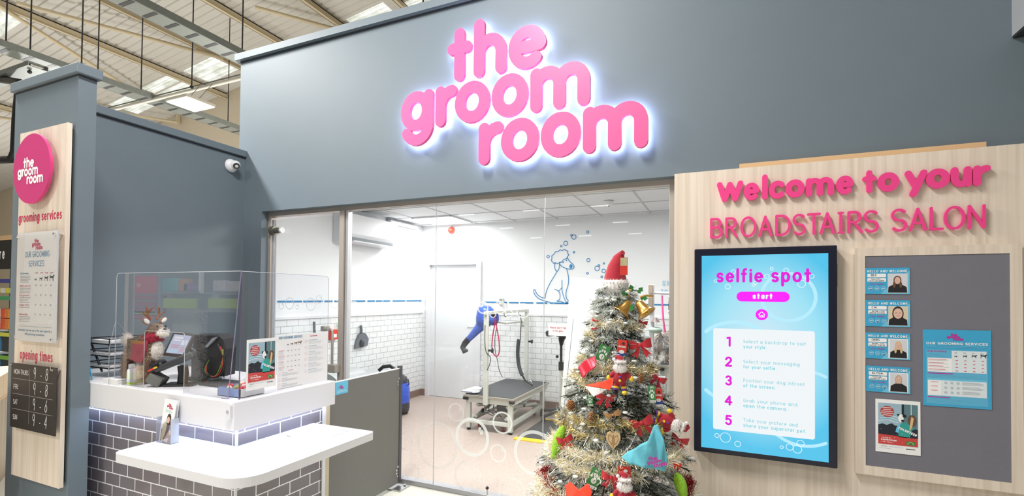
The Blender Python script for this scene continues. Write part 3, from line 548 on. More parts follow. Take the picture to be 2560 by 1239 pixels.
# frosted bubbles stuck on the glass
def ring(cx, cy, r, w_, mt, label, glint=True, a0=0, a1=360):
    fr = Fr((0, 3.1985, 0)); c = AY(cx, cy, 3.1985); rr = r*(AY(cx+10, cy, 3.1985)-c).length/10; ww = w_*rr/r
    mb = MB(); _ribbon(mb, fr, [(c.x+a, c.z+b) for a, b in arc(0, 0, rr-ww/2, (rr-ww/2)*1.02, a0, a1, 40)], ww, mt, 0, 0)
    if glint:
        for a in (28, 42): rect(mb, fr, c.x+rr*.62*math.cos(math.radians(a))-ww*.5, c.z+rr*.62*math.sin(math.radians(a))-ww*.5, c.x+rr*.62*math.cos(math.radians(a))+ww*.5, c.z+rr*.62*math.sin(math.radians(a))+ww*.9, mt, 0)
    tag(mb.build('bubble_decal', loc=c), label, 'decal', 'bubble rings on the salon glass')
for a in ((1336, 1132, 52, 8, FROST, 'largest bright bubble ring low on the glass, touching the left of the tree'), (1256, 1056, 25, 4, FROST, 'bright mid-sized bubble ring in front of the low table legs'), (1180, 1092, 42, 7, FROST, 'bright bubble ring before the front left castor'), (1245, 1132, 20, 3.5, FROST, 'small bubble ring just left of the largest bright ring'), (1092, 1112, 50, 7, FROSTL, 'largest faint bubble ring crossing the first glass joint'), (1170, 1190, 34, 5, FROSTL, 'faint mid-sized bubble ring near the floor right of the joint'), (1014, 1103, 18, 2.5, FROSTL, 'faint bubble ring half cut by the barrier end post'),
          (1030, 1178, 18, 2, FROSTL, 'faint small bubble ring low beside the barrier foot'), (1140, 1030, 20, 3, FROSTL, 'faint bubble ring on the glass over the back door foot'), (1280, 1230, 34, 5, FROSTL, 'faint bubble ring cut by the bottom edge of the picture'), (1207, 768, 14, 3, FROST, 'bubble ring over the top of the blue dryer'), (1232, 785, 8, 2, FROST, 'small bubble ring over the dryer intake'), (1250, 768, 15, 2.5, FROST, 'bubble ring over the wall bracket'), (1272, 782, 10, 2, FROST, 'small bubble ring over the crossbar of the low table'), (1308, 776, 17, 2.5, FROST, 'bubble ring over the right end of the crossbar'),
          (1130, 768, 16, 2.5, FROSTL, 'faint bubble ring over the back door, right of the joint'), (1455, 765, 13, 2, FROSTL, 'faint bubble ring over the tall white reflection'), (1475, 778, 9, 1.5, FROSTL, 'smaller faint bubble ring touching the tree side'), (1428, 763, 9, 2, FROSTL, 'faint bubble ring at the poodle paws'), (724, 758, 11, 1.6, FROST, 'leftmost larger bubble ring on the glass door'), (703, 764, 6.5, 1.4, FROST, 'leftmost small bubble ring on the glass door'), (777, 760, 12, 1.6, FROST, 'middle larger bubble ring on the glass door'), (798, 748, 8, 1.3, FROST, 'upper small bubble ring on the glass door'), (836, 756, 11, 1.6, FROST, 'rightmost large bubble ring on the glass door'), (743, 767, 4, 1, FROST, 'tiniest bubble ring on the glass door'),
          (884, 768, 13, 1.6, FROST, 'bubble ring just right of the door mullion'), (907, 767, 9, 1.2, FROSTL, 'smaller faint bubble ring, second right of the mullion'), (967, 762, 14, 1.8, FROST, 'bubble ring in the blue line midway to the salon corner'), (1030, 766, 11, 1.4, FROSTL, 'faint bubble ring left of the salon corner'), (1058, 756, 14, 1.6, FROSTL, 'faint bubble ring at the salon corner'), (1160, 756, 10, 1.5, FROSTL, 'small faint bubble ring over the back door middle'), (1340, 778, 12, 1.5, FROSTL, 'faint bubble ring below the poodle tail'), (1378, 770, 14, 1.8, FROSTL, 'faint bubble ring under the sitting poodle')):
    ring(*a)
mb = MB(); fr = Fr((0, 3.197, 0)); a, b = AY(1371, 838, 3.197), AY(1419, 809, 3.197)
rect(mb, fr, a.x, a.z, b.x, b.z, PAPER); rp = mat('print_red', 'd9365a', .6)
for k, s in enumerate(("Please don't tap", "on the glass")): text(mb, fr, s, (a.x+b.x)/2, b.z-.035-.022*k, .0095, .0018, rp, .0008, al='c', fit=[.115, .075][k])
tag(mb.build('glass_notice', loc=(a.x, 3.197, a.z)), "small white notice asking not to tap, stuck on the salon glass", 'notice')
# ================================================================ SIGNS ON THE FACADE
t = thing('illuminated_sign', 'large pink halo-lit lettering reading the groom room on the slate wall', 'sign', (-1.324, 3.03, 2.41))
HALO = mat('halo_led', 'c4d6ff', emit=44)
fr = Fr((0, 3.03, 0))
for ch, x0, x1, z in LOGO:
    wd = .085; sk = .302-wd; xs = ((x1-x0)-wd)/(G[ch][0]*sk)
    mb = MB(); glyph(mb, fr, ch, x0+wd/2, z+wd/2, sk, wd, PINKL, 0, .028, xs)
    l = mb.build('letter', t)
    mb = MB(); f2 = Fr((0, 3.0595, 0)); glyph(mb, f2, ch, x0+wd/2, z+wd/2, sk, wd*.62, HALO, 0, .001, xs); mb.build('halo_light', l)
# wooden feature panel on the right
mb = MB(); box(mb, -.245, 3.04, 0, 2.6, 3.099, 2.232, WOOD); tag(mb.build('wood_panel', loc=(1, 3.04, 0)), 'large pale ash wall panel right of the salon glass', 'wall panel')
mb = MB(); a, b = AY(1849, 422, 3.06), AY(2466, 370, 3.06); box(mb, a.x, 3.06, 2.233, b.x, 3.095, 2.262, WOODE)
tag(mb.build('timber_batten', loc=((a.x+b.x)/2, 3.08, 2.233)), 'raw timber batten lying along the top of the wood panel', 'batten')
fr = Fr((0, 3.018, 0))
t = thing('welcome_lettering', 'bold pink raised words Welcome to your on the wood panel', 'lettering', (.6, 3.03, 2.04))
for ch, x0, x1, wd in (('W', -.009, .13, .03), ('e', .132, .212, .028), ('l', .225, .253, .028), ('c', .257, .337, .029), ('o', .339, .431, .031), ('m', .437, .566, .029), ('e', .575, .655, .028), ('t', .691, .753, .026), ('o', .756, .847, .031),
                       ('y', .87, .962, .03), ('o', .956, 1.05, .031), ('u', 1.053, 1.133, .03), ('r', 1.138, 1.204, .031)):
    sk = .1-wd; gw = G[ch][0]; cs = .62 if ch == 'W' else 1
    mb = MB(); hs = ((.117-wd)/1.4 if ch == 'W' else (.14-wd)/1.55 if ch == 'l' else (.118-wd)/1.41 if ch == 't' else sk)
    glyph(mb, fr, ch, x0+wd/2, 2.039+wd/2, hs, wd, PINK, 0, .012, (((x1-x0)-wd)/(gw*hs)) if gw else 1); mb.build('letter', t)
t = thing('salon_name_lettering', 'thin pink raised capitals BROADSTAIRS SALON below the welcome words', 'lettering', (.57, 3.03, 1.83))
for ch, x0, x1 in (('B', -.045, .023), ('R', .036, .103), ('O', .114, .196), ('A', .206, .276), ('D', .29, .366), ('S', .374, .437), ('T', .442, .507), ('A', .5, .571), ('I', .59, .604), ('R', .626, .694), ('S', .697, .762),
                   ('S', .813, .88), ('A', .887, .958), ('L', .97, 1.025), ('O', 1.025, 1.108), ('N', 1.117, 1.184)):
    wd = .0125; hs = (.118-wd)/1.4; gw = G[ch][0]; mb = MB()
    glyph(mb, fr, ch, x0+wd/2, 1.831+wd/2, hs, wd, PINK, 0, .012, (((x1-x0)-wd)/(gw*hs)) if gw else 1)
    if ch == 'I':
        for zz in (1.831+wd/2, 1.831+.118-wd/2): stroke(mb, fr, [(.587, zz), (.607, zz)], wd*.8, PINK, .0006, .012)
    mb.build('letter', t)
# ---------------------------------------------------------------- touch screen
t = thing('touch_screen', 'portrait touch screen in a black frame showing the selfie spot menu', 'screen', (.222, 3.0, .6))
x0, x1, z0, z1 = -.128, .573, .602, 1.768
BEZ = mat('blue_black_bezel', '14182c', .25)
mb = MB(); box(mb, x0, 2.98, z0, x1, 3.04, z1, BEZ, .006); mb.build('frame', t)
def scrmat():
    mt = D.materials.new('screen_backdrop'); mt.use_nodes = True; nt = mt.node_tree; b = nt.nodes['Principled BSDF']
    tc = nt.nodes.new('ShaderNodeTexCoord'); mp = nt.nodes.new('ShaderNodeMapping'); nt.links.new(tc.outputs['Object'], mp.inputs[0])
    mp.inputs['Location'].default_value = (0, 0, -1.1); mp.inputs['Scale'].default_value = (2.3, 0, 1.75)
    gr = nt.nodes.new('ShaderNodeVectorMath'); gr.operation = 'LENGTH'; nt.links.new(mp.outputs[0], gr.inputs[0])
    cr = nt.nodes.new('ShaderNodeValToRGB'); e = cr.color_ramp.elements
    e[0].position = 0; e[0].color = (*lin('d8f2ff'), 1); e[1].position = 1.0; e[1].color = (*lin('52caf4'), 1)
    k = e.new(.62); k.color = (*lin('a2e9fd'), 1)
    nt.links.new(gr.outputs[1], cr.inputs[0]); b.inputs['Base Color'].default_value = (.01, .01, .01, 1); b.inputs['Roughness'].default_value = .2
    nt.links.new(cr.outputs[0], b.inputs['Emission Color']); b.inputs['Emission Strength'].default_value = .92
    return mt
sx0, sx1, sz0, sz1 = -.087, .534, .63, 1.727
mb = MB(); SB = scrmat(); fr = Fr((sx0, 2.9795, sz0)); W_, H_ = sx1-sx0, sz1-sz0
# the display's own origin sits at its middle so the gradient follows it
def em(n, c, s=1): return mat(n, c, emit=s)
EW, EP, EF, ET = em('screen_white', 'f4fafd', .95), em('screen_magenta', 'e40fd8'), em('screen_fuchsia', 'ff10ff'), em('screen_teal', '74d0dc')
EL, EM, EH = em('screen_pale', 'b6ecfd'), em('screen_text_grey', '97d4e0'), em('screen_bubble', 'e9fbff')
rect(mb, fr, 0, 0, W_, H_, SB, 0)
def sp(x, y): p = AY(x, y, 2.979); return p.x-sx0, p.z-sz0
def cring(cx, cy, rr, w_, m_, d):
    seg = []
    for u, v in arc(cx, cy, rr, rr, 0, 360, 60)+[None]*0:
        if w_/2 < u < W_-w_/2: seg.append((u, v))
        else:
            if len(seg) > 1: _ribbon(mb, fr, seg, w_, m_, d, 0)
            seg = []
    if len(seg) > 1: _ribbon(mb, fr, seg, w_, m_, d, 0)
c = sp(1971, 742); cring(c[0], c[1], .128, .017, EL, .0004); c = sp(1838, 905); cring(c[0], c[1], .225, .02, EL, .0003); c = sp(2010, 1020); cring(c[0], c[1], .2, .016, EL, .0002)
a, b = sp(1785, 820), sp(2038, 1085)
poly(mb, fr, rrect(sp(1784, 820)[0], sp(1800, 1073)[1], sp(2038, 900)[0], sp(1800, 820)[1], .012), EW, .0006)
def mid(x, y): return sp(x, y)
c = sp(1909, 707); text(mb, fr, 'selfie spot', sp(1792, 700)[0], sp(1800, 706)[1], .058, .0145, EP, .0014, fit=sp(2029, 690)[0]-sp(1792, 700)[0], gap=.010)
a, b = sp(1842, 753), sp(1975, 729); poly(mb, fr, rrect(a[0], a[1], b[0], b[1], (b[1]-a[1])/2), EF, .0008)
c = sp(1907, 748); text(mb, fr, 'start', c[0], sp(1907, 747)[1], .024, .0085, EW, .0014, al='c', fit=.098, gap=.005)
c = sp(1905, 786); disc(mb, fr, c[0], c[1], .0305, EF, .0008)
stroke(mb, fr, [(c[0]-.016, c[1]+.0), (c[0], c[1]+.016), (c[0]+.016, c[1])], .004, EW, .0014); stroke(mb, fr, [(c[0]-.0115, c[1]+.002), (c[0]-.0115, c[1]-.013), (c[0]+.0115, c[1]-.013), (c[0]+.0115, c[1]+.002)], .004, EW, .0014)
stroke(mb, fr, [(c[0]-.004, c[1]-.012), (c[0]-.004, c[1]-.004), (c[0]+.004, c[1]-.004), (c[0]+.004, c[1]-.012)], .0035, EW, .0014)
rows = [('1', 866, ('Select a backdrop to suit', 'your style.')), ('2', 916, ('Select your messaging', 'for your selfie.')), ('3', 963, ('Position your dog infront', 'of the screen.')), ('4', 1013, ('Grab your phone and', 'open the camera.')), ('5', 1062, ('Take your picture and', 'share your superstar pet.'))]
fits = [(.302, .115), (.272, .163), (.295, .158), (.26, .212), (.262, .302)]
for (n, y, tx), ft in zip(rows, fits):
    c = sp(1822, y); text(mb, fr, n, c[0], c[1], .044, .011, EP, .0014, al='c')
    for k, s in enumerate(tx):
        p = sp(1859, y-12+k*15-.0); p = (p[0], sp(1859, y-9)[1]-.029*k); text(mb, fr, s, p[0], p[1], .0142, .0028, EM if k == 0 else ET, .0014, fit=ft[k], gap=.0032)
for (x, y, r) in ((1834, 679, 6), (1820, 716, 7), (1889, 707, 5), (1885, 712, 4), (1930, 671, 4), (1966, 675, 6), (1918, 690, 6), (2005, 709, 10), (2030, 690, 6), (1790, 702, 4), (1793, 1088, 6), (1814, 1093, 14), (1845, 1109, 8), (1955, 1117, 4), (1975, 1117, 9), (1994, 1122, 11), (2002, 1108, 9)):
    c = sp(x, y); _ribbon(mb, fr, [(c[0]+u, c[1]+v) for u, v in arc(0, 0, r*.0019, r*.0019, 0, 360, 16)], .003, EH, .0012, 0)
dsp = mb.build('display', t)
for v in dsp.data.vertices: v.co -= Vector((.0015, 0, .0))
mb = MB(); box(mb, x1, 2.995, 1.55, x1+.003, 3.03, 1.67, DARKG); mb.build('side_port', t)
# ---------------------------------------------------------------- notice board
t = thing('notice_board', 'framed grey felt notice board on the pale wood panel', 'notice board', (.98, 3.04, .58))
a, b = (.655, .584), (1.31, 1.753); i0, i1 = (.7, .63), (1.267, 1.709)
mb = MB(); 
box(mb, a[0], 3.01, a[1], i0[0], 3.04, b[1], WOOD); box(mb, i1[0], 3.01, a[1], b[0], 3.04, b[1], WOOD); box(mb, i0[0], 3.01, a[1], i1[0], 3.04, i0[1], WOOD); box(mb, i0[0], 3.01, i1[1], i1[0], 3.04, b[1], WOOD); mb.build('frame', t)
mb = MB(); box(mb, i0[0], 3.013, i0[1], i1[0], 3.03, i1[1], mat('grey_felt', '7c7b86', .95, bump=.5, bscale=700, sheen=.3)); mb.build('felt', t)
mb = MB()
for xx in (1.36, 1.42): pass
CB, CBL = mat('card_blue', '3fa8d4', .45), mat('card_blue_light', '6cc3e4', .45)
SKIN, HB, HD, HBL = mat('print_skin', 'e0b9a6', .6), mat('print_brown_hair', '6a4a38', .6), mat('print_dark_hair', '3a2c28', .6), mat('print_blond_hair', 'd9bb8a', .6)
BGP, BGC, INK, MAG = mat('photo_pale', 'd4d6dc', .6), mat('photo_cream', 'd9cdb0', .6), mat('print_black', '1d1c20', .6), mat('print_magenta', 'c22a9a', .6)
def portrait(mb, fr, u, v, w_, h, hair, bg, kind):
    rect(mb, fr, u, v, u+w_, v+h, bg, .0010); cx = u+w_*.5
    if kind != 1: disc(mb, fr, cx, v+h*.66, w_*.21, hair, .0012, h*.25); rect(mb, fr, cx-w_*.2, v+h*.28, cx+w_*.2, v+h*.66, hair, .00125)
    else: disc(mb, fr, cx, v+h*.62, w_*.3, hair, .0012, h*.4)
    poly(mb, fr, [(u, v), (u+w_, v), (u+w_*.97, v+h*.3), (u+w_*.7, v+h*.44), (u+w_*.3, v+h*.44), (u+w_*.03, v+h*.3)], INK, .0014)
    if kind in (0, 2):
        for sx in (-1, 1): disc(mb, fr, cx+sx*w_*.17, v+h*.42, w_*.07, hair, .0016, h*.17)
    fr_ = .15 if kind != 1 else .24
    disc(mb, fr, cx, v+h*(.65 if kind != 1 else .63), w_*fr_, SKIN, .0018, h*(.19 if kind != 1 else .28))
    fw = w_*fr_; fy = v+h*(.67 if kind != 1 else .66)
    for sx in (-1, 1): disc(mb, fr, cx+sx*fw*.42, fy, fw*.11, HD, .0020, n=8)
    stroke(mb, fr, [(cx-fw*.3, fy-fw*.75), (cx, fy-fw*.85), (cx+fw*.3, fy-fw*.75)], fw*.13, mat('print_lip', 'b5605e', .6), .0020)
    stroke(mb, fr, [(cx, fy-fw*.1), (cx+fw*.06, fy-fw*.38)], fw*.08, mat('print_skin_dark', 'c79a86', .6), .0020)
def card(x0, z0, x1, z1, name, l2, l3, hair, bg, kind, label):
    w_, h = x1-x0, z1-z0; fr = Fr((x0, 3.0105, z0)); mb = MB()
    rect(mb, fr, 0, 0, w_, h, CB, 0, .001); poly(mb, fr, [(w_*.35, 0), (w_, 0), (w_, h*.9), (w_*.7, h*.5)], CBL, .0003)
    text(mb, fr, 'HELLO AND WELCOME', w_*.06, h*.84, .0115, .0028, PAPER, .0009, fit=w_*.88, gap=.0026) if 0 else text(mb, fr, 'HELLO AND WELCOME', w_*.06, h*.83, .0095, .0024, PAPER, .0009, fit=w_*.88, gap=.0024)
    for k, hh in ((.64, .14), (.47, .14)): poly(mb, fr, rrect(w_*.06, h*k, w_*.48, h*(k+hh), .004), PAPER, .0009)
    text(mb, fr, name, w_*.14, h*.685, .008, .0015, INK, .0014, gap=.0015)
    text(mb, fr, l2, w_*.15, h*.55, .0045, .001, INK, .0014, fit=w_*.2 if len(l2) < 8 else w_*.28, gap=.001); text(mb, fr, l3, w_*.09, h*.485, .0045, .001, INK, .0014, fit=w_*.35 if l3 else .01, gap=.001) if l3 else 0
    text(mb, fr, 'I AM A TRAINED', w_*.1, h*.36, .0045, .0011, MAG, .0012, fit=w_*.33, gap=.0012)
    for k in range(3):
        cx, cy = w_*(.13+.145*k), h*.21; _ribbon(mb, fr, [(cx+a, cy+b) for a, b in arc(0, 0, .0095, .0095, 0, 360, 16)], .001, PAPER, .0012, 0)
        stroke(mb, fr, [(cx-.005, cy), (cx+.005, cy+.001)], .0022, PAPER, .0012); 
        if (kind == 0 and k == 0) or (kind == 1 and k == 1) or (kind >= 2 and k == 2): stroke(mb, fr, [(cx-.003, cy-.006), (cx, cy-.009), (cx+.006, cy-.004)], .0015, INK, .0014)
    poly(mb, fr, rrect(w_*.515, h*.04, w_*.955, h*.78, .003), PAPER if kind > 1 else BGP, .0007)
    portrait(mb, fr, w_*(.55 if kind > 1 else .52), h*.06, w_*.38 if kind > 1 else w_*.42, h*.7, hair, bg, kind)
    tag(mb.build('staff_card', loc=(x0+w_/2, 3.0105, z0)), label, 'card', 'blue staff cards on the notice board')
card(.698, 1.513, .886, 1.647, 'BEX', 'SALON', 'MANAGER', HB, BGP, 0, 'blue staff card with a long-haired woman, topmost of the column')
card(.701, 1.347, .887, 1.482, 'CAI', 'BATHE + CLIP', 'GROOM SUCCESS', HD, BGC, 1, 'blue staff card with a large close-up face, second from top')
card(.701, 1.182, .886, 1.315, 'DEBS', 'BATHE + CLIPS', 'DOG TRUE', HBL, BGP, 2, 'blue staff card with a blonde woman on white, third from top')
card(.703, 1.012, .886, 1.144, 'ELYSIA', 'NONE', 'HOUSE MY CAT', mat('print_fair_hair', 'c2a894', .6), BGP, 3, 'blue staff card lowest in the column, above the Christmas poster')
DOGP = [(0, 0), (.08, 0), (.1, .45), (.3, .5), (.62, .45), (.68, 0), (.77, 0), (.8, .5), (.86, .72), (1, .74), (1, .84), (.88, 1), (.78, .98), (.7, .78), (.2, .78), (.02, .98), (-.04, .95), (.04, .68)]
def dogicon(mb, fr, u, v, s, m, d): poly(mb, fr, [(u+a*s, v+b*s*.75) for a, b in DOGP], m, d)
def services(mb, fr, w_, h):
    lg = mat('pale_cell', 'dfe9ee', .6); mdb = mat('mid_blue_cell', '5fb4d8', .5)
    rect(mb, fr, 0, 0, w_, h, CB, 0, .001); rect(mb, fr, w_*.05, h*.03, w_*.95, h*.74, mdb, .0003)
    logo(mb, fr, w_*.48, h*.92, w_*.24, MAG, .0009, w_=.12); text(mb, fr, 'OUR GROOMING SERVICES', w_*.05, h*.805, .0098, .0026, PAPER, .0009, fit=w_*.9, gap=.0022)
    lines(mb, fr, w_*.08, h*.79, w_*.93, 2, .006, .0022, CBL, .0009, .05)
    text(mb, fr, 'Dog Grooming', w_*.07, h*.71, .006, .0015, MAG, .0009, gap=.001); lines(mb, fr, w_*.07, h*.695, w_*.36, 4, .0045, .0018, CBL, .0009)
    rect(mb, fr, w_*.43, h*.45, w_*.93, h*.73, lg, .0006); rect(mb, fr, w_*.07, h*.45, w_*.43, h*.63, PAPER, .0006)
    for k in range(4): cx = w_*(.47+.125*k); dogicon(mb, fr, cx, h*.645, w_*(.045+.017*k), INK, .0010); lines(mb, fr, cx, h*.71, cx+w_*.05, 2, .0045, .0015, TEXTG, .0010)
    for r_ in range(4):
        lines(mb, fr, w_*.08, h*(.615-.043*r_), w_*.36, 1, .005, .002, mat('print_red', 'd9365a', .6), .0010); lines(mb, fr, w_*.08, h*(.6-.043*r_), w_*.4, 1, .005, .001, TEXTG, .0010, .1)
        for k in range(4): rect(mb, fr, w_*(.485+.125*k), h*(.61-.045*r_)-.003, w_*(.52+.125*k), h*(.61-.045*r_), MATS['print_red'], .0010)
    lines(mb, fr, w_*.07, h*.435, w_*.45, 1, .005, .004, MAG, .0009, 0); lines(mb, fr, w_*.07, h*.415, w_*.9, 3, .005, .002, CBL, .0009, .3)
    rect(mb, fr, w_*.07, h*.14, w_*.27, h*.34, PAPER, .0006); rect(mb, fr, w_*.27, h*.14, w_*.93, h*.34, lg, .0006); rect(mb, fr, w_*.07, h*.34, w_*.93, h*.365, CBL, .0006)
    for r_ in range(3):
        lines(mb, fr, w_*.12, h*(.32-.055*r_), w_*.23, 1, .005, .0022, MATS['print_red'], .0010); lines(mb, fr, w_*.58, h*(.325-.06*r_), w_*.9, 3, .005, .0014, TEXTG, .0010)
        for k in range(3): disc(mb, fr, w_*(.34+.09*k), h*(.31-.062*r_), w_*.024, mat('faint_icon', 'b9c4cc', .6), .0010, n=12)
    lines(mb, fr, w_*.07, h*.125, w_*.4, 1, .005, .004, MAG, .0009, 0); lines(mb, fr, w_*.07, h*.105, w_*.8, 4, .006, .002, CBL, .0009, .4)
mb = MB(); services(mb, Fr((.937, 3.0105, .962), (1, 0, 0.012)), .26, .376)
tag(mb.build('services_poster', loc=(1.067, 3.0105, .962)), 'blue grooming services price poster pinned on the grey felt', 'poster')
TEALP, SKYP, REDP, NAVYP, GRNP = mat('print_teal', '2f9e96', .5), mat('print_sky', '9fbccb', .5), mat('print_poster_red', 'cf4440', .5), mat('print_navy', '1c2230', .5), mat('print_green', '3f7d45', .5)
def xmas(mb, fr, w_, h):
    rect(mb, fr, 0, 0, w_, h, PAPER, 0, .001); x0, x1, y0, y1 = w_*.06, w_*.94, h*.155, h*.93
    dx, dy = x1-x0, y1-y0; q = lambda a, b: (x0+a*dx, y0+b*dy)
    rect(mb, fr, x0, y0, x1, y1, SKYP, .0004); rect(mb, fr, x0, y0+dy*.2, x1, y0+dy*.47, NAVYP, .0006)
    poly(mb, fr, [q(0, .45), q(.1, .5), q(.22, .47), q(.35, .52), q(.45, .46), q(.5, .4), q(0, .4)], NAVYP, .0007)
    for k in range(6): stroke(mb, fr, [q(.02+.02*k, .56+.03*k), q(.25, .6+.03*k), q(.5, .55+.03*k)], dy*.012, CBL if k % 2 else PAPER, .0007)
    rect(mb, fr, x0+dx*.6, y0+dy*.42, x1, y1, mat('print_shelter', '5c7f86', .6), .0008); rect(mb, fr, x0+dx*.6, y0+dy*.6, x0+dx*.66, y1, NAVYP, .0009); rect(mb, fr, x0+dx*.83, y0+dy*.42, x0+dx*.845, y1, PAPER, .0009)
    poly(mb, fr, [q(.52, .2), q(.5, .44), q(.6, .55), q(.74, .56), q(.84, .46), q(.98, .36), q(1, .2)], TEALP, .0011); poly(mb, fr, [q(.8, .2), q(.86, .4), q(1, .42), q(1, .2)], NAVYP, .0012)
    poly(mb, fr, [q(.46, .4), q(.5, .5), q(.56, .5), q(.52, .3), q(.44, .32)], CBL, .0012)
    disc(mb, fr, *q(.58, .66), dx*.07, PAPER, .0013, dy*.1); disc(mb, fr, *q(.62, .6), dx*.035, INK, .0014); poly(mb, fr, [q(.51, .7), q(.47, .75), q(.56, .76)], INK, .0014); disc(mb, fr, *q(.67, .72), dx*.05, INK, .0014)
    disc(mb, fr, *q(.86, .62), dx*.11, HB, .0014, dy*.14); poly(mb, fr, [q(.84, .72), q(.8, .5), q(.79, .36), q(.86, .46), q(.9, .68)], HBL, .0016)
    a = math.radians(-24); f2 = Fr(fr(*q(.5, .405)), fr.U*math.cos(a)+fr.V*math.sin(a), fr.V*math.cos(a)-fr.U*math.sin(a)); text(mb, f2, 'VOLUNTEER', 0, 0, h*.036, h*.012, PAPER, .0018, fit=dx*.5, gap=h*.006)
    rect(mb, fr, x0, y0, x1, y0+dy*.2, REDP, .0010); poly(mb, fr, [q(0, .2), q(0, .24), q(1, .205), q(1, .19)], REDP, .0011)
    text(mb, fr, 'You can be', q(.08, 0)[0], q(0, .15)[1], h*.014, h*.004, PAPER, .0014, fit=dx*.25, gap=.001); text(mb, fr, 'Christmas', q(.07, 0)[0], q(0, .09)[1], h*.026, h*.008, PAPER, .0014, fit=dx*.4, gap=.001); text(mb, fr, 'for them', q(.12, 0)[0], q(0, .045)[1], h*.014, h*.004, PAPER, .0014, fit=dx*.25, gap=.001)
    poly(mb, fr, rrect(*q(.71, .03), *q(.93, .12), h*.008), GRNP, .0014); _ribbon(mb, fr, [(q(.82, .04)[0]+a_, q(.82, .045)[1]+b_) for a_, b_ in arc(0, 0, dx*.07, dx*.07, 0, 180, 10)], dx*.03, mat('print_leaf', '8fb96a', .5), .0016, 0)
    disc(mb, fr, *q(.23, .8), dx*.175, mat('print_dark_red', 'b23a3f', .5), .0014, dx*.175)
    for k, s in enumerate((.5, .42, .62, .66, .46)): rect(mb, fr, q(.23-.25*s, 0)[0], q(0, .9-.045*k)[1]-dy*.018, q(.23+.25*s, 0)[0], q(0, .9-.045*k)[1], mat('print_pale_pink', 'e8c9c6', .6), .0016)
    for k in range(16): disc(mb, fr, *q(R.random()*.95+.02, .05+R.random()*.35), dx*.008, PAPER, .0019, n=6)
    rect(mb, fr, w_*.12, h*.11, w_*.26, h*.12, TEXTG, .0006); rect(mb, fr, w_*.3, h*.112, w_*.62, h*.117, mat('faint_icon', 'b9c4cc', .6), .0006); rect(mb, fr, w_*.68, h*.095, w_*.88, h*.108, INK, .0006); lines(mb, fr, w_*.08, h*.08, w_*.35, 1, .004, .0015, MATS['faint_icon'], .0006)
mb = MB(); xmas(mb, Fr((.742, 3.0105, .709)), .184, .268)
tag(mb.build('christmas_poster', loc=(.834, 3.0105, .709)), 'small Christmas volunteer poster pinned at the foot of the notice board', 'poster')
# ================================================================ TOTEM
mb = MB(); box(mb, -4.15, 1.55, 0, -3.43, 1.64, 2.745, SLATE); 
t = thing('totem_column', 'tall slate grey freestanding column at the left of the reception desk', 'column', (-3.79, 1.6, 0)); mb.build('shaft', t)
mb = MB(); box(mb, -4.17, 1.53, 2.757, -3.405, 1.66, 2.815, SLATE, .004); box(mb, -4.15, 1.548, 2.745, -3.428, 1.64, 2.757, D.materials['painted_shadow_line']); mb.build('coping', t)  # painted shade strip under the totem coping
mb = MB(); box(mb, -4.5, 1.7, 0, -4.16, 1.78, 2.6, brick('grey_tile', '7c7885', 'd4d2d6', .148, .0725, .003, .05, .765, .3)); box(mb, -4.42, 1.69, 2.6, -4.2, 1.79, 2.615, WHITE)
tag(mb.build('tiled_pier', loc=(-4.33, 1.74, 0)), 'narrow grey tiled pier just behind the left edge of the totem', 'pier')
mb = MB(); box(mb, -3.985, 1.515, .363, -3.452, 1.537, 2.463, WOOD); box(mb, -3.97, 1.537, .39, -3.47, 1.549, 2.44, BLACK)
tag(mb.build('totem_board', loc=(-3.83, 1.53, .33)), 'long pale wood sign board mounted on the slate totem', 'board')
t = thing('round_sign', 'round pink sign with white the groom room lettering on the totem board', 'sign', (-3.745, 1.49, 2.21))
mb = MB(); cyl(mb, (-3.745, 1.475, 2.213), (-3.745, 1.49, 2.213), .208, PINKD, n=64, smooth=False); mb.build('disc', t)
fr = Fr((0, 1.4748, 0)); mb = MB(); logo(mb, fr, -3.752, 2.22, .29, PAPER, .0008); mb.build('lettering', t)
for sx in (-.13, .13):
    mb = MB(); cyl(mb, (-3.745+sx, 1.49, 2.213), (-3.745+sx, 1.515, 2.213), .006, CHROME); mb.build('standoff', t)
fr = Fr((0, 1.5148, 0)); P5 = mat('print_crimson', 'c92a56', .5)
def word(name, s, x0, x1, y, h, wd, label):
    mb = MB(); text(mb, fr, s, x0, y, h, wd, P5, .0006, fit=x1-x0, gap=wd*.75); tag(mb.build(name, loc=((x0+x1)/2, 1.514, y)), label, 'lettering')
a, b = AY(46, 557, 1.514), AY(154, 545, 1.514); word('printed_heading', 'grooming services', a.x, b.x, a.z, .042, .0085, 'crimson words grooming services printed under the round sign')
a, b = AY(49, 897, 1.514), AY(131, 899, 1.514); word('printed_heading', 'opening times', a.x, b.x, a.z+.002, .044, .0085, 'crimson words opening times printed above the chalkboard')
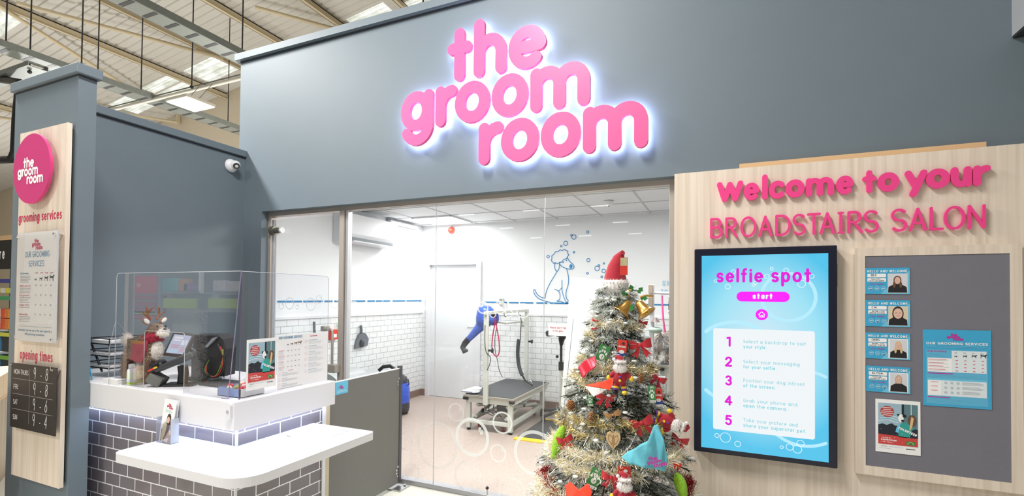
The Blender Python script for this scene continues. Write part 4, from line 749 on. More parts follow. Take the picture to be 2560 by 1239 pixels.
# acrylic price panel
a, b = AY(37, 840, 1.485), AY(144, 575, 1.485); c = AY(139, 858, 1.485)
t = thing('price_panel', 'acrylic grooming price panel standing off the totem board', 'price panel', ((a.x+c.x)/2, 1.49, a.z))
x0, x1, z0, z1 = a.x, c.x, c.z, b.z; w_, h = x1-x0, z1-z0
mb = MB(); box(mb, x0, 1.480, z0, x1, 1.484, z1, FILM); box(mb, x1, 1.480, z0, x1+.002, 1.488, z1, ACRE); mb.build('acrylic_cover', t)
mb = MB(); fr = Fr((x0, 1.486, z0)); rect(mb, fr, 0, 0, w_, h, mat('price_paper', 'eeebe8', .6), 0, .001)
logo(mb, fr, w_*.5, h*.9, w_*.26, P5, .0006, w_=.1); BT = mat('print_steel_blue', '5f93b5', .6)
text(mb, fr, 'OUR GROOMING', w_*.2, h*.77, .026, .0042, BT, .0006, fit=w_*.6, gap=.004); text(mb, fr, 'SERVICES', w_*.3, h*.685, .026, .0042, BT, .0006, fit=w_*.38, gap=.004)
text(mb, fr, 'Dog Grooming', w_*.1, h*.615, .008, .0018, BT, .0006, fit=w_*.2, gap=.001); lines(mb, fr, w_*.1, h*.6, w_*.36, 5, .009, .003, TEXTG)
for k, s in enumerate(('XS', 'small', 'large', 'giant')): text(mb, fr, s, w_*(.47+.12*k), h*.62, .006, .0014, P5, .0006, fit=w_*.07, gap=.0008); dogicon(mb, fr, w_*(.46+.12*k), h*.55, w_*(.05+.02*k), INK, .0006)
for r_ in range(4):
    y = h*(.5-.088*r_); text(mb, fr, ('Bath & blow dry', 'Full groom', 'Puppy intro', 'Nails and tidy')[r_], w_*.09, y, .0075, .0017, P5, .0006, fit=w_*(.28-.02*r_), gap=.001); lines(mb, fr, w_*.09, y-.008, w_*.38, 4 if r_ != 2 else 1, .009, .0028, TEXTG)
    for k in range(4): text(mb, fr, str(20+r_*7+k*5), w_*(.48+.12*k), y+.002, .008, .0016, BT if k == 3 else TEXTG, .0006, gap=.001)
stroke(mb, fr, [(w_*.1, h*.135), (w_*.9, h*.135)], .0015, BT, .0006); text(mb, fr, 'Need help? Just ask one of the salon team for a', w_*.08, h*.09, .009, .0019, BT, .0006, fit=w_*.82, gap=.0012); text(mb, fr, 'FREE grooming consultation', w_*.25, h*.055, .009, .0019, BT, .0006, fit=w_*.48, gap=.0012)
mb.build('price_list', t)
for sx, sz in ((x0+.012, z0+.02), (x1-.03, z0+.02), (x0+.012, z1-.02), (x1-.03, z1-.02)):
    mb = MB(); cyl(mb, (sx, 1.474, sz), (sx, 1.515, sz), .007, CHROME, n=10); mb.build('standoff', t)
# chalkboard
a, b = AY(31, 905, 1.49), AY(140, 1090, 1.49); x0, x1, z0, z1 = a.x, b.x, b.z, a.z; w_, h = x1-x0, z1-z0
t = thing('opening_times_board', 'black chalkboard of opening times low on the totem board', 'chalkboard', ((x0+x1)/2, 1.49, z0))
mb = MB(); box(mb, x0, 1.486, z0, x1, 1.49, z1, mat('chalk_black', '2b2624', .6)); fr = Fr((x0, 1.4858, z0)); CH = mat('chalk_white', 'cfcdca', .8); CHG = mat('chalk_grey', '8d8986', .8)
stroke(mb, fr, [(w_*.43, h*.1), (w_*.43, h*.93)], .003, CHG, .0006)
for k in range(3): stroke(mb, fr, [(w_*.04, h*(.76-.235*k)), (w_*.93, h*(.76-.235*k))], .003, CHG, .0006)
for k, (dy, tm) in enumerate((('MON-THURS', '9-8'), ('FRI', '9-8'), ('SAT', '9-6'), ('SUN', '9-4'))):
    y = h*(.8-.235*k); text(mb, fr, dy, w_*.07, y+.012, .022, .0036, CH, .0008, fit=w_*(.33 if k == 0 else .1), gap=.002)
    for j, ch in enumerate(tm): text(mb, fr, ch, w_*(.51, .66, .77)[j], y-.004, .052 if ch != '-' else .04, .0048, CH, .0008, xs=.55, slant=.08)
mb.build('slate', t)
for sx, sz in ((x0+.012, z1-.015), (x1-.03, z1-.015)):
    mb = MB(); cyl(mb, (sx, 1.478, sz), (sx, 1.515, sz), .006, CHROME, n=8); stroke(mb, Fr((0, 1.483, 0)), [(sx-.03, sz+.02), (sx-.03, sz), (sx, sz)], .006, STEEL, 0, .002); mb.build('bracket', t)
# ================================================================ RECEPTION DESK
TILED = brick('dark_metro_tile', '7a7378', 'f0f0f2', .148, .0725, .0032, -.494, .765, .16, var=.08)
t = thing('reception_desk', 'white topped reception desk with dark metro tiled front and glowing edge', 'desk', (-3.1, 1.98, 0))
mb = MB(); box(mb, -4.04, 1.72, 0, -2.27, 2.3, .80, TILED); mb.build('tiled_body', t)
mb = MB(); box(mb, -4.04, 1.645, .803, -2.19, 2.325, .947, WHITE, .004); mb.build('worktop', t)
mb = MB(); box(mb, -4.03, 1.685, .797, -2.23, 1.70, .803, LED); box(mb, -2.245, 1.70, .797, -2.23, 2.30, .803, LED); mb.build('led_strip', t)
mb = MB(); box(mb, -2.275, 1.714, 0, -2.264, 1.726, .80, WHITE, .002); mb.build('corner_trim', t)
mb = MB(); box(mb, -2.285, 2.3, 0, -2.262, 2.325, .80, WHITE); box(mb, -2.29, 2.327, 0, -2.265, 2.36, .80, mat('beige_edging', 'cdbfa6', .5)); mb.build('end_trim', t)
SH = [(-2.275, 2.23), (-2.275, 1.725), (-2.73, 1.725), (-2.73, 1.45)]+arc(-2.68, 1.45, .05, .05, 180, 270, 5)[1:]+arc(-1.95, 1.53, .13, .13, 270, 360, 9)+arc(-1.84, 2.21, .03, .03, 0, 90, 4)
mb = MB()
prism(mb, [(x, y, .6575) for x, y in SH], (0, 0, .0425), WHITE)
tag(mb.build('writing_shelf', loc=(-2.1, 1.6, .66)), 'white rounded writing shelf wrapped round the corner of the tiled desk', 'shelf')
HL = mat('hatch_line', '3d7aa8', .5)
t = thing('shelf_hatch', 'flush lid outline let into the white writing shelf', 'hatch', (-2.03, 2.0, .70))
mb = MB(); a, b, c = (-2.135, 1.77), (-1.95, 1.77), (-1.95, 2.17); fr = Fr((0, 0, .7002), (1, 0, 0), (0, 1, 0))
stroke(mb, fr, [a, b, (b[0], 1.95)], .003, HL, 0); stroke(mb, fr, [(-1.955, 2.06), c, (-2.0, 2.175)], .004, HL, 0); stroke(mb, fr, [(-2.15, 1.9), (-2.06, 1.79)], .0015, HL, 0); mb.build('lid_seam', t)
mb = MB(); box(mb, -2.19, 1.96, .70, -2.165, 1.966, .7035, GALV); mb.build('latch', t)
# bell push
t = thing('bell_push', 'white oval bell push on the desk front near its corner', 'bell', (-2.222, 1.64, .87)); mb = MB()
poly(mb, Fr((0, 1.632, 0)), rrect(-2.24, .858, -2.203, .945, .0184), WHITE, 0, .013); mb.build('casing', t)
mb = MB(); cyl(mb, (-2.222, 1.630, .90), (-2.222, 1.6325, .90), .0095, mat('button_grey', 'b4b4ba', .4), n=20); mb.build('button', t)
# leaflet holder and leaflets
c0 = AZ(413, 1106, .70); t = thing('leaflet_holder', 'clear leaflet holder standing on the left of the writing shelf', 'leaflet holder', c0)
mb = MB(); W2 = .095
def bx(x0, y0, z0, x1, y1, z1, m): box(mb, c0.x+x0, c0.y+y0, c0.z+z0, c0.x+x1, c0.y+y1, c0.z+z1, m)
bx(-W2/2-.012, .03, .001, W2/2+.012, .033, .19, ACRY); bx(-W2/2-.012, -.012, .001, W2/2+.012, -.009, .10, ACRY); bx(-W2/2-.012, -.012, .001, W2/2+.012, .033, .004, ACRY)
for s in (-1, 1): bx(s*(W2/2+.0105)-.0015, -.01, .001, s*(W2/2+.0105)+.0015, .031, .13, ACRE)
mb.build('pocket', t)
for k in range(3):
    y = c0.y-.004+.008*k; x = c0.x+.003*k; l = thing('leaflet', ['front grooming leaflet showing a woman hugging a dog', 'second leaflet right behind the front one in the holder', 'rearmost leaflet in the clear holder'][k], 'leaflet', (x, y, .705), 'leaflets in the clear holder')
    l.rotation_euler = (math.radians(-5), math.radians(4 if k == 0 else 1), 0)
    mb = MB(); box(mb, -.049, 0, .0, .049, .001, .215, PAPER)
    if k == 0:
        fr = Fr((-.049, -.0002, 0)); logo(mb, fr, .052, .188, .05, P5, .0004, w_=.1); lines(mb, fr, .02, .165, .08, 2, .008, .003, mat('print_mint', 'a9d6cb', .6), .0004)
        poly(mb, fr, [(.012, 0), (.098, 0), (.098, .05), (.088, .085), (.06, .1), (.03, .095), (.01, .06)], mat('print_dusk_navy', '3c4560', .6), .0004)
        disc(mb, fr, .058, .118, .017, HD, .0006, .03); rect(mb, fr, .055, .08, .077, .12, HD, .0007); disc(mb, fr, .055, .115, .0115, SKIN, .0009, .017)
        poly(mb, fr, [(.013, .01), (.02, .09), (.035, .105), (.05, .09), (.045, .04), (.03, .0)], mat('print_dog_cream', 'c6bd9a', .6), .0011); poly(mb, fr, [(.04, .005), (.075, .07), (.09, .06), (.07, .0)], SKIN, .0012)
    mb.build('sheet', l, world=False)
# sneeze screens
t = thing('sneeze_screen', 'clear acrylic screen with a hand hatch along the left of the desk', 'screen', (-2.73, 1.68, .947))
def apane(outline, fr, name, th=.005):
    mb = MB(); poly(mb, fr, outline, ACRY, 0, th); o = mb.build(name, t); return o
fr = Fr((0, 1.68, 0)); hx0, hx1, hz = AY(360, 900, 1.68).x, AY(461, 900, 1.68).x, 1.27
out = [(-3.26, .947)]+[(-3.26, 1.575)]+arc(-3.24, 1.575, .02, .022, 180, 90, 4)[1:]+[(-2.205, 1.597), (-2.285, .947), (hx1, .947)]+arc(hx1-.02, hz-.02, .02, .02, 0, 90, 4)+arc(hx0+.02, hz-.02, .02, .02, 90, 180, 4)+[(hx0, .947)]
mb = MB(); n = len(out); mb.add([fr(u, v, .0) for u, v in out], [tuple(range(n))], ACRY); mb.build('pane', t)
mb = MB(); 
tube(mb, [fr(u, v) for u, v in out[:7]], .0022, ACRE, 5); mb.build('edge', t)
mb = MB(); tube(mb, [fr(-2.205, 1.597), fr(-2.285, .95), fr(-2.335, .95)], .0025, mat('acrylic_violet_edge', '8f83ad', .3), 5); mb.build('edge', t)
mb = MB(); tube(mb, [fr(u, v) for u, v in out[8:-1]]+[fr(hx0, .95)], .0018, ACRE, 5); mb.build('hatch_edge', t)
mb = MB(); f2 = [(-3.26, 1.68+.12, .947), (-3.26, 1.68+.12, 1.16), (-3.26, 1.68, 1.32), (-3.26, 1.68-.03, 1.16), (-3.26, 1.68-.03, .947)]
mb.add(f2, [(0, 1, 2, 3, 4)], ACRY); tube(mb, f2, .0016, ACRE, 5); mb.build('foot', t)
t = thing('sneeze_screen', 'clear acrylic screen with posters along the right of the desk', 'screen', (-2.22, 2.0, .947))
fr = Fr((-2.22, 0, 0), (0, 1, 0), (0, 0, 1), (1, 0, 0)); out = [(1.692, .947), (1.692, 1.597)]+arc(2.26, 1.572, .025, .025, 90, 0, 5)+[(2.285, .947)]
mb = MB(); mb.add([fr(u, v) for u, v in out], [tuple(range(len(out)))], ACRY); mb.build('pane', t)
mb = MB(); tube(mb, [fr(u, v) for u, v in out], .002, ACRE, 5); mb.build('edge', t)
mb = MB(); tube(mb, [fr(1.692, .95), fr(1.692, 1.597)], .0028, mat('acrylic_dark_edge', '5d5870', .3), 5); mb.build('edge', t)
mb = MB(); f3 = Fr((-2.217, 1.727, .985), (0, 1, 0), (0, 0, 1), (1, 0, 0)); xmas(mb, f3, .182, .262)
tag(mb.build('christmas_poster', loc=(-2.217, 1.82, .985)), 'Christmas volunteer poster taped to the desk screen', 'poster')
mb = MB(); f3 = Fr((-2.217, 1.914, .955), (0, 1, 0), (0, 0, 1), (1, 0, 0)); w_, h = .368, .30
PP = mat('price_sheet', 'efeff1', .6); rect(mb, f3, 0, 0, w_, h, PP, 0, .001)
text(mb, f3, 'OUR GROOMING SERVICES', w_*.02, h*.93, .011, .0026, BT, .0005, fit=w_*.44, gap=.002); text(mb, f3, 'Our treatments', w_*.62, h*.93, .006, .0013, P5, .0005, fit=w_*.15, gap=.001)
for k in range(4): dogicon(mb, f3, w_*(.17+.07*k), h*.8, w_*(.035+.013*k), HB, .0005)
for r_ in range(4):
    lines(mb, f3, w_*.02, h*(.72-.1*r_), w_*.14, 2, .005, .0016, mat('print_pale_red', 'd78b94', .6)); lines(mb, f3, w_*.02, h*(.68-.1*r_), w_*.13, 3, .004, .001, MATS['faint_icon'])
    for k in range(4): rect(mb, f3, w_*(.18+.07*k), h*(.7-.1*r_), w_*(.205+.07*k), h*(.712-.1*r_), TEXTG, .0005)
for r_ in range(7):
    y = h*(.84-.115*r_); 
    if r_ < 6: _ribbon(mb, f3, [(w_*.535+a_, y+b_) for a_, b_ in arc(0, 0, .0085, .0085, 0, 360, 14)], .0007, MATS['print_pale_red'], .0005, 0); lines(mb, f3, w_*.535-.004, y+.001, w_*.535+.004, 1, .004, .001, MATS['print_pale_red'], .0005, 0); lines(mb, f3, w_*.59, y+.008, w_*.78, 1, .004, .0016, BT); lines(mb, f3, w_*.59, y, w_*.92, 4, .0045, .0009, MATS['faint_icon'])
for r_ in range(3):
    y = h*(.28-.1*r_); _ribbon(mb, f3, [(w_*.04+a_, y+b_) for a_, b_ in arc(0, 0, .0075, .0075, 0, 360, 14)], .0007, MATS['print_pale_red'], .0005, 0); lines(mb, f3, w_*.09, y+.008, w_*.2, 1, .004, .0014, BT); lines(mb, f3, w_*.09, y, w_*.42, 3, .004, .0009, TEXTG)
lines(mb, f3, w_*.2, h*.34, w_*.29, 1, .004, .002, P5); stroke(mb, f3, [(w_*.02, h*.02), (w_*.47, h*.02)], .002, TEXTG, .0005)
tag(mb.build('services_poster', loc=(-2.217, 2.1, .955)), 'wide white grooming services price sheet on the desk screen', 'poster')
# grey gate panel
t = thing('barrier_panel', 'plain grey barrier panel between desk and salon glass', 'panel', (-2.285, 2.75, 0))
mb = MB(); box(mb, -2.298, 2.365, .03, -2.277, 3.1, .915, GREYP); box(mb, -2.299, 2.365, .912, -2.276, 3.1, .917, WHITE); mb.build('board', t)
mb = MB(); box(mb, -2.3, 3.1, .03, -2.272, 3.13, .935, mat('gate_post', '5f6068', .4, metal=.5)); mb.build('end_post', t)
for s in (0, 1):
    mb = MB()
    box(mb, -2.36, 3.02, 0, -2.2, 3.15, .012, STEEL, .002); cyl(mb, (-2.23, 3.12, .01), (-2.23, 3.12, .02), .01, STEEL)
    if s == 0: mb.build('foot_plate', t)
for zb in (.84, .16):
    for k, dy in enumerate((.012, -.002, -.002, .008)):
        mb = MB(); cyl(mb, (-2.277, 3.075+dy, zb-k*.024), (-2.272, 3.075+dy, zb-k*.024), .008, CHROME, n=10); mb.build('bolt', t)
mb = MB(); a, b = AX(838, 988, -2.2755), AX(870, 950, -2.2755); fr = Fr((-2.2755, a.y+.002, a.z+.0), (0, 1, 0), (0, 0, 1), (1, 0, 0)); w_, h = b.y-a.y, .913-a.z
rect(mb, fr, 0, 0, w_, h, CBL, 0, .001); logo(mb, fr, w_*.45, h*.6, w_*.4, MAG, .0005, w_=.12); lines(mb, fr, w_*.1, h*.3, w_*.9, 2, .008, .002, PAPER, .0005)
tag(mb.build('blue_sticker', loc=(-2.2755, a.y, a.z)), 'small blue logo sticker at the top corner of the barrier panel', 'sticker')
# dome camera
c = AX(576, 414, -4.05); t = thing('security_camera', 'white dome security camera high on the slate side wall', 'camera', c)
mb = MB(); lathe(mb, [(0, .002), (.058, .002), (.06, .012), (.05, .03), (.034, .042), (0, .046)], c, WHITE, (1, 0, 0), 28); mb.build('base', t)
cc = c+Vector((.052, .012, .004)); mb = MB(); ell(mb, cc, .04, WHITE, n=24, k=16); mb.build('eyeball', t)
dr = Vector((.75, -.3, -.42)).normalized(); mb = MB(); cyl(mb, cc+dr*.018, cc+dr*.036, .031, BLACK, r2=.026, n=24); cyl(mb, cc+dr*.036, cc+dr*.0375, .026, mat('lens_glass', '08080c', .05), n=24); mb.build('lens', t)
# ================================================================ ON THE DESK
DZ = .9475
# wire tray
c = AZ(262, 945, DZ); t = thing('letter_tray', 'black wire three-tier letter tray at the left end of the desk', 'letter tray', (c.x, c.y+.05, DZ)); x0, x1, y0, y1 = c.x-.17, c.x+.04, c.y, c.y+.24
for k in range(3):
    z = DZ+.06+.075*k; mb = MB()
    for zz, ins in ((z, 0), (z+.035, -.004)): tube(mb, [(x0+ins, y0+ins, zz), (x1-ins, y0+ins, zz), (x1-ins, y1, zz), (x0+ins, y1, zz)], .0035, BLACK, 5, True)
    for i in range(9): x = x0+(x1-x0)*i/8; cyl(mb, (x, y0, z), (x, y1, z), .002, BLACK, n=4)
    for sx in (x0, x1):
        for sy in (y0, y1): cyl(mb, (sx, sy, z), (sx, sy, z+.035), .003, BLACK, n=4)
    mb.build('tier', t)
for sx in (x0, x1):
    for sy in (y0, y1):
        mb = MB(); cyl(mb, (sx, sy, DZ), (sx, sy, DZ+.25), .003, BLACK, n=5); mb.build('leg', t)
for k in range(3):
    z = DZ+.064+.075*k; mb = MB(); box(mb, x0+.008, y0+.01, z, x1-.01, y1-.01, z+.012+.004*k, PAPER)
    tag(mb.build('paper_stack', loc=(c.x, c.y+.1, z)), 'paper in the %s tier of the black letter tray' % ('lowest', 'middle', 'top')[k], 'paper')
a, b = AY(255, 928, 1.78), AY(225, 848, 1.78); mb = MB(); cyl(mb, a, b, .006, BLACK); ell(mb, b, .009, BLACK)
tag(mb.build('stylus', loc=a), 'long black stick leaning against the letter tray', 'stick')
a, b = AY(230, 948, 1.70), AY(224, 918, 1.70); mb = MB(); cyl(mb, a, b, .004, CB); tag(mb.build('pen', loc=a), 'bright blue pen hanging at the desk edge beside the totem', 'pen')
# reindeer
c = AZ(340, 958, DZ); t = thing('toy_reindeer', 'fluffy brown toy reindeer with antlers and red scarf on the desk', 'soft toy', (c.x, c.y+.03, DZ), rz=math.radians(16)); t.scale = (.84, .84, .96)
FURB = mat('brown_plush', '8d6f56', .95, bump=.6, bscale=120, var=.15, sheen=.4); FURW = mat('cream_plush', 'f1ebe2', .95, sheen=.4); FURR = mat('red_plush', 'a51b3a', .95, var=.15, sheen=.4); ANT = mat('antler_brown', '8a5c3c', .8)
FURD = mat('brown_plush_dark', '6f5440', .95)
N = [((-.075, 0, .215), .062), ((0, 0, .215), .06), ((.065, 0, .225), .062), ((.09, 0, .29), .042), ((.1, 0, .345), .055), ((.15, 0, .325), .035)]
E_ = [(0, 1), (1, 2), (2, 3), (3, 4), (4, 5)]
for (px, py) in ((-.085, .038), (-.085, -.038), (.07, .038), (.07, -.038)):
    i = len(N); N += [((px, py, .15), .034), ((px+(-.012 if px < 0 else .004), py, .08), .025), ((px+.006, py, .025), .027), ((px+.018, py, .016), .022)]; E_ += [(0 if px < 0 else 2, i), (i, i+1), (i+1, i+2), (i+2, i+3)]
bd = skin('body', N, E_, 2, FURB, t, 1); fur(bd, 7000, .016, FURB, 'fur', .0011, .5, lambda p, r: FURW if (p.x > .13 and p.z > .28) or (p.x > .085 and .15 < p.z < .27) else r.choice([FURB, FURB, FURD]))
mb = MB(); ell(mb, (.115, 0, .205), (.03, .045, .06), FURW); ch_ = mb.build('chest_patch', t, world=False); fur(ch_, 900, .014, FURW, 'fur', .0011, .5)
for s in (-1, 1):
    mb = MB(); tube(mb, [(.085, s*.025, .39), (.08, s*.045, .43), (.075, s*.05, .475)], .007, ANT, 6); tube(mb, [(.08, s*.045, .43), (.1, s*.03, .47)], .006, ANT, 5); tube(mb, [(.083, s*.03, .40), (.08, s*.085, .44)], .006, ANT, 5); mb.build('antler', t, world=False)
    mb = MB(); ell(mb, (.09, s*.07, .385), (.012, .035, .02), FURB, Matrix.Rotation(s*.5, 3, 'X')); ell(mb, (.1, s*.072, .386), (.006, .026, .013), FURW, Matrix.Rotation(s*.5, 3, 'X')); mb.build('ear', t, world=False)
    mb = MB(); ell(mb, (.148, s*.034, .352), .0075, BLACK); mb.build('eye', t, world=False)
mb = MB(); ell(mb, (.175, 0, .335), (.01, .012, .009), DARKG); mb.build('nose', t, world=False)
mb = MB(); ell(mb, (.158, 0, .312), (.032, .04, .024), FURW); mz = mb.build('muzzle', t, world=False); fur(mz, 900, .014, FURW, 'fur', .001, .3)
mb = MB(); ell(mb, (-.125, 0, .265), (.024, .024, .03), FURW); tl = mb.build('tail', t, world=False); fur(tl, 900, .022, FURW, 'fur', .001, .2)
mb = MB(); lathe(mb, [(.05, -.03), (.066, -.01), (.066, .015), (.048, .035)], (.085, 0, .275), FURR, (-.35, 0, 1), 18); poly(mb, Fr((.05, -.078, .15), (1, 0, 0), (0, .05, 1)), [(-.07, 0), (.02, -.02), (.05, .06), (.06, .12), (-.05, .11)], FURR, 0, .01); sc = mb.build('scarf', t, world=False); fur(sc, 1800, .014, FURR, 'fur', .001, .3)
# slips and bottles
mb = MB(); c = AZ(290, 958, DZ); 
for k in range(9): box(mb, c.x-.07+R.uniform(-.003, .003), c.y-.03, DZ+.0035*k, c.x+.075+R.uniform(-.003, .003), c.y+.07, DZ+.0035*k+.003, PAPER)
tag(mb.build('leaflet_pile', loc=c), 'neat low pile of white leaflets in front of the toy reindeer', 'leaflets')
def bottle(px, py, h, r, body, band, label):
    c = AZ(px, py, DZ); t = thing('bottle', label, 'bottle', c); mb = MB(); lathe(mb, [(0, 0), (r, 0), (r, h*.68), (r*.75, h*.78), (r*.5, h*.8)], c, body, n=18); mb.build('container', t)
    mb = MB(); lathe(mb, [(r*.55, h*.79), (r*.72, h*.8), (r*.72, h*.97), (0, h)], c, WHITE, n=16); mb.build('cap', t)
    mb = MB(); lathe(mb, [(r*1.02, h*.05), (r*1.02, h*.14)], c, band, n=18); lathe(mb, [(r*1.015, h*.3), (r*1.015, h*.6)], c, mat('label_pale_green', 'dfe9d4', .5), n=18); mb.build('label_band', t)
bottle(329, 962, .125, .0235, WHITE, mat('lime_print', 'b5d94c', .5), 'white bottle with a lime band standing beside the leaflet pile')
bottle(347, 955, .125, .022, mat('milky_bottle', 'cfc8c2', .4), MATS['lime_print'], 'milky bottle directly in front of the toy reindeer legs')
# card reader on its stand
c = AZ(425, 966, DZ); t = thing('card_reader', 'black card payment terminal on an angled stand at the hand hatch', 'card reader', (c.x-.01, c.y+.04, DZ), rz=math.radians(32)); t.scale = (1.1, 1.1, 1.1); LCD = mat('terminal_lcd', '9fb0a8', emit=.45)
mb = MB(); box(mb, -.05, -.04, 0, .1, .05, .012, BLACK, .005); mb.build('base', t, world=False)
mb = MB(); tube(mb, [(.03, 0, .01), (.035, 0, .06), (.03, 0, .105)], .024, BLACK, 12); mb.build('stand', t, world=False)
Mx = Matrix.Rotation(math.radians(-24), 3, 'Y'); mb = MB(); rbox(mb, Vector((.0, 0, .125)), (.2, .08, .03), Mx, DARKG, .008); mb.build('body', t, world=False)
mb = MB(); rbox(mb, Vector((.04, 0, .159)), (.07, .06, .004), Mx, LCD, .001); mb.build('lcd', t, world=False)
mb = MB(); rbox(mb, Vector((-.085, 0, .105)), (.06, .085, .055), Mx, BLACK, .018); mb.build('printer_cover', t, world=False)
mb = MB(); rbox(mb, Vector((-.1, -.044, .09)), (.03, .003, .008), Mx, mat('logo_red', 'd8392e', .5)); rbox(mb, Vector((-.08, -.044, .1)), (.02, .003, .008), Mx, mat('logo_yellow', 'e8c23a', .5)); mb.build('scheme_logo', t, world=False)
mb = MB(); rbox(mb, Vector((-.085, -.01, .035)), (.07, .08, .05), Matrix.Rotation(math.radians(30), 3, 'Y'), mat('warm_grey_plastic', '6a6c68', .45), .006); mb.build('keypad_shield', t, world=False)
# till screen facing the customer
A, B_, C_, D_ = AY(434, 829, 1.98), AY(486, 834, 1.98), AY(457, 894, 1.90), AY(406, 888, 1.90)
t = thing('customer_display', 'grey-framed customer display tilted above the card reader', 'display', ((C_+D_)/2).xy.to_3d()+Vector((0, 0, DZ)))
nn = (B_-A).cross(D_-A).normalized(); nn = -nn if nn.y > 0 else nn
mb = MB(); prism(mb, [A, B_, C_, D_], -nn*.018, mat('display_frame', '55504f', .4)); mb.build('frame', t)
mb = MB(); q = lambda u, v: (A*(1-u)+B_*u)*(1-v)+(D_*(1-u)+C_*u)*v+nn*.001
mb.add([q(.1, .09), q(.93, .1), q(.93, .87), q(.1, .87)], [(0, 1, 2, 3)], mat('display_glow', 'c3c8dc', emit=.85))
for v0, v1, u0, u1, cc_ in ((.18, .26, .2, .6, 'e9e6ef'), (.3, .36, .2, .55, 'e9e6ef'), (.3, .5, .62, .9, 'dfe6f2'), (.52, .56, .2, .6, 'c79fb2'), (.6, .64, .2, .6, 'c79fb2'), (.72, .84, .15, .6, 'bcd3e6'), (.56, .8, .68, .9, 'c8b7c4')):
    mm = mat('glow_'+cc_, cc_, emit=.85); mb.add([q(u0, v0)+nn*.001, q(u1, v0)+nn*.001, q(u1, v1)+nn*.001, q(u0, v1)+nn*.001], [(0, 1, 2, 3)], mm)
mb.build('picture', t)
mb = MB(); P1 = (B_+C_)/2-nn*.02; tube(mb, [P1+Vector((-.03, .0, 0)), P1+Vector((.03, .03, -.05)), Vector((P1.x+.05, P1.y+.03, DZ+.1)), Vector((P1.x+.05, P1.y+.03, DZ))], .018, DARKG, 8); box(mb, P1.x-.05, P1.y-.03, DZ, P1.x+.15, P1.y+.1, DZ+.012, BLACK, .004); mb.build('stand', t)
# till seen from behind
A, B_, C_, D_ = AY(487, 838, 2.0), AY(562, 842, 2.0), AY(560, 925, 1.95), AY(500, 925, 1.95)
t = thing('till_monitor', 'black till monitor seen from behind with its cables', 'monitor', Vector(((C_.x+D_.x)/2, 1.97, DZ)))
mb = MB(); prism(mb, [AY(484, 838, 1.98), AY(545, 838, 1.98), AY(558, 848, 1.98), AY(566, 872, 1.98), AY(562, 940, 1.95), AY(510, 945, 1.95), AY(495, 890, 1.97), AY(483, 872, 1.98)], (.02, .05, .01), mat('till_black', '26262a', .4)); mb.build('shell', t)
mb = MB(); prism(mb, [AY(530, 845, 1.965), AY(543, 841, 1.965), AY(518, 868, 1.965), AY(512, 866, 1.965)], (0, .012, 0), GREYM); mb.build('hinge_cover', t)
mb = MB(); a = AY(492, 880, 1.99); prism(mb, [AY(479, 880, 1.97), AY(500, 882, 1.97), AY(499, 972, 1.97), AY(477, 972, 1.97)], (.01, .05, 0), mat('till_grey', '4b4c4e', .45)); mb.build('column', t)
mb = MB(); c = AZ(500, 972, DZ); box(mb, c.x-.12, 1.86, DZ, c.x+.14, 2.02, DZ+.014, DARKG, .004); mb.build('base', t)
for k, (cx_, m_) in enumerate(((0, BLACK), (1, mat('cable_red', 'b3302c', .5)), (2, mat('cable_green', '6f8f3c', .5)), (3, BLACK))):
    mb = MB(); pts = [AY(545+6*k, 860+6*k, 1.955), AY(562-2*k, 900, 1.95), AY(556-8*k, 935+4*k, 1.94), AY(535-8*k, 946-4*k, 1.935), AY(518-4*k, 935-6*k, 1.93), AY(512+8*k, 905-8*k, 1.94)]
    P = []
    for i in range(len(pts)-1): P += [pts[i].lerp(pts[i+1], s/4) for s in range(4)]
    for _ in range(2): P = [P[0]]+[(P[i-1]+P[i]*2+P[i+1])/4 for i in range(1, len(P)-1)]+[P[-1]]
    tube(mb, P, .004, m_, 6); mb.build('cable', t)
mb = MB(); tube(mb, [AY(520, 950, 1.94), AY(508, 958, 1.94), AY(506, 972, 1.93)], .003, MATS['cable_red'], 5); tube(mb, [AY(520, 950, 1.94), AY(517, 962, 1.94)], .003, BLACK, 5); mb.build('cable', t)
mb = MB(); box(mb, AY(540, 850, 2.06).x, 2.06, AY(540, 855, 2.06).z, AY(561, 850, 2.06).x, 2.065, AY(550, 834, 2.06).z, PAPER); tube(mb, [AY(550, 855, 2.063), (AY(552, 855, 2.063).x, 2.09, DZ)], .004, GREYM, 5)
tag(mb.build('note_card', loc=(AY(550, 850, 2.06).x, 2.06, DZ)), 'blank white note card standing behind the till monitor', 'card')
# box of treats
c = AZ(573, 985, DZ); d0 = AZ(540, 978, DZ); t = thing('treat_box', 'blue and white open cardboard box of treats at the desk corner', 'box', (c.x-.04, c.y+.04, DZ)); x0, x1, y0, y1 = -2.42, -2.25, 1.72, 1.86; BB = mat('box_blue', '8fa3cf', .5, var=.2, vscale=80)
mb = MB(); box(mb, x0, y0, DZ, x1, y0+.003, DZ+.045, BB); box(mb, x1-.003, y0, DZ, x1, y1, DZ+.045, PAPER); box(mb, x0, y0, DZ, x0+.003, y1, DZ+.045, BB); box(mb, x0, y0, DZ, x1, y1, DZ+.003, PAPER); mb.build('tray', t)
mb = MB(); prism(mb, [(x0, y1, DZ), (x1, y1, DZ), (x1, y1, DZ+.13), (x1-.08, y1, DZ+.12), (x0, y1, DZ+.06)], (0, .003, 0), PAPER); mb.build('header_card', t)
TR = [mat('treat_red', 'd0364a', .4), mat('treat_cream', 'e9dcc4', .5), mat('treat_pink', 'd98a95', .5), mat('treat_olive', 'a5a860', .5)]
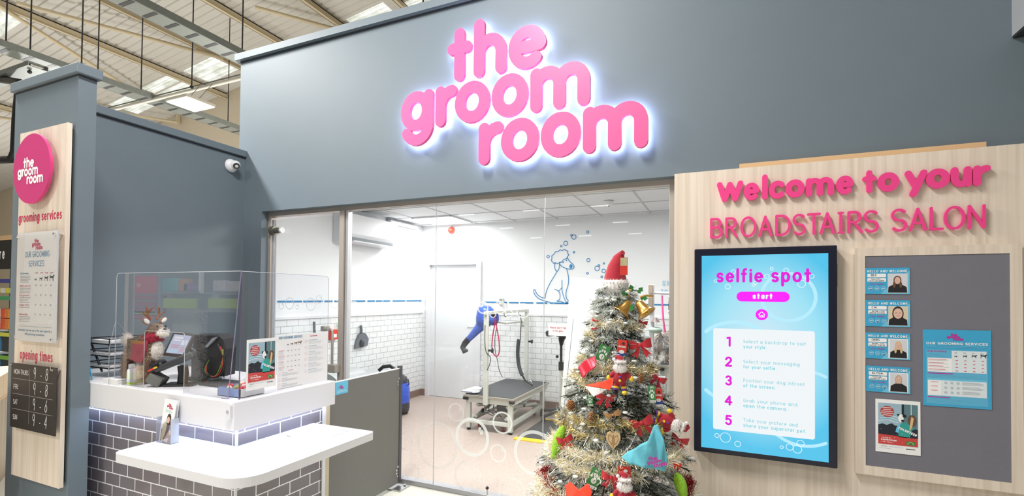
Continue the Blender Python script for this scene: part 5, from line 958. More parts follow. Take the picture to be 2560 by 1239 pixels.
for k in range(14):
    mb = MB(); p = (x0+.02+R.random()*.13, y0+.02+R.random()*.1, DZ+.035+R.random()*.015); ell(mb, p, (.02, .012, .012), TR[k % 4] if k % 3 else TR[0], Matrix.Rotation(R.random()*3, 3, 'Z'), 8, 6)
    tag(mb.build('treat', loc=p), 'small wrapped treat heaped in the corner box', 'treat', 'treats in the corner box')
# ================================================================ CHRISTMAS TREE
TC = Vector((-.472, 2.40, 0)); TT = 1.60
def cr(z): return min(.44, max(.0, .035+(TT-.03-z)*.315)) if z < TT else 0
def TP(x, y, out=0.0, deep=0):
    d = _ray(x, y); t = 1.5
    while t < 4:
        p = Vector((0, 0, CAM_H))+d*t
        if (p.xy-TC.xy).length < cr(p.z)+out: return p
        t += .004
    d2 = d.xy.normalized(); t = TC.xy.dot(d2)/d.xy.dot(d2); return Vector((0, 0, CAM_H))+d*(t-.05)
def facing(p): return math.atan2(-p.x, p.y)
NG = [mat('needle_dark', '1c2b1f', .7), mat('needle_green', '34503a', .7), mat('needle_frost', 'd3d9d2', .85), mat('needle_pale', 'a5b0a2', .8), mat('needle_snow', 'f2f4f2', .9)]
t = thing('christmas_tree', 'tall snow-dusted artificial Christmas tree in front of the salon glass', 'tree', TC)
mb = MB(); cyl(mb, TC, TC+Vector((0, 0, 1.5)), .022, mat('trunk_brown', '4a3526', .9), r2=.008); tr_ = mb.build('trunk', t)
for k in range(4):
    a = PI/4+k*PI/2; mb = MB(); tube(mb, [TC+Vector((0, 0, .14)), TC+Vector((.12*math.cos(a), .12*math.sin(a), .06)), TC+Vector((.24*math.cos(a), .24*math.sin(a), .008))], .009, BLACK, 6); mb.build('stand_leg', t)
rr = random.Random(11); foli = MB(); brn = MB(); snow = MB()
BF_ = [0.0]
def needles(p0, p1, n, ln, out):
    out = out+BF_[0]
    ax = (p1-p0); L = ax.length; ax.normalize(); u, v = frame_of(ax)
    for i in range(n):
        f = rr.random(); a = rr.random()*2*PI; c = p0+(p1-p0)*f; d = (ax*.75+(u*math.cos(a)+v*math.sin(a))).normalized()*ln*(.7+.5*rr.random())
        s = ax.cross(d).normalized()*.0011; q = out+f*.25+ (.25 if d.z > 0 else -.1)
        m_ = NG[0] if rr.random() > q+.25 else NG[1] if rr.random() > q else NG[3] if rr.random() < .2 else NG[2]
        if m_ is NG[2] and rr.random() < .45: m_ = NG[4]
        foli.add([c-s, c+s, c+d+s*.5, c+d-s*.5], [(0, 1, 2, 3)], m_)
nb = 330
for i in range(nb):
    f = (i+.5)/nb; z = .1+(TT-.18)*(f**1.25)
    BF_[0] = rr.choice((-.4, -.1, .2, .4, .5))
    a = i*2.39996+rr.gauss(0, .2); L = cr(z-.04)*(1.0+rr.gauss(0, .09))+.02; dr = Vector((math.cos(a), math.sin(a), 0))
    b0 = TC+Vector((0, 0, z+L*.12)); tip = b0+dr*L+Vector((0, 0, -L*.28+rr.gauss(0, .012))); md = (b0+tip)/2+Vector((0, 0, L*.07))
    tube(brn, [b0, md, tip], .003, MATS['trunk_brown'], 4)
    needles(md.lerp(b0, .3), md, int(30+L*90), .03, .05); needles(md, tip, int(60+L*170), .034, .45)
    ns = 2+int(L*13)
    for k in range(ns):
        g = .35+.6*k/ns; c = b0.lerp(md, g*2) if g < .5 else md.lerp(tip, g*2-1); sd = 1 if k % 2 else -1
        e = c+(dr*.7+Vector((-dr.y, dr.x, 0))*sd*.8+Vector((0, 0, rr.gauss(-.05, .25)))).normalized()*(.05+L*.12)*(1.2-g*.5)
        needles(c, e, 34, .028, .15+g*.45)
        if rr.random() < .5 and g > .5: ell(snow, e.lerp(c, .2)+Vector((0, 0, .006)), (.014, .014, .006), NG[4], None, 6, 4)
# upright leader
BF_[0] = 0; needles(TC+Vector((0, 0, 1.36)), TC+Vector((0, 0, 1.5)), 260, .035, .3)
foli.build('foliage', t); brn.build('branches', t); sn = snow.build('snow', t); sn['kind'] = 'stuff'
# tinsel garlands wound round the tree
TS = [mat('tinsel_gold', 'f6e6b0', .3, metal=.2), mat('tinsel_silver', 'fdfdff', .25, metal=.15), mat('tinsel_champagne', 'fdf8e8', .28, metal=.15), mat('tinsel_old_gold', 'c4b070', .3, metal=.6)]
TRD = mat('tinsel_red', '9c1626', .3, metal=.8)
def garland(z0, z1, turns, a0, label, ms, dens=900, fl=.026, swag=.02):
    mb = MB(); N_ = int(200*turns); P = []
    for i in range(N_+1):
        f = i/N_; a = a0+turns*2*PI*f; z = z0+(z1-z0)*f-swag*abs(math.sin(a*2.5)); r_ = cr(z)+.012; P.append(TC+Vector((r_*math.cos(a), r_*math.sin(a), z)))
    tube(mb, P, .0015, ms[0], 4)
    n = int(dens*turns*(cr((z0+z1)/2)+.05)*14); fl *= 1.35
    for k in range(n):
        i = rr.randrange(N_); c = P[i].lerp(P[i+1], rr.random())+Vector((rr.gauss(0, .007), rr.gauss(0, .007), rr.gauss(0, .008))); d = Vector((rr.gauss(0, 1), rr.gauss(0, 1), rr.gauss(0, 1))).normalized()*fl*(.6+.6*rr.random())
        s = d.cross(Vector((rr.gauss(0, 1), rr.gauss(0, 1), rr.gauss(0, 1)))).normalized()*.0011
        mb.add([c-s, c+s, c+d+s, c+d-s], [(0, 1, 2, 3)], rr.choice(ms))
    tag(mb.build('tinsel_garland', loc=P[0]), label, 'tinsel')
garland(1.38, 1.30, 1.1, -2.6, 'thin gold and silver tinsel just under the bells', TS, 700, .022)
garland(1.19, 1.08, 1.2, -2.8, 'gold tinsel at the height of the green paw tag', [TS[0], TS[3], TS[2]], 750)
garland(.93, .87, 1.1, -2.2, 'old gold tinsel above the wooden bow ornament', [TS[3], TS[0], TS[3]], 700)
garland(.80, .72, 1.3, -2.9, 'thick champagne tinsel passing behind the wooden heart', [TS[2], TS[1], TS[0]], 1250, .03)
garland(.62, .62, 1, -2.4, 'dark red tinsel hanging in the hollow under the wooden heart', [TRD], 700, .022, .05)
garland(.60, .54, 1.2, -2.7, 'thick champagne tinsel below the red strand', [TS[2], TS[1], TS[0]], 1250, .032)
garland(.44, .36, 1.2, -2.9, 'champagne tinsel level with the lower paw tag', [TS[2], TS[1], TS[0]], 1000, .03)
# fabric and ornaments
RED = mat('red_felt', 'a9182d', .85, sheen=.3, bump=.3, bscale=200); REDS = mat('red_satin', 'c4202f', .45, sheen=.3, var=.12); WFL = mat('white_fleece', 'f3efec', .95, bump=.6, bscale=150); ORG = mat('orange_red_felt', 'f0472c', .8); YEL = mat('yellow_felt', 'eccb3a', .8); PUR = mat('purple_felt', '6b3f9c', .8)
HOL = mat('holly_green', '2f7d3b', .5, var=.2); GOLD = mat('bell_gold', 'd8a75a', .3, metal=.85); TUR = mat('turquoise_cotton', '6cc5d6', .8, bump=.3, bscale=30, var=.06); CHEW = mat('lime_rubber', '9fd62f', .5, bump=1.0, bscale=140)
def orn(name, label, cat, p, group=None, rz=None): return thing(name, label, cat, p, group, facing(p) if rz is None else rz)
# santa hat
p = TC+Vector((0, -.0, 1.535)); t = orn('santa_hat', 'small red santa hat with white trim on the tree top', 'hat', p)
mb = MB(); tube(mb, [(0, 0, .025), (0, 0, .055), (.005, 0, .1), (.018, 0, .145), (.03, 0, .165), (.036, -.01, .17)], .05, RED, 16, rs=[.058, .052, .042, .028, .016, .012]); mb.build('crown', t, world=False)
mb = MB(); lathe(mb, [(.05, -.036), (.063, -.028), (.066, .01), (.063, .03), (.05, .036)], (0, 0, 0), WFL, n=24); b = mb.build('trim', t, world=False); fur(b, 1200, .009, WFL, 'pile', .0012, .2)
mb = MB(); box(mb, .022, -.075, .055, .058, -.073, .14, mat('tag_red', 'd63b30', .5)); box(mb, .024, -.0755, .1, .056, -.0745, .138, mat('tag_photo', 'b9b48e', .5, var=.3, vscale=60)); mb.build('swing_tag', t, world=False)
# bells
p = TP(1584, 768, .03); t = orn('bell_ornament', 'pair of gold bells joined by holly leaves near the tree top', 'ornament', p)
for s, an in ((-1, .62), (1, -.62)):
    ax = Vector((s*.55, -.25, -.75)).normalized(); o = Vector((s*.018, -.01, .03)); mb = MB()
    lathe(mb, [(.0, 0), (.012, .002), (.02, .012), (.024, .03), (.028, .05), (.037, .066), (.048, .074), (.046, .076), (.034, .068), (.0, .05)], o, GOLD, ax, 28); bl = mb.build('bell', t, world=False)
    mb = MB(); ell(mb, o+ax*.07, .009, GOLD); mb.build('clapper', bl, world=False)
mb = MB()
for k in range(7):
    a = k*.9; c = Vector((.03*math.cos(a), -.02-.01*(k % 2), .045+.03*math.sin(a))); d = Vector((math.cos(a), -.3, math.sin(a))).normalized(); q = d.cross(Vector((0, 1, 0))).normalized()
    mb.add([c, c+d*.008+q*.012, c+d*.015+q*.006, c+d*.022+q*.013, c+d*.038, c+d*.022-q*.013, c+d*.015-q*.006, c+d*.008-q*.012], [(0, 1, 2, 3, 4, 5, 6, 7)], HOL)
mb.build('holly', t, world=False)
mb = MB(); tube(mb, [(.03, -.02, .05), (.06, -.02, .058), (.09, -.015, .055)], .006, GOLD, 6); mb.build('ribbon', t, world=False); mb = MB(); tube(mb, [(-.02, -.02, .05), (-.035, -.02, .075), (-.01, -.02, .085)], .006, GOLD, 6); mb.build('ribbon', t, world=False)
# flat swing cards with prints
def swing(px, py, w_, h, tilt, kind, label):
    p = TP(px, py, .035); t = orn('swing_card', label, 'card', p); f = Fr((0, 0, 0), (math.cos(tilt), 0, math.sin(tilt)), (-math.sin(tilt), 0, math.cos(tilt))); mb = MB()
    if kind == 0:
        CG_ = mat('card_green', '3f8a4a', .5); poly(mb, f, rrect(-w_/2, -h/2, w_/2, h/2, .004), CG_, 0, .0015); rect(mb, f, -w_/2+.002, -h/2+.002, w_/2-.002, -h/2+h*.16, PAPER, .0008)
        disc(mb, f, 0, -h*.1, w_*.24, PAPER, .0008, h*.14)
        for a, b in ((-.3, .1), (-.11, .2), (.11, .2), (.3, .1)): disc(mb, f, a*w_, b*h, w_*.085, PAPER, .0008, h*.075)
        text(mb, f, 'dIA', -w_*.22, h*.34, .007, .0016, PAPER, .001, gap=.001); stroke(mb, f, [(0, -h*.15), (.003, -h*.06)], .003, CG_, .0012)
        for k in range(4): rect(mb, f, -w_*.38+k*w_*.2, -h*.46, -w_*.3+k*w_*.2, -h*.38, (P5, PUR, TR[3], INK)[k], .001)
    else:
        rect(mb, f, -w_/2, -h/2, w_/2, h/2, mat('tag_red', 'd63b30', .5), 0, .0015); rect(mb, f, -w_/2, -h/2, w_/2, -h*.3, mat('card_navy', '2b4d9a', .5), .0008); disc(mb, f, 0, -h*.25, w_*.28, PAPER, .001, h*.12)
        disc(mb, f, w_*.1, h*.28, w_*.17, HD if kind == 1 else PAPER, .0008, h*.08); text(mb, f, 'Christmas', 0, h*.02, .007, .0016, PAPER, .001, al='c', fit=w_*.8, gap=.0008)
    mb.build('printed_card', t, world=False); mb = MB(); tube(mb, [f(0, h/2), f(0, h/2+.015), (0, .02, h/2+.03)], .001, BLACK, 4); mb.build('string', t, world=False)
swing(1506, 886, .05, .09, -.35, 0, 'tilted green paw print card high on the left of the tree')
swing(1555, 869, .042, .074, -.08, 1, 'upright red card hanging above the upper santa toy')
swing(1486, 1196, .05, .092, -.35, 0, 'tilted green paw print card low on the tree')
swing(1561, 1190, .052, .084, .02, 2, 'red card with white print low on the tree above the lower santa')
swing(1630, 985, .03, .08, .1, 0, 'narrow green paw card on the right side of the tree')
swing(1646, 990, .036, .07, .05, 1, 'small red card on the right side of the tree under a bow')
swing(1475, 1001, .028, .05, .1, 0, 'half hidden green card below the orange santa hat')
# santa toys
def santa(px, py, label, s=1, roll=0):
    p = TP(px, py, .045); t = orn('santa_toy', label, 'soft toy', p); t.scale = (s, s, s); t.rotation_euler = (0, roll, facing(p))
    mb = MB(); ell(mb, (0, 0, 0), (.033, .026, .036), RED, n=18, k=12); mb.build('body', t, world=False)
    mb = MB(); ell(mb, (0, -.004, .055), (.024, .022, .024), SKIN, n=14, k=10); hd = mb.build('head', t, world=False)
    mb = MB(); ell(mb, (0, -.014, .043), (.03, .018, .024), WFL, n=14, k=10); ell(mb, (0, -.012, .07), (.027, .02, .008), WFL, n=14); bd_ = mb.build('beard', t, world=False); fur(bd_, 700, .008, WFL, 'pile', .001, .4)
    mb = MB(); tube(mb, [(0, 0, .07), (0, 0, .085), (-.012, 0, .092), (-.024, 0, .085)], .02, RED, 12, rs=[.022, .015, .009, .004]); ell(mb, (-.027, -.004, .08), .008, WFL); mb.build('hat', t, world=False)
    for sx in (-1, 1):
        mb = MB(); ell(mb, (sx*.009, -.0295, .06), .0022, BLACK, n=6); mb.build('eye', t, world=False)
        mb = MB(); tube(mb, [(sx*.02, 0, .02), (sx*.035, -.005, .012), (sx*.045, -.008, 0)], .01, RED, 8, rs=[.012, .011, .009]); ar = mb.build('arm', t, world=False)
        mb = MB(); ell(mb, (sx*.049, -.009, -.004), (.011, .009, .013), YEL); mb.build('mitten', ar, world=False)
        mb = MB(); tube(mb, [(sx*.014, 0, -.028), (sx*.016, -.004, -.042)], .012, RED, 8); tube(mb, [(sx*.016, -.004, -.042), (sx*.017, -.006, -.05)], .0125, YEL, 8); tube(mb, [(sx*.017, -.006, -.05), (sx*.018, -.008, -.058)], .0125, PUR, 8); lg_ = mb.build('leg', t, world=False)
        mb = MB(); ell(mb, (sx*.02, -.014, -.066), (.012, .017, .01), YEL if sx > 0 else BLACK); mb.build('boot', lg_, world=False)
    mb = MB(); ell(mb, (0, -.0285, -.012), .006, YEL); mb.build('button', t, world=False)
    mb = MB(); ell(mb, (0, -.027, .004), .0055, PUR); mb.build('button', t, world=False)
    mb = MB(); ell(mb, (0, -.027, .052), (.005, .004, .004), mat('nose_pink', 'd98b7f', .6)); mb.build('nose', t, world=False)
santa(1550, 942, 'knitted santa toy with yellow mittens high on the tree front')
santa(1561, 1238, 'lowest santa toy, cut by the bottom edge of the picture')
santa(1667, 1052, 'santa toy hanging sideways at the right edge of the tree', 1.0, 1.9)
# bows
def bow(px, py, s, label, roll=0, m_=None, tails=True):
    m_ = m_ or REDS; s *= 1.25; p = TP(px, py, .035); t = orn('ribbon_bow', label, 'bow', p, 'red bows on the tree' if m_ is REDS else None); t.rotation_euler = (0, roll, facing(p))
    for sx in (-1, 1):
        mb = MB(); n = 7; vs = []
        for i in range(n+1):
            f = i/n; w_ = s*(.15+.62*math.sin(f*PI*.55)); x = sx*s*f; d = -.25*s*math.sin(f*PI); vs += [(x, d, -w_*.5+.1*s*f), (x, d-.02*s, w_*.6+.1*s*f), ]
        for i in range(n+1):
            f = i/n; w_ = s*(.12+.35*math.sin(f*PI*.55)); x = sx*s*f*.96; d = .1*s*math.sin(f*PI); vs += [(x, d, -w_*.5+.1*s*f), (x, d, w_*.6+.1*s*f)]
        mb.add(vs, [(2*i, 2*i+2, 2*i+3, 2*i+1) for i in range(n)]+[(2*(n+1)+2*i, 2*(n+1)+2*i+2, 2*(n+1)+2*i+3, 2*(n+1)+2*i+1) for i in range(n)]+[(2*n, 4*n+2, 4*n+3, 2*n+1)], m_, True); mb.build('loop', t, world=False)
        if tails:
            mb = MB(); f3 = Fr((0, -.004, 0)); poly(mb, f3, [(0, .1*s), (sx*.95*s, -.95*s), (sx*.62*s, -.88*s), (sx*.38*s, -1.2*s), (0, -.1*s)] if sx > 0 else [(0, -.1*s), (sx*.38*s, -1.2*s), (sx*.62*s, -.88*s), (sx*.95*s, -.95*s), (0, .1*s)], m_, 0, .002); mb.build('tail', t, world=False)
    mb = MB(); ell(mb, (0, -.006, 0), (.16*s, .14*s, .2*s), m_); mb.build('knot', t, world=False)
bow(1600, 862, .042, 'red ribbon bow to the right of the upper red card', -.15)
bow(1645, 945, .03, 'red ribbon bow at the right edge above a red card', .5)
bow(1604, 1056, .04, 'wide red ribbon bow above the turquoise bandana', -.35)
bow(1699, 1098, .032, 'red ribbon bow sticking out beyond the right edge of the tree', .3)
bow(1513, 992, .032, 'red ribbon bow under the orange santa hat', .2)
bow(1528, 1192, .034, 'red ribbon bow beside the low paw card', .1)
bow(1412, 1098, .03, 'red ribbon bow at the left edge next to the lime chew', -.3)
bow(1488, 801, .012, 'tiny red bow high on the left side', .2, tails=False); bow(1486, 821, .012, 'tiny red bow just below the other tiny one', -.2, tails=False)
bow(1607, 806, .018, 'small red bow under the right hand bell', .2); bow(1692, 1160, .016, 'small orange bow at the right edge above a lime chew', .1, ORG)
bow(1532, 1036, .028, 'brown wooden bow shaped ornament at the tree centre', -.35, mat('tan_wood', 'b98a58', .6), False)
# cloths
def cloth(name, pts, m_, label, cat, art=None, out=.05, thick=.004):
    P = [TP(x, y, out+o) for x, y, o in pts]; c = sum(P, Vector())/len(P); t = thing(name, label, cat, c); mb = MB(); bm = bmesh.new()
    f_ = bm.faces.new([bm.verts.new(p) for p in P]); bmesh.ops.triangulate(bm, faces=[f_])
    for _ in range(3): bmesh.ops.subdivide_edges(bm, edges=bm.edges[:], cuts=1, use_grid_fill=True)
    bm.verts.index_update(); n = Vector((-c.x, -c.y, 0)).normalized(); u = Vector((0, 0, 1)).cross(n)
    for v in bm.verts: q = v.co-c; v.co += n*.006*math.sin(q.dot(u)*90+q.z*55)
    vs = [v.co.copy() for v in bm.verts]; fs = [[v.index for v in f.verts] for f in bm.faces]; mb.add(vs, fs, m_, True); bm.free()
    ob = mb.build('fabric', t); sm = ob.modifiers.new('thick', 'SOLIDIFY'); sm.thickness = .002
    if art: mb = MB(); art(mb, c, u, n); mb.build('print', t)
    return t
cloth('pet_bandana', [(1446, 918, 0), (1462, 900, .01), (1490, 890, .01), (1491, 915, .02), (1470, 930, .02), (1458, 945, .01)], mat('red_glitter', 'd9253b', .35, metal=.3, var=.4, vscale=300), 'red glitter bandana on the left of the tree beside the paw card', 'bandana')
cloth('santa_hat', [(1462, 963, .01), (1500, 955, .03), (1535, 943, .03), (1532, 962, .03), (1522, 975, .03), (1495, 968, .04)], ORG, 'orange-red pet santa hat lying on the branches under the upper santa', 'hat')
cloth('fleece_trim', [(1463, 965, .03), (1495, 969, .05), (1518, 973, .04), (1500, 983, .04), (1484, 992, .03)], WFL, 'white fleece brim hanging under the orange santa hat', 'trim')
cloth('pet_bandana', [(1553, 1140, .02), (1585, 1120, .04), (1620, 1100, .05), (1635, 1062, .03), (1644, 1060, .03), (1660, 1100, .05), (1670, 1150, .04), (1662, 1177, .03), (1648, 1174, .04), (1610, 1168, .05), (1575, 1160, .04)], TUR,
      'large turquoise bandana with pink salon lettering on the tree', 'bandana', lambda mb, c, u, n: logo(mb, Fr(TP(1637, 1150, .115), u*math.cos(.3)+Vector((0, 0, 1))*math.sin(.3), Vector((0, 0, 1))*math.cos(.3)-u*math.sin(.3)), 0, 0, .085, MAG, .001, w_=.1))
cloth('pet_bandana', [(1412, 1212, .02), (1425, 1204, .02), (1447, 1222, .04), (1470, 1208, .03), (1481, 1230, .03), (1475, 1250, .04), (1420, 1250, .03)], ORG, 'bright orange-red bandana at the bottom left of the tree', 'bandana')
# knobbly dog chews
for (a_, b_, c_, lab) in (((1407, 1068), (1396, 1102), (1384, 1138), 'lime green knobbly dog chew at the left edge of the tree'), ((1693, 1186), (1702, 1212), (1712, 1248), 'lime green knobbly dog chew at the bottom right of the tree')):
    P = [TP(*q, .04) for q in (a_, b_, c_)]; t = thing('dog_chew', lab, 'dog toy', P[1]); mb = MB(); pts = [P[0].lerp(P[1], k/5) for k in range(5)]+[P[1].lerp(P[2], k/5) for k in range(6)]; n = len(pts)
    tube(mb, pts, .02, CHEW, 14, rs=[.008+.018*math.sin(PI*min(.92, .12+.85*k/(n-1))) for k in range(n)]); ell(mb, pts[0], .01, CHEW); ell(mb, pts[-1], .014, CHEW); mb.build('rubber_body', t)
    mb = MB(); tube(mb, [P[0], P[0]+Vector((0, .02, .03))], .0015, BLACK, 4); mb.build('string', t)
# heart shaped wooden ornament, cones
p = TP(1533, 1097, .04); t = orn('heart_ornament', 'carved pale wooden heart ornament hanging at the tree centre', 'ornament', p); TW = mat('pale_wood_ornament', 'd8b98c', .7, bump=.4)
hp = [(0, -.045), (.022, -.02), (.032, .004), (.028, .024), (.012, .032), (0, .022), (-.012, .032), (-.028, .024), (-.032, .004), (-.022, -.02)]
mb = MB(); poly(mb, Fr((0, 0, 0)), hp, TW, 0, .008); mb.build('heart', t, world=False)
mb = MB(); f3 = Fr((0, -.001, 0)); stroke(mb, f3, [(0, .02), (0, -.035)], .002, mat('burnt_line', '8a6038', .7), 0)
for sx in (-1, 1): stroke(mb, f3, [(sx*.004, .012), (sx*.018, .016), (sx*.022, .0), (sx*.006, -.025), (sx*.004, .01)], .0015, MATS['burnt_line'], 0)
mb.build('carving', t, world=False); mb = MB(); tube(mb, [(0, 0, .022), (0, .01, .05)], .0012, TW, 4); mb.build('string', t, world=False)
for px, py, lab in ((1478, 1042, 'brown pine cone left of the wooden bow'), (1427, 1012, 'brown pine cone at the upper left in the tinsel'), (1600, 945, 'small brown pine cone on the right among snowy branches')):
    p = TP(px, py, .02); mb = MB(); PC = mat('cone_brown', 'a5703f', .7)
    for k in range(9):
        z = -.02+.005*k; r_ = .016*math.sin(PI*(k+1.5)/11)
        for j in range(8): a = j*PI/4+k*.4; ell(mb, p+Vector((r_*math.cos(a), r_*math.sin(a), z)), (.005, .005, .003), PC, None, 6, 4)
    ell(mb, p, (.012, .012, .022), PC); tag(mb.build('pine_cone', loc=p), lab, 'pine cone')
# string of fairy lights
mb = MB(); pts = [(1462, 1118), (1480, 1128), (1500, 1136), (1525, 1142), (1555, 1135), (1575, 1115), (1590, 1085), (1583, 1070)]; P = [TP(x, y, .02) for x, y in pts]; tube(mb, P, .0012, WHITE, 4)
for q in P: ell(mb, q, .004, mat('bulb_clear', 'fff3d0', .2), None, 6, 5)
tag(mb.build('fairy_lights', loc=P[0]), 'thin white string of fairy lights looping above the dark red tinsel', 'lights')
# ================================================================ INSIDE THE SALON
t = thing('wall_air_conditioner', 'white wall air conditioning unit high on the salon left wall', 'air conditioner', (-3.97, 4.7, 2.1))
mb = MB(); y0, y1 = 4.27, 5.17
prof = [(-4.095, 2.44), (-3.86, 2.42), (-3.85, 2.19), (-3.90, 2.11), (-4.095, 2.10)]
prism(mb, [(x, y0, z) for x, z in prof], (0, y1-y0, 0), WHITE); mb.build('casing', t)
mb = MB(); box(mb, -3.87, y0+.06, 2.118, -3.862, y1-.1, 2.15, mat('vent_dark', '7d8186', .5)); box(mb, -3.862, y0+.05, 2.10, -3.83, y1-.06, 2.112, WHITE); mb.build('louvre', t)
mb = MB(); box(mb, -4.09, y1+.08, 2.45, -4.03, 5.9, 2.5, WHITE, .01); tag(mb.build('pipe_trunking', loc=(-4.06, 5.5, 2.45)), 'white trunking running along the top of the salon left wall', 'trunking')
mb = MB(); c = Vector((-3.588, 6.1, 2.2)); c = AY(1130, 576, 6.09)
t = thing('alarm_sounder', 'small round red fire alarm sounder high on the salon back wall', 'alarm', c); RA = mat('alarm_red', 'e0402f', .35)
lathe(mb, [(0, 0), (.05, .002), (.052, .02), (.04, .05), (.028, .07), (0, .074)], c, RA, (0, -1, 0), 20); mb.build('dome', t)
mb = MB(); lathe(mb, [(.055, 0), (.06, .004), (.055, .012)], c, WHITE, (0, -1, 0), 20); mb.build('base_ring', t)
# LED panels, two nearer the glass added unseen to light the salon; ceiling bits
for px, py, lb in ((-3.47, 5.65, 'square white LED panel in the salon ceiling near the back left corner'), (-2.27, 4.15, 'added unseen fill panel nearer the glass, left of the poodle mural'), (-.67, 4.15, 'added unseen fill panel over the right hand grooming table')):
    t = thing('ceiling_panel_or_fill', lb, 'lamp', (px, py, 2.51)); mb = MB(); box(mb, px-.29, py-.29, 2.512, px+.29, py+.29, 2.523, mat('panel_glow', 'ffffff', emit=2.2)); mb.build('diffuser', t)
    mb = MB(); 
    for a in (-.3, .29): box(mb, px+a, py-.3, 2.508, px+a+.01, py+.3, 2.524, WHITE); box(mb, px-.3, py+a, 2.508, px+.3, py+a+.01, 2.524, WHITE)
    mb.build('frame', t)
t = thing('smoke_detector', 'small white smoke detector on the salon ceiling', 'detector', AZ(1522, 503, 2.52)); mb = MB(); lathe(mb, [(0, -.045), (.03, -.04), (.05, -.02), (.055, 0)], AZ(1522, 503, 2.524), WHITE, n=20); mb.build('casing', t); mb = MB(); c = AZ(1522, 503, 2.524); cyl(mb, c-Vector((0, 0, .06)), c-Vector((0, 0, .04)), .008, GREYM); mb.build('sensor', t)
mb = MB(); c = AZ(973, 546, 2.52); cyl(mb, c-Vector((0, 0, .03)), c, .05, GREYM, n=16); tag(mb.build('round_vent', loc=c), 'small grey round vent on the ceiling above the air conditioner', 'vent')
# things on the left wall
c = AX(905, 868, -4.07); t = thing('dustpan', 'grey dustpan hanging on the white tiled salon wall', 'dustpan', c); DP = mat('dustpan_grey', '6f737b', .4)
mb = MB(); fr = Fr((-4.075, 4.75, .83), (0, 1, 0), (0, 0, 1), (1, 0, 0)); poly(mb, fr, [(-.12, 0), (.1, .02), (.12, .1), (.07, .17), (.02, .19), (-.05, .17), (-.1, .08)], DP, .02, .035); mb.build('scoop', t)
mb = MB(); tube(mb, [fr(.0, .16, .0), fr(-.02, .22, .02), fr(-.02, .28, .01)], .016, DP, 8); mb.build('handle', t)
mb = MB(); ell(mb, fr(-.02, .06, .03), (.03, .035, .05), DARKG); mb.build('brush_head', t)
c = AX(787, 822, -4.07); mb = MB(); fr = Fr((-4.08, c.y, c.z), (0, 1, 0), (0, 0, 1), (1, 0, 0)); tube(mb, [fr(0, .08), fr(.005, 0), fr(.01, -.07)], .014, DP, 8, rs=[.014, .011, .017])
tag(mb.build('squeegee', loc=c), 'small grey squeegee hanging on the tiles seen through the glass door', 'squeegee')
c = AX(832, 832, -4.07); t = thing('fire_call_point', 'red fire alarm call point on the tiles behind the glass door', 'call point', c); mb = MB(); box(mb, -4.088, c.y-.05, c.z-.075, -4.045, c.y+.06, c.z+.04, RA, .006); mb.build('box', t); mb = MB(); box(mb, -4.045, c.y-.025, c.z-.05, -4.043, c.y+.035, c.z-.01, PAPER); mb.build('glass_label', t)
mb = MB(); c = AX(848, 825, -4.07); box(mb, -4.088, c.y-.03, c.z-.09, -4.084, c.y+.1, c.z+.09, mat('pale_green_sign', 'bfe0cf', .5)); fr = Fr((-4.083, c.y, c.z), (0, 1, 0), (0, 0, 1), (1, 0, 0))
for k in range(3): disc(mb, fr, 0, .05-.05*k, .014, (RA, HOL, BLUEL)[k], .001)
tag(mb.build('fire_notice', loc=c), 'pale green fire action notice next to the red call point', 'notice')
# two lidded tubs, hose
for k, (px, y, lb) in enumerate(((850, 3.95, 'grey rounded bath tub lid seen behind the door lock'), (915, 4.6, 'grey rounded bath tub lid right behind the barrier panel'))):
    c = AY(px, 930, y); t = thing('bath_tub', lb, 'tub', (c.x, y, 0)); mb = MB(); zt = c.z+.02
    x0 = c.x-.18; sh = [(x0, y-.22), (x0+.36, y-.22), (x0+.36, y+.22), (x0, y+.22)]; TG = mat('tub_grey', 'a9adaf', .4)
    box(mb, x0, y-.22, .0041, x0+.36, y+.22, zt-.08, TG, .02); mb.build('body', t)
    mb = MB(); prism(mb, [(x0-.01+.38*i/10, y-.23, zt-.08+.085*math.sin(PI*i/10)**.6) for i in range(11)], (0, .46, 0), TG); mb.build('lid', t)
P = [AY(948, 925, 4.5), AY(958, 916, 4.5), AY(975, 914, 4.5), AY(987, 922, 4.5), AY(990, 960, 4.5)]; mb = MB(); tube(mb, P+[Vector((P[-1].x, 4.5, .02))], .022, BLACK, 8)
tag(mb.build('hose', loc=P[0]), 'black ribbed hose arching above the barrier panel', 'hose')
# vacuum cleaner behind the barrier
t = thing('vacuum_cleaner', 'blue and black tub vacuum cleaner half hidden behind the barrier panel', 'vacuum cleaner', (-3.70, 5.0, .0)); VB = mat('royal_blue_plastic', '3c5ed0', .35)
mb = MB(); lathe(mb, [(0, .03), (.14, .03), (.15, .08), (.15, .15)], (-3.70, 5, 0), DARKG, n=20); mb.build('base', t)
mb = MB(); lathe(mb, [(.15, .15), (.155, .2), (.14, .38), (.1, .42)], (-3.70, 5, 0), VB, n=20); mb.build('tank', t)
mb = MB(); lathe(mb, [(.13, .40), (.11, .46), (.05, .5), (0, .5)], (-3.70, 5, 0), DARKG, n=20); tube(mb, [(-3.6, 5, .44), (-3.54, 5, .44), (-3.53, 5, .38), (-3.57, 5, .36)], .006, BLACK, 6); mb.build('motor_head', t)
for k in range(3):
    a = k*2.1+.5; mb = MB(); ell(mb, (-3.70+.11*math.cos(a), 5+.11*math.sin(a), .03), .025, BLACK); mb.build('castor', t)
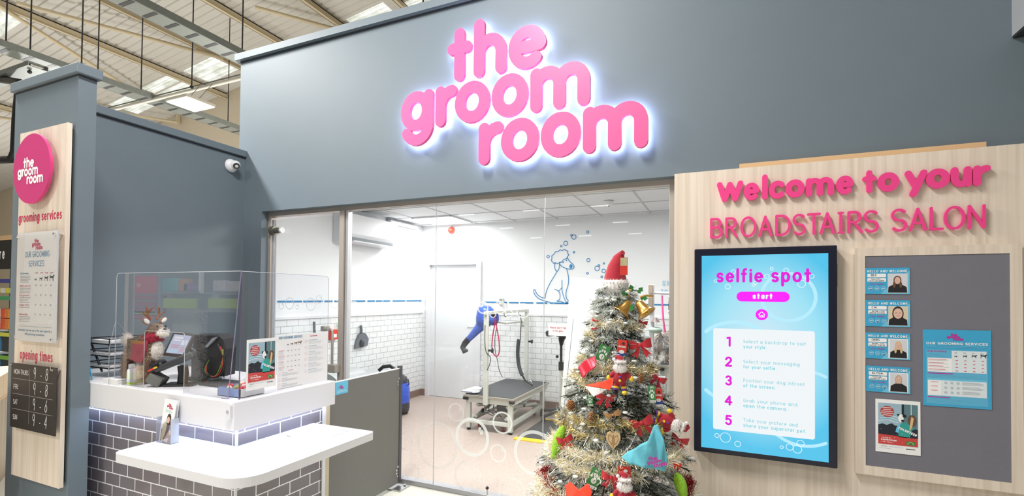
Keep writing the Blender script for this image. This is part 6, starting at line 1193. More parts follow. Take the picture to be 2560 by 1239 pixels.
# poodle mural and friends, thin blue vinyl on the wall
MY = 6.0935; fr = Fr((0, MY, 0))
def zp(x, y): p = AY(1200+x/3.442, 440+y/3.442, MY); return (p.x, p.z)
def smooth(P, it=2):
    for _ in range(it):
        Q = [P[0]]
        for i in range(len(P)-1): Q += [(P[i][0]*.75+P[i+1][0]*.25, P[i][1]*.75+P[i+1][1]*.25), (P[i][0]*.25+P[i+1][0]*.75, P[i][1]*.25+P[i+1][1]*.75)]
        P = Q+[P[-1]]
    return P
t = thing('poodle_mural', 'blue line drawing of a sitting poodle on the salon back wall', 'mural', (-2.0, MY, 1.4))
def line(name, pts, w_=.011, sm=2):
    mb = MB(); stroke(mb, fr, smooth([zp(*p) for p in pts], sm), w_, BLUEL, 0); mb.build(name, t)
cl = [(628, 740), (620, 705), (640, 668), (672, 650), (705, 640), (740, 640), (752, 665), (752, 692), (715, 718), (690, 738), (655, 744), (628, 740)]; hp_ = []; cx0, cy0 = 688, 692
for i in range(len(cl)-1):
    a, b = Vector(cl[i]), Vector(cl[i+1]); m_ = (a+b)/2; o = m_+(m_-Vector((cx0, cy0))).normalized()*13; hp_ += [tuple(a), tuple(a.lerp(o, .75)), tuple(o), tuple(b.lerp(o, .75))]
line('topknot', hp_+[cl[0]], .010, 2)
line('ear', [(648, 744), (640, 775), (650, 812), (665, 818), (682, 795), (685, 742)], .010)
line('muzzle', [(750, 700), (772, 735), (800, 758), (812, 780), (800, 798), (770, 800), (735, 792), (705, 778), (684, 757)], .010)
mb = MB(); c = zp(782, 775); disc(mb, fr, c[0], c[1], .022, BLUEL, 0, .028); mb.build('nose', t)
for q in ((717, 740), (743, 725)): mb = MB(); c = zp(*q); disc(mb, fr, c[0], c[1], .009, BLUEL, 0, n=10); mb.build('eye', t)
line('back', [(665, 816), (640, 858), (605, 915), (580, 965), (566, 1008), (560, 1048)], .010)
line('chest', [(745, 796), (757, 842), (764, 890), (758, 940), (744, 978), (738, 1010), (742, 1048), (752, 1062), (774, 1082), (768, 1094), (738, 1092)], .010)
line('tail', [(558, 1050), (515, 1038), (484, 1008), (471, 970), (459, 980), (466, 1012), (492, 1046), (540, 1068), (600, 1085), (680, 1092), (765, 1096)], .010)
line('foreleg', [(705, 895), (706, 930), (704, 975), (714, 1020), (728, 1060), (742, 1088)], .009); line('foreleg', [(706, 955), (692, 975), (676, 986)], .008, 1)
line('hind_leg', [(642, 972), (668, 982), (686, 1002), (690, 1040), (682, 1066), (652, 1075), (700, 1076)], .009)
line('paw', [(700, 1090), (712, 1078), (722, 1092)], .009, 1); line('paw', [(742, 1090), (752, 1076), (762, 1092)], .009, 1)
t2 = thing('bubble_mural', 'cluster of small blue bubble rings drawn on the salon back wall', 'mural', (-1.6, MY, 1.6))
for x, y, r in ((787, 508, 10), (808, 523, 21), (927, 480, 12), (737, 577, 20), (698, 602, 9), (808, 654, 10), (586, 692, 14), (932, 722, 16), (924, 835, 10), (1023, 768, 10), (1007, 793, 21), (1066, 750, 8), (1064, 814, 17), (1047, 865, 10)):
    c = zp(x, y); rr_ = r*.00158; mb = MB(); _ribbon(mb, fr, [(c[0]+a, c[1]+b) for a, b in arc(0, 0, rr_-.004, rr_*1.02-.004, 0, 360, 24)], .009, BLUEL, 0, 0); mb.build('bubble', t2)
t = thing('bathing_dog_mural', 'blue line drawing partly hidden behind the tree top', 'mural', (-1.1, MY, 1.6))
line('outline', [(1017, 965), (1018, 932), (1040, 910), (1062, 908), (1068, 890), (1120, 870), (1180, 900), (1215, 950), (1235, 972), (1260, 962), (1285, 972)]); line('swirl', [(1032, 958), (1030, 935), (1045, 925), (1055, 938), (1045, 952)], .008); line('suds', [(1018, 964), (1045, 975), (1075, 985), (1100, 990)], .02)
t = thing('wall_lettering', 'thin pale blue capitals on the salon back wall, cut by the right jamb', 'lettering', (-.55, MY, 1.55)); LB = mat('pale_blue_vinyl', '9fcbe4', .5)
def zq(x, y): return AY(1590+x/4.427, 680+y/4.427, MY)
for s, xa, yb, h in (('U', 293, 152, 60), ('N', 343, 152, 60), ('D', 393, 152, 60), ('T', 274, 247, 58), ('O', 312, 247, 58), ('B', 386, 247, 58), ('A', 402, 50, 50)):
    a, b = zq(xa, yb), zq(xa, yb-h); hh = (b.z-a.z); wd = .012; hs = (hh-wd)/1.4; mb = MB(); glyph(mb, fr, s, a.x+wd/2, a.z+wd/2, hs, wd, LB, 0, 0, .62); mb.build('letter', t)
# ---- adjustable grooming table
OFFW = mat('offwhite_enamel', 'd5d7cf', .4); RUB = mat('black_rubber_mat', '3c3f45', .6, bump=.4, bscale=300)
def gtable(x0, y0, x1, y1, zt, label, low):
    t = thing('grooming_table', label, 'table', ((x0+x1)/2, (y0+y1)/2, 0)); z0 = .0045
    mb = MB(); box(mb, x0, y0, zt-.03, x1, y1, zt-.004, ALU, .004); mb.build('top_frame', t)
    mb = MB(); box(mb, x0+.02, y0+.02, zt-.004, x1-.02, y1-.02, zt, RUB); mb.build('rubber_mat', t)
    mb = MB()
    for a in (x0+.02, x1-.05): box(mb, a, y0+.03, zt-.085, a+.03, y1-.03, zt-.03, OFFW, .003)
    box(mb, x0+.05, y0+.02, zt-.085, x1-.05, y0+.05, zt-.03, OFFW); mb.build('apron', t)
    L = [(x0+.05, y0+.05), (x1-.06, y0+.05), (x0+.05, y1-.1), (x1-.06, y1-.1)]
    for a, b in L:
        mb = MB(); box(mb, a-.025, b-.025, .03, a+.025, b+.025, zt-.085, OFFW, .004); lg_ = mb.build('leg', t)
        mb = MB(); cyl(mb, (a, b, z0), (a, b, .03), .022, BLACK, n=12); mb.build('foot', lg_)
    for (a, b, c, d) in ((x0+.05, y0+.05, x1-.06, y0+.05), (x1-.06, y0+.05, x1-.06, y1-.1), (x0+.05, y0+.05, x0+.05, y1-.1), (x0+.05, y1-.1, x1-.06, y1-.1)):
        mb = MB(); box(mb, min(a, c)-.02, min(b, d)-.02, .085, max(a, c)+.02, max(b, d)+.02, .125, OFFW, .003); mb.build('lower_rail', t)
    if low:
        for a in (x0+.12, x1-.13):
            for s in (0, 1):
                mb = MB(); p, q = Vector((a+.02*s, y0+.08, .15+.13*s)), Vector((a+.02*s, y1-.2, .28-.13*s)); tube(mb, [p, q], .022, OFFW, 4); cyl(mb, (p+q)/2-Vector((.03, 0, 0)), (p+q)/2+Vector((.03, 0, 0)), .018, BLACK); mb.build('scissor_arm', t)
        mb = MB(); cyl(mb, (x0+.15, y0+.16, .2), (x1-.15, y0+.16, .2), .014, STEEL); ell(mb, (x0+.17, y0+.16, .2), .025, BLACK); mb.build('cross_shaft', t)
        mb = MB(); box(mb, x0+.22, y0+.4, .13, x1-.22, y0+.65, .24, DARKG, .02); mb.build('motor', t)
        mb = MB()
        for k in range(3): tube(mb, [(x0+.2+.06*k, y0+.14, .3), (x0+.22+.05*k, y0+.1, .2+.02*k), (x0+.3+.04*k, y0+.2, .14)], .006, BLACK if k else GREYM, 5)
        mb.build('wiring', t)
        for (a, b) in ((x0+.17, y0+.1), (x1-.17, y0+.12), (x1-.13, y1-.2), (x0+.17, y1-.2)):
            mb = MB(); cyl(mb, (a-.014, b, .046), (a+.014, b, .046), .04, mat('castor_red', '8a4038', .4), n=20); cyl(mb, (a-.016, b, .046), (a+.016, b, .046), .022, GREYM, n=16); box(mb, a-.022, b-.02, .075, a+.022, b+.02, .095, STEEL, .003); mb.build('castor', t)
    for a in (x0-.001, x1-.06): mb = MB(); box(mb, a, y0-.004, zt-.06, a+.061, y0+.03, zt-.03, BLACK, .003); mb.build('corner_cap', t)
    return t
gtable(-2.6, 4.70, -1.985, 5.86, .40, 'low adjustable grooming table with black top in the salon centre', True)
t = thing('restraint_frame', 'off-white H shaped restraint frame clamped along the low table', 'frame', (-2.31, 5.28, .4))
for y, hh in ((4.68, .34), (5.875, .40)):
    mb = MB(); box(mb, -2.335, y-.02, hh-.03, -2.285, y+.02, 1.31, OFFW, .004); po = mb.build('post', t)
    mb = MB(); cyl(mb, (-2.28, y, .9), (-2.24, y, .9), .012, BLACK); ell(mb, (-2.235, y, .9), (.012, .028, .028), BLACK); mb.build('clamp_knob', po)
mb = MB(); box(mb, -2.325, 4.64, 1.285, -2.295, 5.92, 1.32, OFFW, .003); mb.build('crossbar', t)
for k, y in enumerate((4.9, 5.15, 5.6)):
    mb = MB(); tube(mb, [(-2.31, y, 1.285), (-2.31, y, 1.26), (-2.295, y, 1.245), (-2.28, y, 1.255)], .004, BLACK, 5); mb.build('hook', t)
# leads hanging from the arm
LEAD = mat('pink_webbing', 'c0305f', .7, var=.5, vscale=90)
def hang(name, pts, r, m_, label, cat, closed=False):
    P = smooth3([Vector(p) for p in pts]); mb = MB(); tube(mb, P, r, m_, 6, closed); return tag(mb.build(name, loc=P[0]), label, cat)
def smooth3(P, it=2):
    for _ in range(it):
        Q = [P[0]]
        for i in range(len(P)-1): Q += [P[i].lerp(P[i+1], .25), P[i].lerp(P[i+1], .75)]
        P = Q+[P[-1]]
    return P
Yh = 4.9
hang('dog_lead', [AY(x, y, Yh) for x, y in ((1238, 783), (1238, 806), (1232, 835), (1229, 868), (1234, 886), (1243, 892), (1249, 880), (1248, 850), (1243, 826), (1240, 808), (1238, 790))], .007, LEAD, 'pink patterned lead hanging in a loop from the grooming arm', 'lead')
hang('power_cable', [AY(x, y, Yh) for x, y in ((1243, 783), (1242, 815), (1236, 850), (1238, 880), (1244, 900), (1247, 925), (1256, 942))], .0035, BLACK, 'thin black cable dangling behind the pink lead', 'cable')
hang('power_cable', [AY(x, y, 4.66) for x, y in ((1213, 812), (1212, 850), (1214, 880), (1228, 892), (1224, 912), (1218, 925))], .004, BLACK, 'thin black cable running down beside the front post', 'cable')
Yn = 5.45; t = thing('grooming_noose', 'black padded restraint strap hanging onto the low table', 'strap', AY(1303, 945, Yn))
mb = MB(); tube(mb, [Vector((-2.29, 5.6, 1.25)), AY(1303, 800, Yn), AY(1301, 848, Yn)], .005, BLACK, 6); mb.build('cord', t)
mb = MB(); P = smooth3([AY(x, y, Yn) for x, y in ((1297, 848), (1294, 875), (1295, 902), (1300, 925), (1306, 938))]); tube(mb, P, .024, mat('padded_nylon', '3a3a3e', .7), 8); mb.build('pad', t)
mb = MB(); tube(mb, [AY(1306, 938, Yn), AY(1314, 952, Yn), AY(1324, 958, Yn), AY(1330, 962, Yn-.05)], .011, BLACK, 6); tube(mb, [AY(1318, 956, Yn), AY(1326, 950, Yn), AY(1331, 958, Yn), AY(1326, 967, Yn)], .006, CHROME, 6); mb.build('clip', t)
# folded towel
c = AZ(1172, 985, .40); t = thing('folded_towel', 'crumpled white towel on the front left corner of the low table', 'towel', (-2.53, 4.78, .4)); mb = MB()
for k in range(3): ell(mb, (-2.55+.02*k, 4.79+.02*k, .418+.014*k), (.11-.02*k, .07, .018), mat('towel_white', 'eceaf0', .9, bump=.6, bscale=90), Matrix.Rotation(.3*k, 3, 'Z'), 16, 8)
mb.build('fold', t); mb = MB(); tube(mb, [(-2.64, 4.73, .42), (-2.58, 4.715, .425), (-2.5, 4.73, .42)], .004, mat('towel_stripe', '5a5f85', .8), 5); mb.build('stripe', t)
# blue dryer on the wall arm
d0 = AY(1216, 798, 5.0); t = thing('blaster_dryer', 'blue pet dryer with long angled nozzle beside the front post', 'dryer', d0); BL = mat('dryer_blue', '4a68c8', .3); v = lambda x, y, Y=5.0: AY(x, y, Y)
mb = MB(); lathe(mb, [(0, .13), (.05, .125), (.085, .10), (.1, .06), (.1, -.03), (.085, -.10), (.05, -.12), (0, -.12)], v(1212, 790), BL, (.25, -.1, 1), 24); mb.build('motor_housing', t)
mb = MB(); ell(mb, v(1233, 795), (.07, .07, .085), BL, None, 18, 12); ell(mb, v(1233, 787, 4.95), (.03, .02, .03), BLACK); mb.build('air_intake', t)
mb = MB(); tube(mb, [v(1208, 808), v(1192, 825), v(1171, 848)], .05, BL, 16, rs=[.07, .05, .034]); mb.build('nozzle_tube', t)
mb = MB(); tube(mb, [v(1172, 846), v(1162, 858), v(1157, 868), v(1161, 878), v(1168, 875)], .036, DARKG, 14, rs=[.037, .037, .034, .03, .02]); mb.build('rubber_tip', t)
mb = MB(); box(mb, v(1200, 790).x, 4.93, v(1200, 797).z, v(1211, 790).x, 4.94, v(1200, 785).z, mat('dryer_navy', '2c3f8c', .4)); mb.build('control_plate', t)
mb = MB(); tube(mb, [v(1222, 800, 5.05), Vector((-2.45, 5.5, 1.15)), Vector((-2.45, 6.08, 1.15))], .014, OFFW, 8); box(mb, -2.48, 6.06, 1.1, -2.42, 6.088, 1.2, OFFW); mb.build('wall_arm', t)
mb = MB(); c = AY(1254, 752, 6.08); box(mb, c.x-.03, 6.05, c.z-.05, c.x+.03, 6.1, c.z+.04, OFFW, .004); box(mb, c.x-.015, 6.04, c.z-.0, c.x+.015, 6.05, c.z+.03, GREYM)
tag(mb.build('wall_bracket', loc=c), 'small off-white bracket on the blue wall line above the low table', 'bracket')
# floor mat
t = thing('safety_mat', 'black anti-fatigue mat with yellow edges on the salon floor', 'mat', (-1.45, 5.07, .004)); mb = MB(); box(mb, -1.94, 4.68, .0045, -.95, 5.49, .014, mat('mat_black', '4a494c', .8, bump=.8, bscale=180)); mb.build('mat_body', t)
for a, b in ((4.60, 4.69), (5.47, 5.53)): mb = MB(); box(mb, -1.95, a, .0045, -.94, b, .0145, mat('safety_yellow', 'f0c52c', .6)); mb.build('yellow_border', t)
# stand dryer
b0 = AZ(1392, 1032, .0045); px_, py_ = -1.75, 5.6; t = thing('stand_dryer', 'black stand dryer on a castor base behind the glass notice', 'dryer', (px_, py_, 0))
for k in range(5):
    a = k*2*PI/5+.4; e = Vector((px_+.27*math.cos(a), py_+.27*math.sin(a), .075)); mb = MB(); tube(mb, [(px_, py_, .12), e], .022, DARKG, 8, rs=[.026, .018]); l_ = mb.build('base_arm', t)
    mb = MB(); cyl(mb, e+Vector((-.015, 0, -.04)), e+Vector((.015, 0, -.04)), .03, BLACK); mb.build('castor', l_)
mb = MB(); cyl(mb, (px_, py_, .1), (px_, py_, .66), .022, OFFW); cyl(mb, (px_, py_, .60), (px_, py_, .70), .032, BLACK); cyl(mb, (px_, py_, .66), (px_, py_, .95), .016, BLACK); ell(mb, (px_-.05, py_, .76), (.02, .02, .02), BLACK); mb.build('pole', t)
mb = MB(); tube(mb, [(px_, py_, .9), (px_+.01, py_-.02, .98), (px_+.05, py_-.05, 1.05)], .035, BLACK, 12, rs=[.02, .04, .05]); ell(mb, (px_-.0, py_-.03, 1.08), (.10, .09, .08), BLACK, None, 18, 12); mb.build('motor_head', t)
mb = MB(); cyl(mb, (px_-.04, py_-.1, 1.07), (px_-.1, py_-.22, 1.05), .05, DARKG, r2=.035, n=16); mb.build('nozzle', t)
# solid white board built in place of a pale reflection in the glass
YW = 4.9; A, B_, C_, D_ = AY(1427, 690, YW), AY(1497, 701, YW), None, AY(1398, 1060, YW); sl = (D_-A)/(A.z-D_.z); D0 = A+sl*(A.z-.016); C0 = D0+Vector((.46, 0, 0))
t = thing('reflection_board', 'tall white board standing in for a reflection left of the tree', 'panel', (D0.x+.2, YW, 0))
mb = MB(); prism(mb, [D0, C0, Vector((A.x+.36, YW, B_.z)), A], (0, .02, 0), mat('reflection_board_white', 'f3f4f5', .5)); mb.build('board', t)
mb = MB(); e = Vector((.028, -.002, 0)); prism(mb, [D0+e, D0+e+Vector((.006, 0, 0)), A+e+Vector((.006, 0, -.45)), A+e+Vector((0, 0, -.45))], (0, .002, 0), GREYM); mb.build('edge_line', t)
# right hand table, dog, groomer
gtable(-.50, 4.45, .45, 5.05, .895, 'tall grooming table with a small dog on it beside the right jamb', False)
t = thing('grooming_post', 'white upright grooming post with brown bracket beside the dog', 'post', (-.545, 4.42, 0)); mb = MB(); box(mb, -.565, 4.40, .0045, -.525, 4.445, 1.6, WHITE, .004); mb.build('upright', t)
BRK = mat('taupe_metal', '9a8b7e', .45)
for za, zb in ((1.52, 1.6), (1.36, 1.49)):
    mb = MB(); box(mb, -.57, 4.385, za, -.53, 4.40, zb, BRK, .003); mb.build('bracket', t)
mb = MB(); cyl(mb, (-.545, 4.44, 1.53), (.3, 4.5, 1.5), .012, WHITE); mb.build('crossbar', t)
mb = MB(); ell(mb, (-.51, 4.40, 1.2), (.06, .04, .03), mat('pale_green_plastic', '9fb5a8', .4)); cyl(mb, (-.51, 4.40, 1.27), (-.51, 4.40, 1.31), .04, mat('brown_cone', '6d5a5c', .5), r2=.012); mb.build('clip', t)
mb = MB(); box(mb, -.56, 4.37, .72, -.42, 4.385, .8, WHITE, .003); 
for k in range(2): cyl(mb, (-.51+.04*k, 4.37, .775), (-.51+.04*k, 4.36, .775), .011, GREYM)
mb.build('control_box', t)
# small dog
DGY, DTN, DGR = mat('dog_blue_grey', '8b8b90', .9), mat('dog_tan', 'd2b798', .9), mat('dog_cream', 'e9dccb', .9)
dp = Vector((-.41, 4.72, .8955)); t = thing('small_dog', 'shaggy grey and tan terrier standing on the tall grooming table', 'dog', dp, rz=math.radians(60)); t.scale = (1.2, 1.7, 1.15)
N = [((-.10, 0, .17), .05), ((0, 0, .175), .052), ((.09, 0, .18), .05), ((.13, 0, .24), .034), ((.16, 0, .275), .042), ((.205, 0, .262), .02), ((-.135, 0, .21), .014), ((-.15, 0, .26), .01)]
E_ = [(0, 1), (1, 2), (2, 3), (3, 4), (4, 5), (0, 6), (6, 7)]
for (a, b) in ((-.1, .035), (-.1, -.035), (.1, .032), (.1, -.032)):
    i = len(N)
    if a < 0: N += [((a-.01, b, .12), .03), ((a+.012, b, .085), .02), ((a-.02, b, .045), .013), ((a-.008, b, .014), .013), ((a+.012, b, .011), .011)]; E_ += [(0, i), (i, i+1), (i+1, i+2), (i+2, i+3), (i+3, i+4)]
    else: N += [((a, b, .12), .024), ((a, b, .065), .016), ((a, b, .014), .014), ((a+.018, b, .011), .011)]; E_ += [(2, i), (i, i+1), (i+1, i+2), (i+2, i+3)]
bd = skin('body', N, E_, 2, DGY, t, 1); fur(bd, 5500, .03, DTN, 'coat', .0012, .9, lambda p, r: r.choice([DTN, DGR, DTN]) if (p.z < .09 or p.z > .27) else r.choice([DGY, DGY, DTN, DGR]))
for s in (-1, 1):
    mb = MB(); ell(mb, (.15, s*.032, .315), (.008, .015, .022), DTN); mb.build('ear', t, world=False)
    mb = MB(); ell(mb, (.192, s*.018, .285), .005, BLACK); mb.build('eye', t, world=False)
mb = MB(); ell(mb, (.225, 0, .265), .008, BLACK); mb.build('nose', t, world=False)
hang('dog_lead', [AY(x, y, 4.62) for x, y in ((1655, 738), (1656, 765), (1658, 800), (1663, 830))], .009, mat('bright_pink_webbing', 'e0508f', .6, var=.4, vscale=80), 'bright pink lead holding the small terrier to the crossbar', 'lead')
hang('black_strap', [(-.40, 4.59, 1.52), (-.41, 4.6, 1.35), (-.37, 4.62, 1.18)], .014, BLACK, 'black ribbed strap hanging from the crossbar above the terrier', 'strap')
hang('white_coil', [(-.42, 4.58, 1.5), (-.36, 4.57, 1.46), (-.37, 4.57, 1.38), (-.42, 4.58, 1.36)], .01, WHITE, 'short white loop hanging from the crossbar next to the jamb', 'loop')
# the groomer, almost wholly hidden behind the wall
t = thing('person', 'person in a dark tunic beside the tall table, one hand on the terrier', 'person', (.045, 5.33, .0345))
SKN = mat('skin', 'e6b09c', .5, var=.03); TUN = mat('dark_tunic', '2b3038', .8)
def cap_(P, rs, m_, name, par, n=12):
    mb = MB(); Q = [Vector(p) for p in P]; tube(mb, Q, 0, m_, n, rs=rs); ell(mb, Q[0], rs[0], m_); ell(mb, Q[-1], rs[-1], m_); return mb.build(name, par, world=False)
N = [((0, 0, .92), .14), ((0, 0, 1.1), .13), ((0, -.01, 1.3), .15), ((0, -.02, 1.43), .07), ((0, -.03, 1.52), .05), ((0, -.045, 1.62), .085), ((0, -.04, 1.7), .075),
     ((-.17, -.02, 1.38), .055), ((-.27, -.2, 1.2), .042), ((-.37, -.46, 1.12), .03), ((.17, -.02, 1.38), .055), ((.24, -.05, 1.12), .042), ((.22, -.2, .95), .03),
     ((-.09, 0, .85), .085), ((-.1, 0, .48), .055), ((-.1, .02, .09), .036), ((-.1, -.1, .035), .03), ((.09, 0, .85), .085), ((.1, 0, .48), .055), ((.1, .02, .09), .036), ((.1, -.1, .035), .03)]
E_ = [(0, 1), (1, 2), (2, 3), (3, 4), (4, 5), (5, 6), (2, 7), (7, 8), (8, 9), (2, 10), (10, 11), (11, 12), (0, 13), (13, 14), (14, 15), (15, 16), (0, 17), (17, 18), (18, 19), (19, 20)]
bd = skin('body', N, E_, 2, TUN, t, 0); bd.data.materials.append(SKN)
for p in bd.data.polygons:
    c = p.center
    if c.z > 1.47 or (c.x < -.2 and c.y < -.1) or (c.x > .15 and c.z < 1.15 and c.z > .9 and c.y < -.08): p.material_index = 1
for s, W0, dr in ((0, Vector((-.37, -.46, 1.12)), Vector((-.6, -.75, .1)).normalized()),):
    mb = MB(); sd = dr.cross(Vector((0, 0, 1))).normalized(); ell(mb, W0+dr*.045, (.038, .05, .018), SKN, Matrix.Rotation(math.atan2(dr.y, dr.x)-PI/2, 3, 'Z'), 14, 8)
    for k, (of, ln) in enumerate(((-.03, .062), (-.01, .072), (.01, .067), (.03, .052))):
        b = W0+dr*.085+sd*of; tube(mb, [b-dr*.03, b, b+dr*ln*.45+Vector((0, 0, -.008)), b+dr*ln*.75+Vector((0, 0, -.028)), b+dr*ln*.8+Vector((0, 0, -.045))], .009, SKN, 8, rs=[.011, .010, .009, .0085, .006])
    b = W0+dr*.03-sd*.035; tube(mb, [b, b-sd*.02+dr*.03, b-sd*.02+dr*.055+Vector((0, 0, -.02))], .01, SKN, 8, rs=[.013, .011, .008]); mb.build('hand', t, world=False)
mb = MB(); ell(mb, (0, -.02, 1.69), (.095, .105, .1), HD); mb.build('hair', t, world=False)
for s in (-1, 1): mb = MB(); ell(mb, (s*.03, -.125, 1.64), .01, BLACK); mb.build('eye', t, world=False)
mb = MB(); ell(mb, (0, -.135, 1.605), (.014, .02, .02), SKN); mb.build('nose', t, world=False)
mb = MB(); ell(mb, (0, -.122, 1.57), (.024, .008, .006), mat('lip', 'b5605e', .5)); mb.build('mouth', t, world=False)
# ================================================================ THE REST OF THE SHOP
# shelving far left, past the totem
Ys = 4.4; a, b = AY(-60, 560, Ys), AY(60, 960, Ys); SHG = mat('shelf_grey', '5a5d63', .5)
t = thing('shelving_unit', 'shop shelving with a black header at the left edge behind the totem', 'shelving', (a.x/2+b.x/2, Ys+.3, 0))
sa = lambda y: AY(10, y, Ys).z
mb = MB(); box(mb, a.x, Ys+.5, 0, b.x, Ys+.55, sa(588), SHG); mb.build('back_panel', t)
mb = MB(); box(mb, a.x, Ys, sa(672), b.x, Ys+.04, sa(600), mat('header_black', '1b1a1c', .5, var=.4, vscale=30)); f = Fr((0, Ys-.002, 0)); p = AY(0, 645, Ys); text(mb, f, 're', p.x-.02, sa(647), .15, .036, PAPER, .001, fit=.2); mb.build('header_sign', t)
mb = MB(); box(mb, a.x, Ys-.02, sa(600), b.x, Ys+.06, sa(589), WOODE); mb.build('header_rail', t)
for k, (y, c_) in enumerate(((692, '3b3c8c'), (735, '3f9a63'), (826, 'd9d94a'), (884, '79b52e'))):
    mb = MB(); z = sa(y+9); box(mb, a.x, Ys+.02, z-.03, b.x, Ys+.5, z, SHG); box(mb, a.x, Ys, z-.04, b.x, Ys+.02, z+.03, mat('ticket_'+c_, c_, .5)); mb.build('shelf', t)
mb = MB(); box(mb, a.x, Ys, 0, b.x, Ys+.5, .12, BLACK); mb.build('plinth', t)
x = b.x-.1; k = 0; cols = ['e0562f', 'f0e8d8', 'd8c9a8', '3f7d45', 'e8863a']
while x > a.x+.1:
    for y, hh, w_, kind in ((800, .2, .14, 0), (770, .17, .14, 0), (728, .1, .2, 1), (880, .36, .3, 2), (905, .34, .32, 2)):
        if kind == 2 and k % 2: continue
        z = {800: sa(824), 770: sa(795), 728: sa(733), 880: sa(880), 905: sa(935)}[y]
        c_ = (cols[(k+int(y)) % 5] if kind == 0 else ('ecd23c', 'f2f0e2')[k % 2] if kind == 1 else ('1c2226', '2a6f9a')[k//2 % 2])
        mb = MB(); box(mb, x-w_/2, Ys+.04, z+.002, x+w_/2, Ys+.16, z+hh, mat('pack_'+c_, c_, .5, var=.5, vscale=25), .012)
        tag(mb.build('pet_food_pack', loc=(x, Ys+.1, z)), ['small %s treat pack on the %s row of the left shelving' % ({'e0562f': 'orange red', 'f0e8d8': 'cream', 'd8c9a8': 'tan', '3f7d45': 'green', 'e8863a': 'orange'}.get(c_, ''), 'lower' if y == 800 else 'upper'), '%s carton on the top left shelf' % ('yellow' if c_ == 'ecd23c' else 'white'), '%s pet food bag on the %s shelf of the left shelving' % ('black' if c_ == '1c2226' else 'blue', 'middle' if y == 880 else 'bottom')][kind], 'pack', ['treat packs on the left shelving', 'cartons on the left shelving', 'pet food bags on the left shelving'][kind])
    x -= .17; k += 1
# wooden plinth counter beside it
zt = .84; A = AZ(28, 925, zt); d = Vector((A.x, A.y, 0)); B_ = AZ(0, 941, zt); u = (A-B_).normalized(); P0 = B_-u*1.2; P1 = A+u*.35; nn = Vector((-u.y, u.x, 0)); nn = nn if nn.x < 0 else -nn
t = thing('wooden_counter', 'pale wood topped low counter at the bottom left edge', 'counter', ((P0+P1)/2).xy.to_3d())
W2_ = wood('brown_oak_front', '8f7f70', 'a99884', 2)
mb = MB(); 
def quadbox(mb, a, b, off, z0, z1, m_): prism(mb, [Vector((a.x, a.y, z0)), Vector((b.x, b.y, z0)), Vector((b.x, b.y, 0))+off+Vector((0, 0, z0)), Vector((a.x, a.y, 0))+off+Vector((0, 0, z0))], (0, 0, z1-z0), m_)
zm = zt-.17
quadbox(mb, P0, P1, nn*.8, zm, zt, WOOD2); mb.build('top_fascia', t); mb = MB(); quadbox(mb, P0+nn*.01, P1+nn*.01, nn*.78, 0, zm, W2_); mb.build('front_board', t); mb = MB(); quadbox(mb, P0-nn*.003, P1-nn*.003, nn*.03, zm-.012, zm, WOODE); mb.build('edge_strip', t)
# ---- the aisle behind the camera, seen mirrored in the acrylic
Yb = -2.0; V = lambda x, y: AY(x, y, 3.36-Yb); def_ = lambda x0, y0, x1, y1: (V(x0, y0).x, V(x0, y1).z, V(x1, y0).x, V(x0, y0).z)
def slab(mb, x0, y0, x1, y1, m_, th=.05, dy=0): a = def_(x0, y0, x1, y1); box(mb, a[0], Yb-dy-th, a[1], a[2], Yb-dy, a[3], m_)
t = thing('aisle_gondola', 'grey shop gondola mirrored in the desk screen', 'gondola', (V(500, 800).x, Yb-.3, 0))
mb = MB(); a = def_(395, 733, 700, 1000); box(mb, a[0], Yb-.3, 0, a[2], Yb-.25, a[3], mat('gondola_grey', 'c9cacc', .6)); mb.build('back_panel', t)
mb = MB(); slab(mb, 400, 728, 500, 733, GREYM, .3); slab(mb, 515, 730, 620, 736, GREYM, .3); mb.build('top_rail', t)
LM = mat('lime_header', 'b7cf3a', .5)
for x0, x1 in ((408, 492), (520, 595)): mb = MB(); slab(mb, x0, 745, x1, 769, LM, .02); mb.build('header_card', t)
mb = MB(); slab(mb, 396, 680, 402, 1000, GREYM, .05); slab(mb, 497, 680, 503, 733, PAPER, .05); mb.build('upright', t)
t = thing('aisle_sign', 'red rounded shop sign mirrored in the desk screen', 'sign', (V(360, 700).x, Yb, .9))
mb = MB(); a = def_(300, 690, 392, 733); f = Fr((0, Yb, 0), (-1, 0, 0)); poly(mb, Fr((0, Yb, 0), (1, 0, 0), (0, 0, 1), (0, 1, 0)), rrect(a[0], a[1], a[2], a[3], .09), mat('sign_red', 'e0475a', .5), 0, .03)
text(mb, Fr((V(352, 716).x, Yb, V(352, 716).z), (-1, 0, 0), (0, 0, 1), (0, 1, 0)), 'sp', 0, 0, .06, .014, PAPER, .002); mb.build('board', t)
for k in range(4): mb = MB(); slab(mb, 300, 737+16*k, 388, 748+16*k, mat('shelf_rose', 'b5566b', .6), .2); mb.build('shelf', t)
mb = MB(); slab(mb, 330, 776, 388, 784, LM, .02); slab(mb, 330, 850, 392, 858, LM, .02); mb.build('ticket_strip', t)
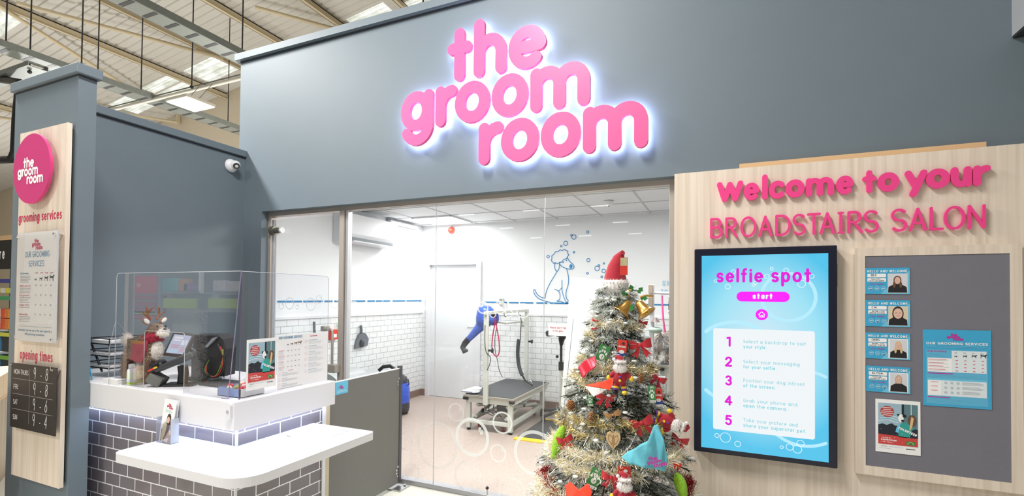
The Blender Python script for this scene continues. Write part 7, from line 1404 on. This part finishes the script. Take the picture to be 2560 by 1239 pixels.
for k, (x0, x1, y0, c_, lb) in enumerate(((402, 420, 695, '5fb3b8', 'teal bag mirrored on the left of the gondola top'), (421, 440, 694, '74c0c6', 'second teal bag mirrored on the gondola top'), (442, 466, 696, 'd99a5a', 'orange bag mirrored on the gondola top'), (455, 472, 706, 'a77bb0', 'purple bag mirrored beside the orange one'), (474, 492, 712, '9a82b0', 'smaller purple bag mirrored at the end'), (528, 560, 700, 'd5cdd6', 'silver bag mirrored on the gondola top'), (562, 600, 702, 'dcd6da', 'second silver bag mirrored on the gondola top'))):
    a = def_(x0, y0, x1, 729); mb = MB(); box(mb, a[0], Yb-.12, a[1], a[2], Yb-.02, a[3], mat('bag_'+c_, c_, .25, var=.3, vscale=12), .02); tag(mb.build('product_bag', loc=(a[0], Yb-.07, a[1])), lb, 'bag')
t = thing('garland_display', 'dark green Christmas garland display mirrored in the desk screen', 'display', (V(545, 870).x, Yb-.1, 0)); mb = MB(); r9 = random.Random(5); a = def_(490, 780, 610, 960)
GM = [mat('garland_dark', '22362a', .7), mat('garland_green', '35583c', .7), mat('garland_red', 'c0392f', .5), mat('garland_brown', '5a4638', .7)]
for k in range(5000):
    c = Vector((r9.uniform(a[0], a[2]), Yb-r9.random()*.2, r9.uniform(a[1], a[3]))); d = Vector((r9.gauss(0, 1), r9.gauss(0, .5), r9.gauss(0, 1))).normalized()*.05; s = d.cross(Vector((0, 1, 0))).normalized()*.006 if abs(d.y) < .045 else Vector((.005, 0, 0)); mb.add([c-s, c+s, c+d], [(0, 1, 2)], GM[min(3, int(abs(r9.gauss(0, .9))*1.2))])
mb.build('garlands', t); mb = MB(); box(mb, a[0], Yb-.24, 0, a[2], Yb-.21, a[3], GM[0]); mb.build('backing', t)
# rows of shop lamps far behind, seen only as glints in the salon glass
for i, X in enumerate((-10.0, -7.0, -4.2)):
    for j, Y in enumerate((-11.8, -16.1, -20.4)):
        t = thing('batten_lamp', 'slim batten lamp glinting in the salon glass, %s column, %s row' % (('left', 'middle', 'right')[i], ('nearest', 'middle', 'farthest')[j]), 'lamp', (X, Y, 5.0), 'batten lamps reflected in the glass')
        mb = MB(); box(mb, X-.35, Y-.08, 5.0, X+.35, Y+.08, 5.02, mat('batten_glow', 'ffffff', emit=9)); mb.build('tube', t); mb = MB(); box(mb, X-.37, Y-.1, 5.021, X+.37, Y+.1, 5.07, WHITE); mb.build('housing', t)
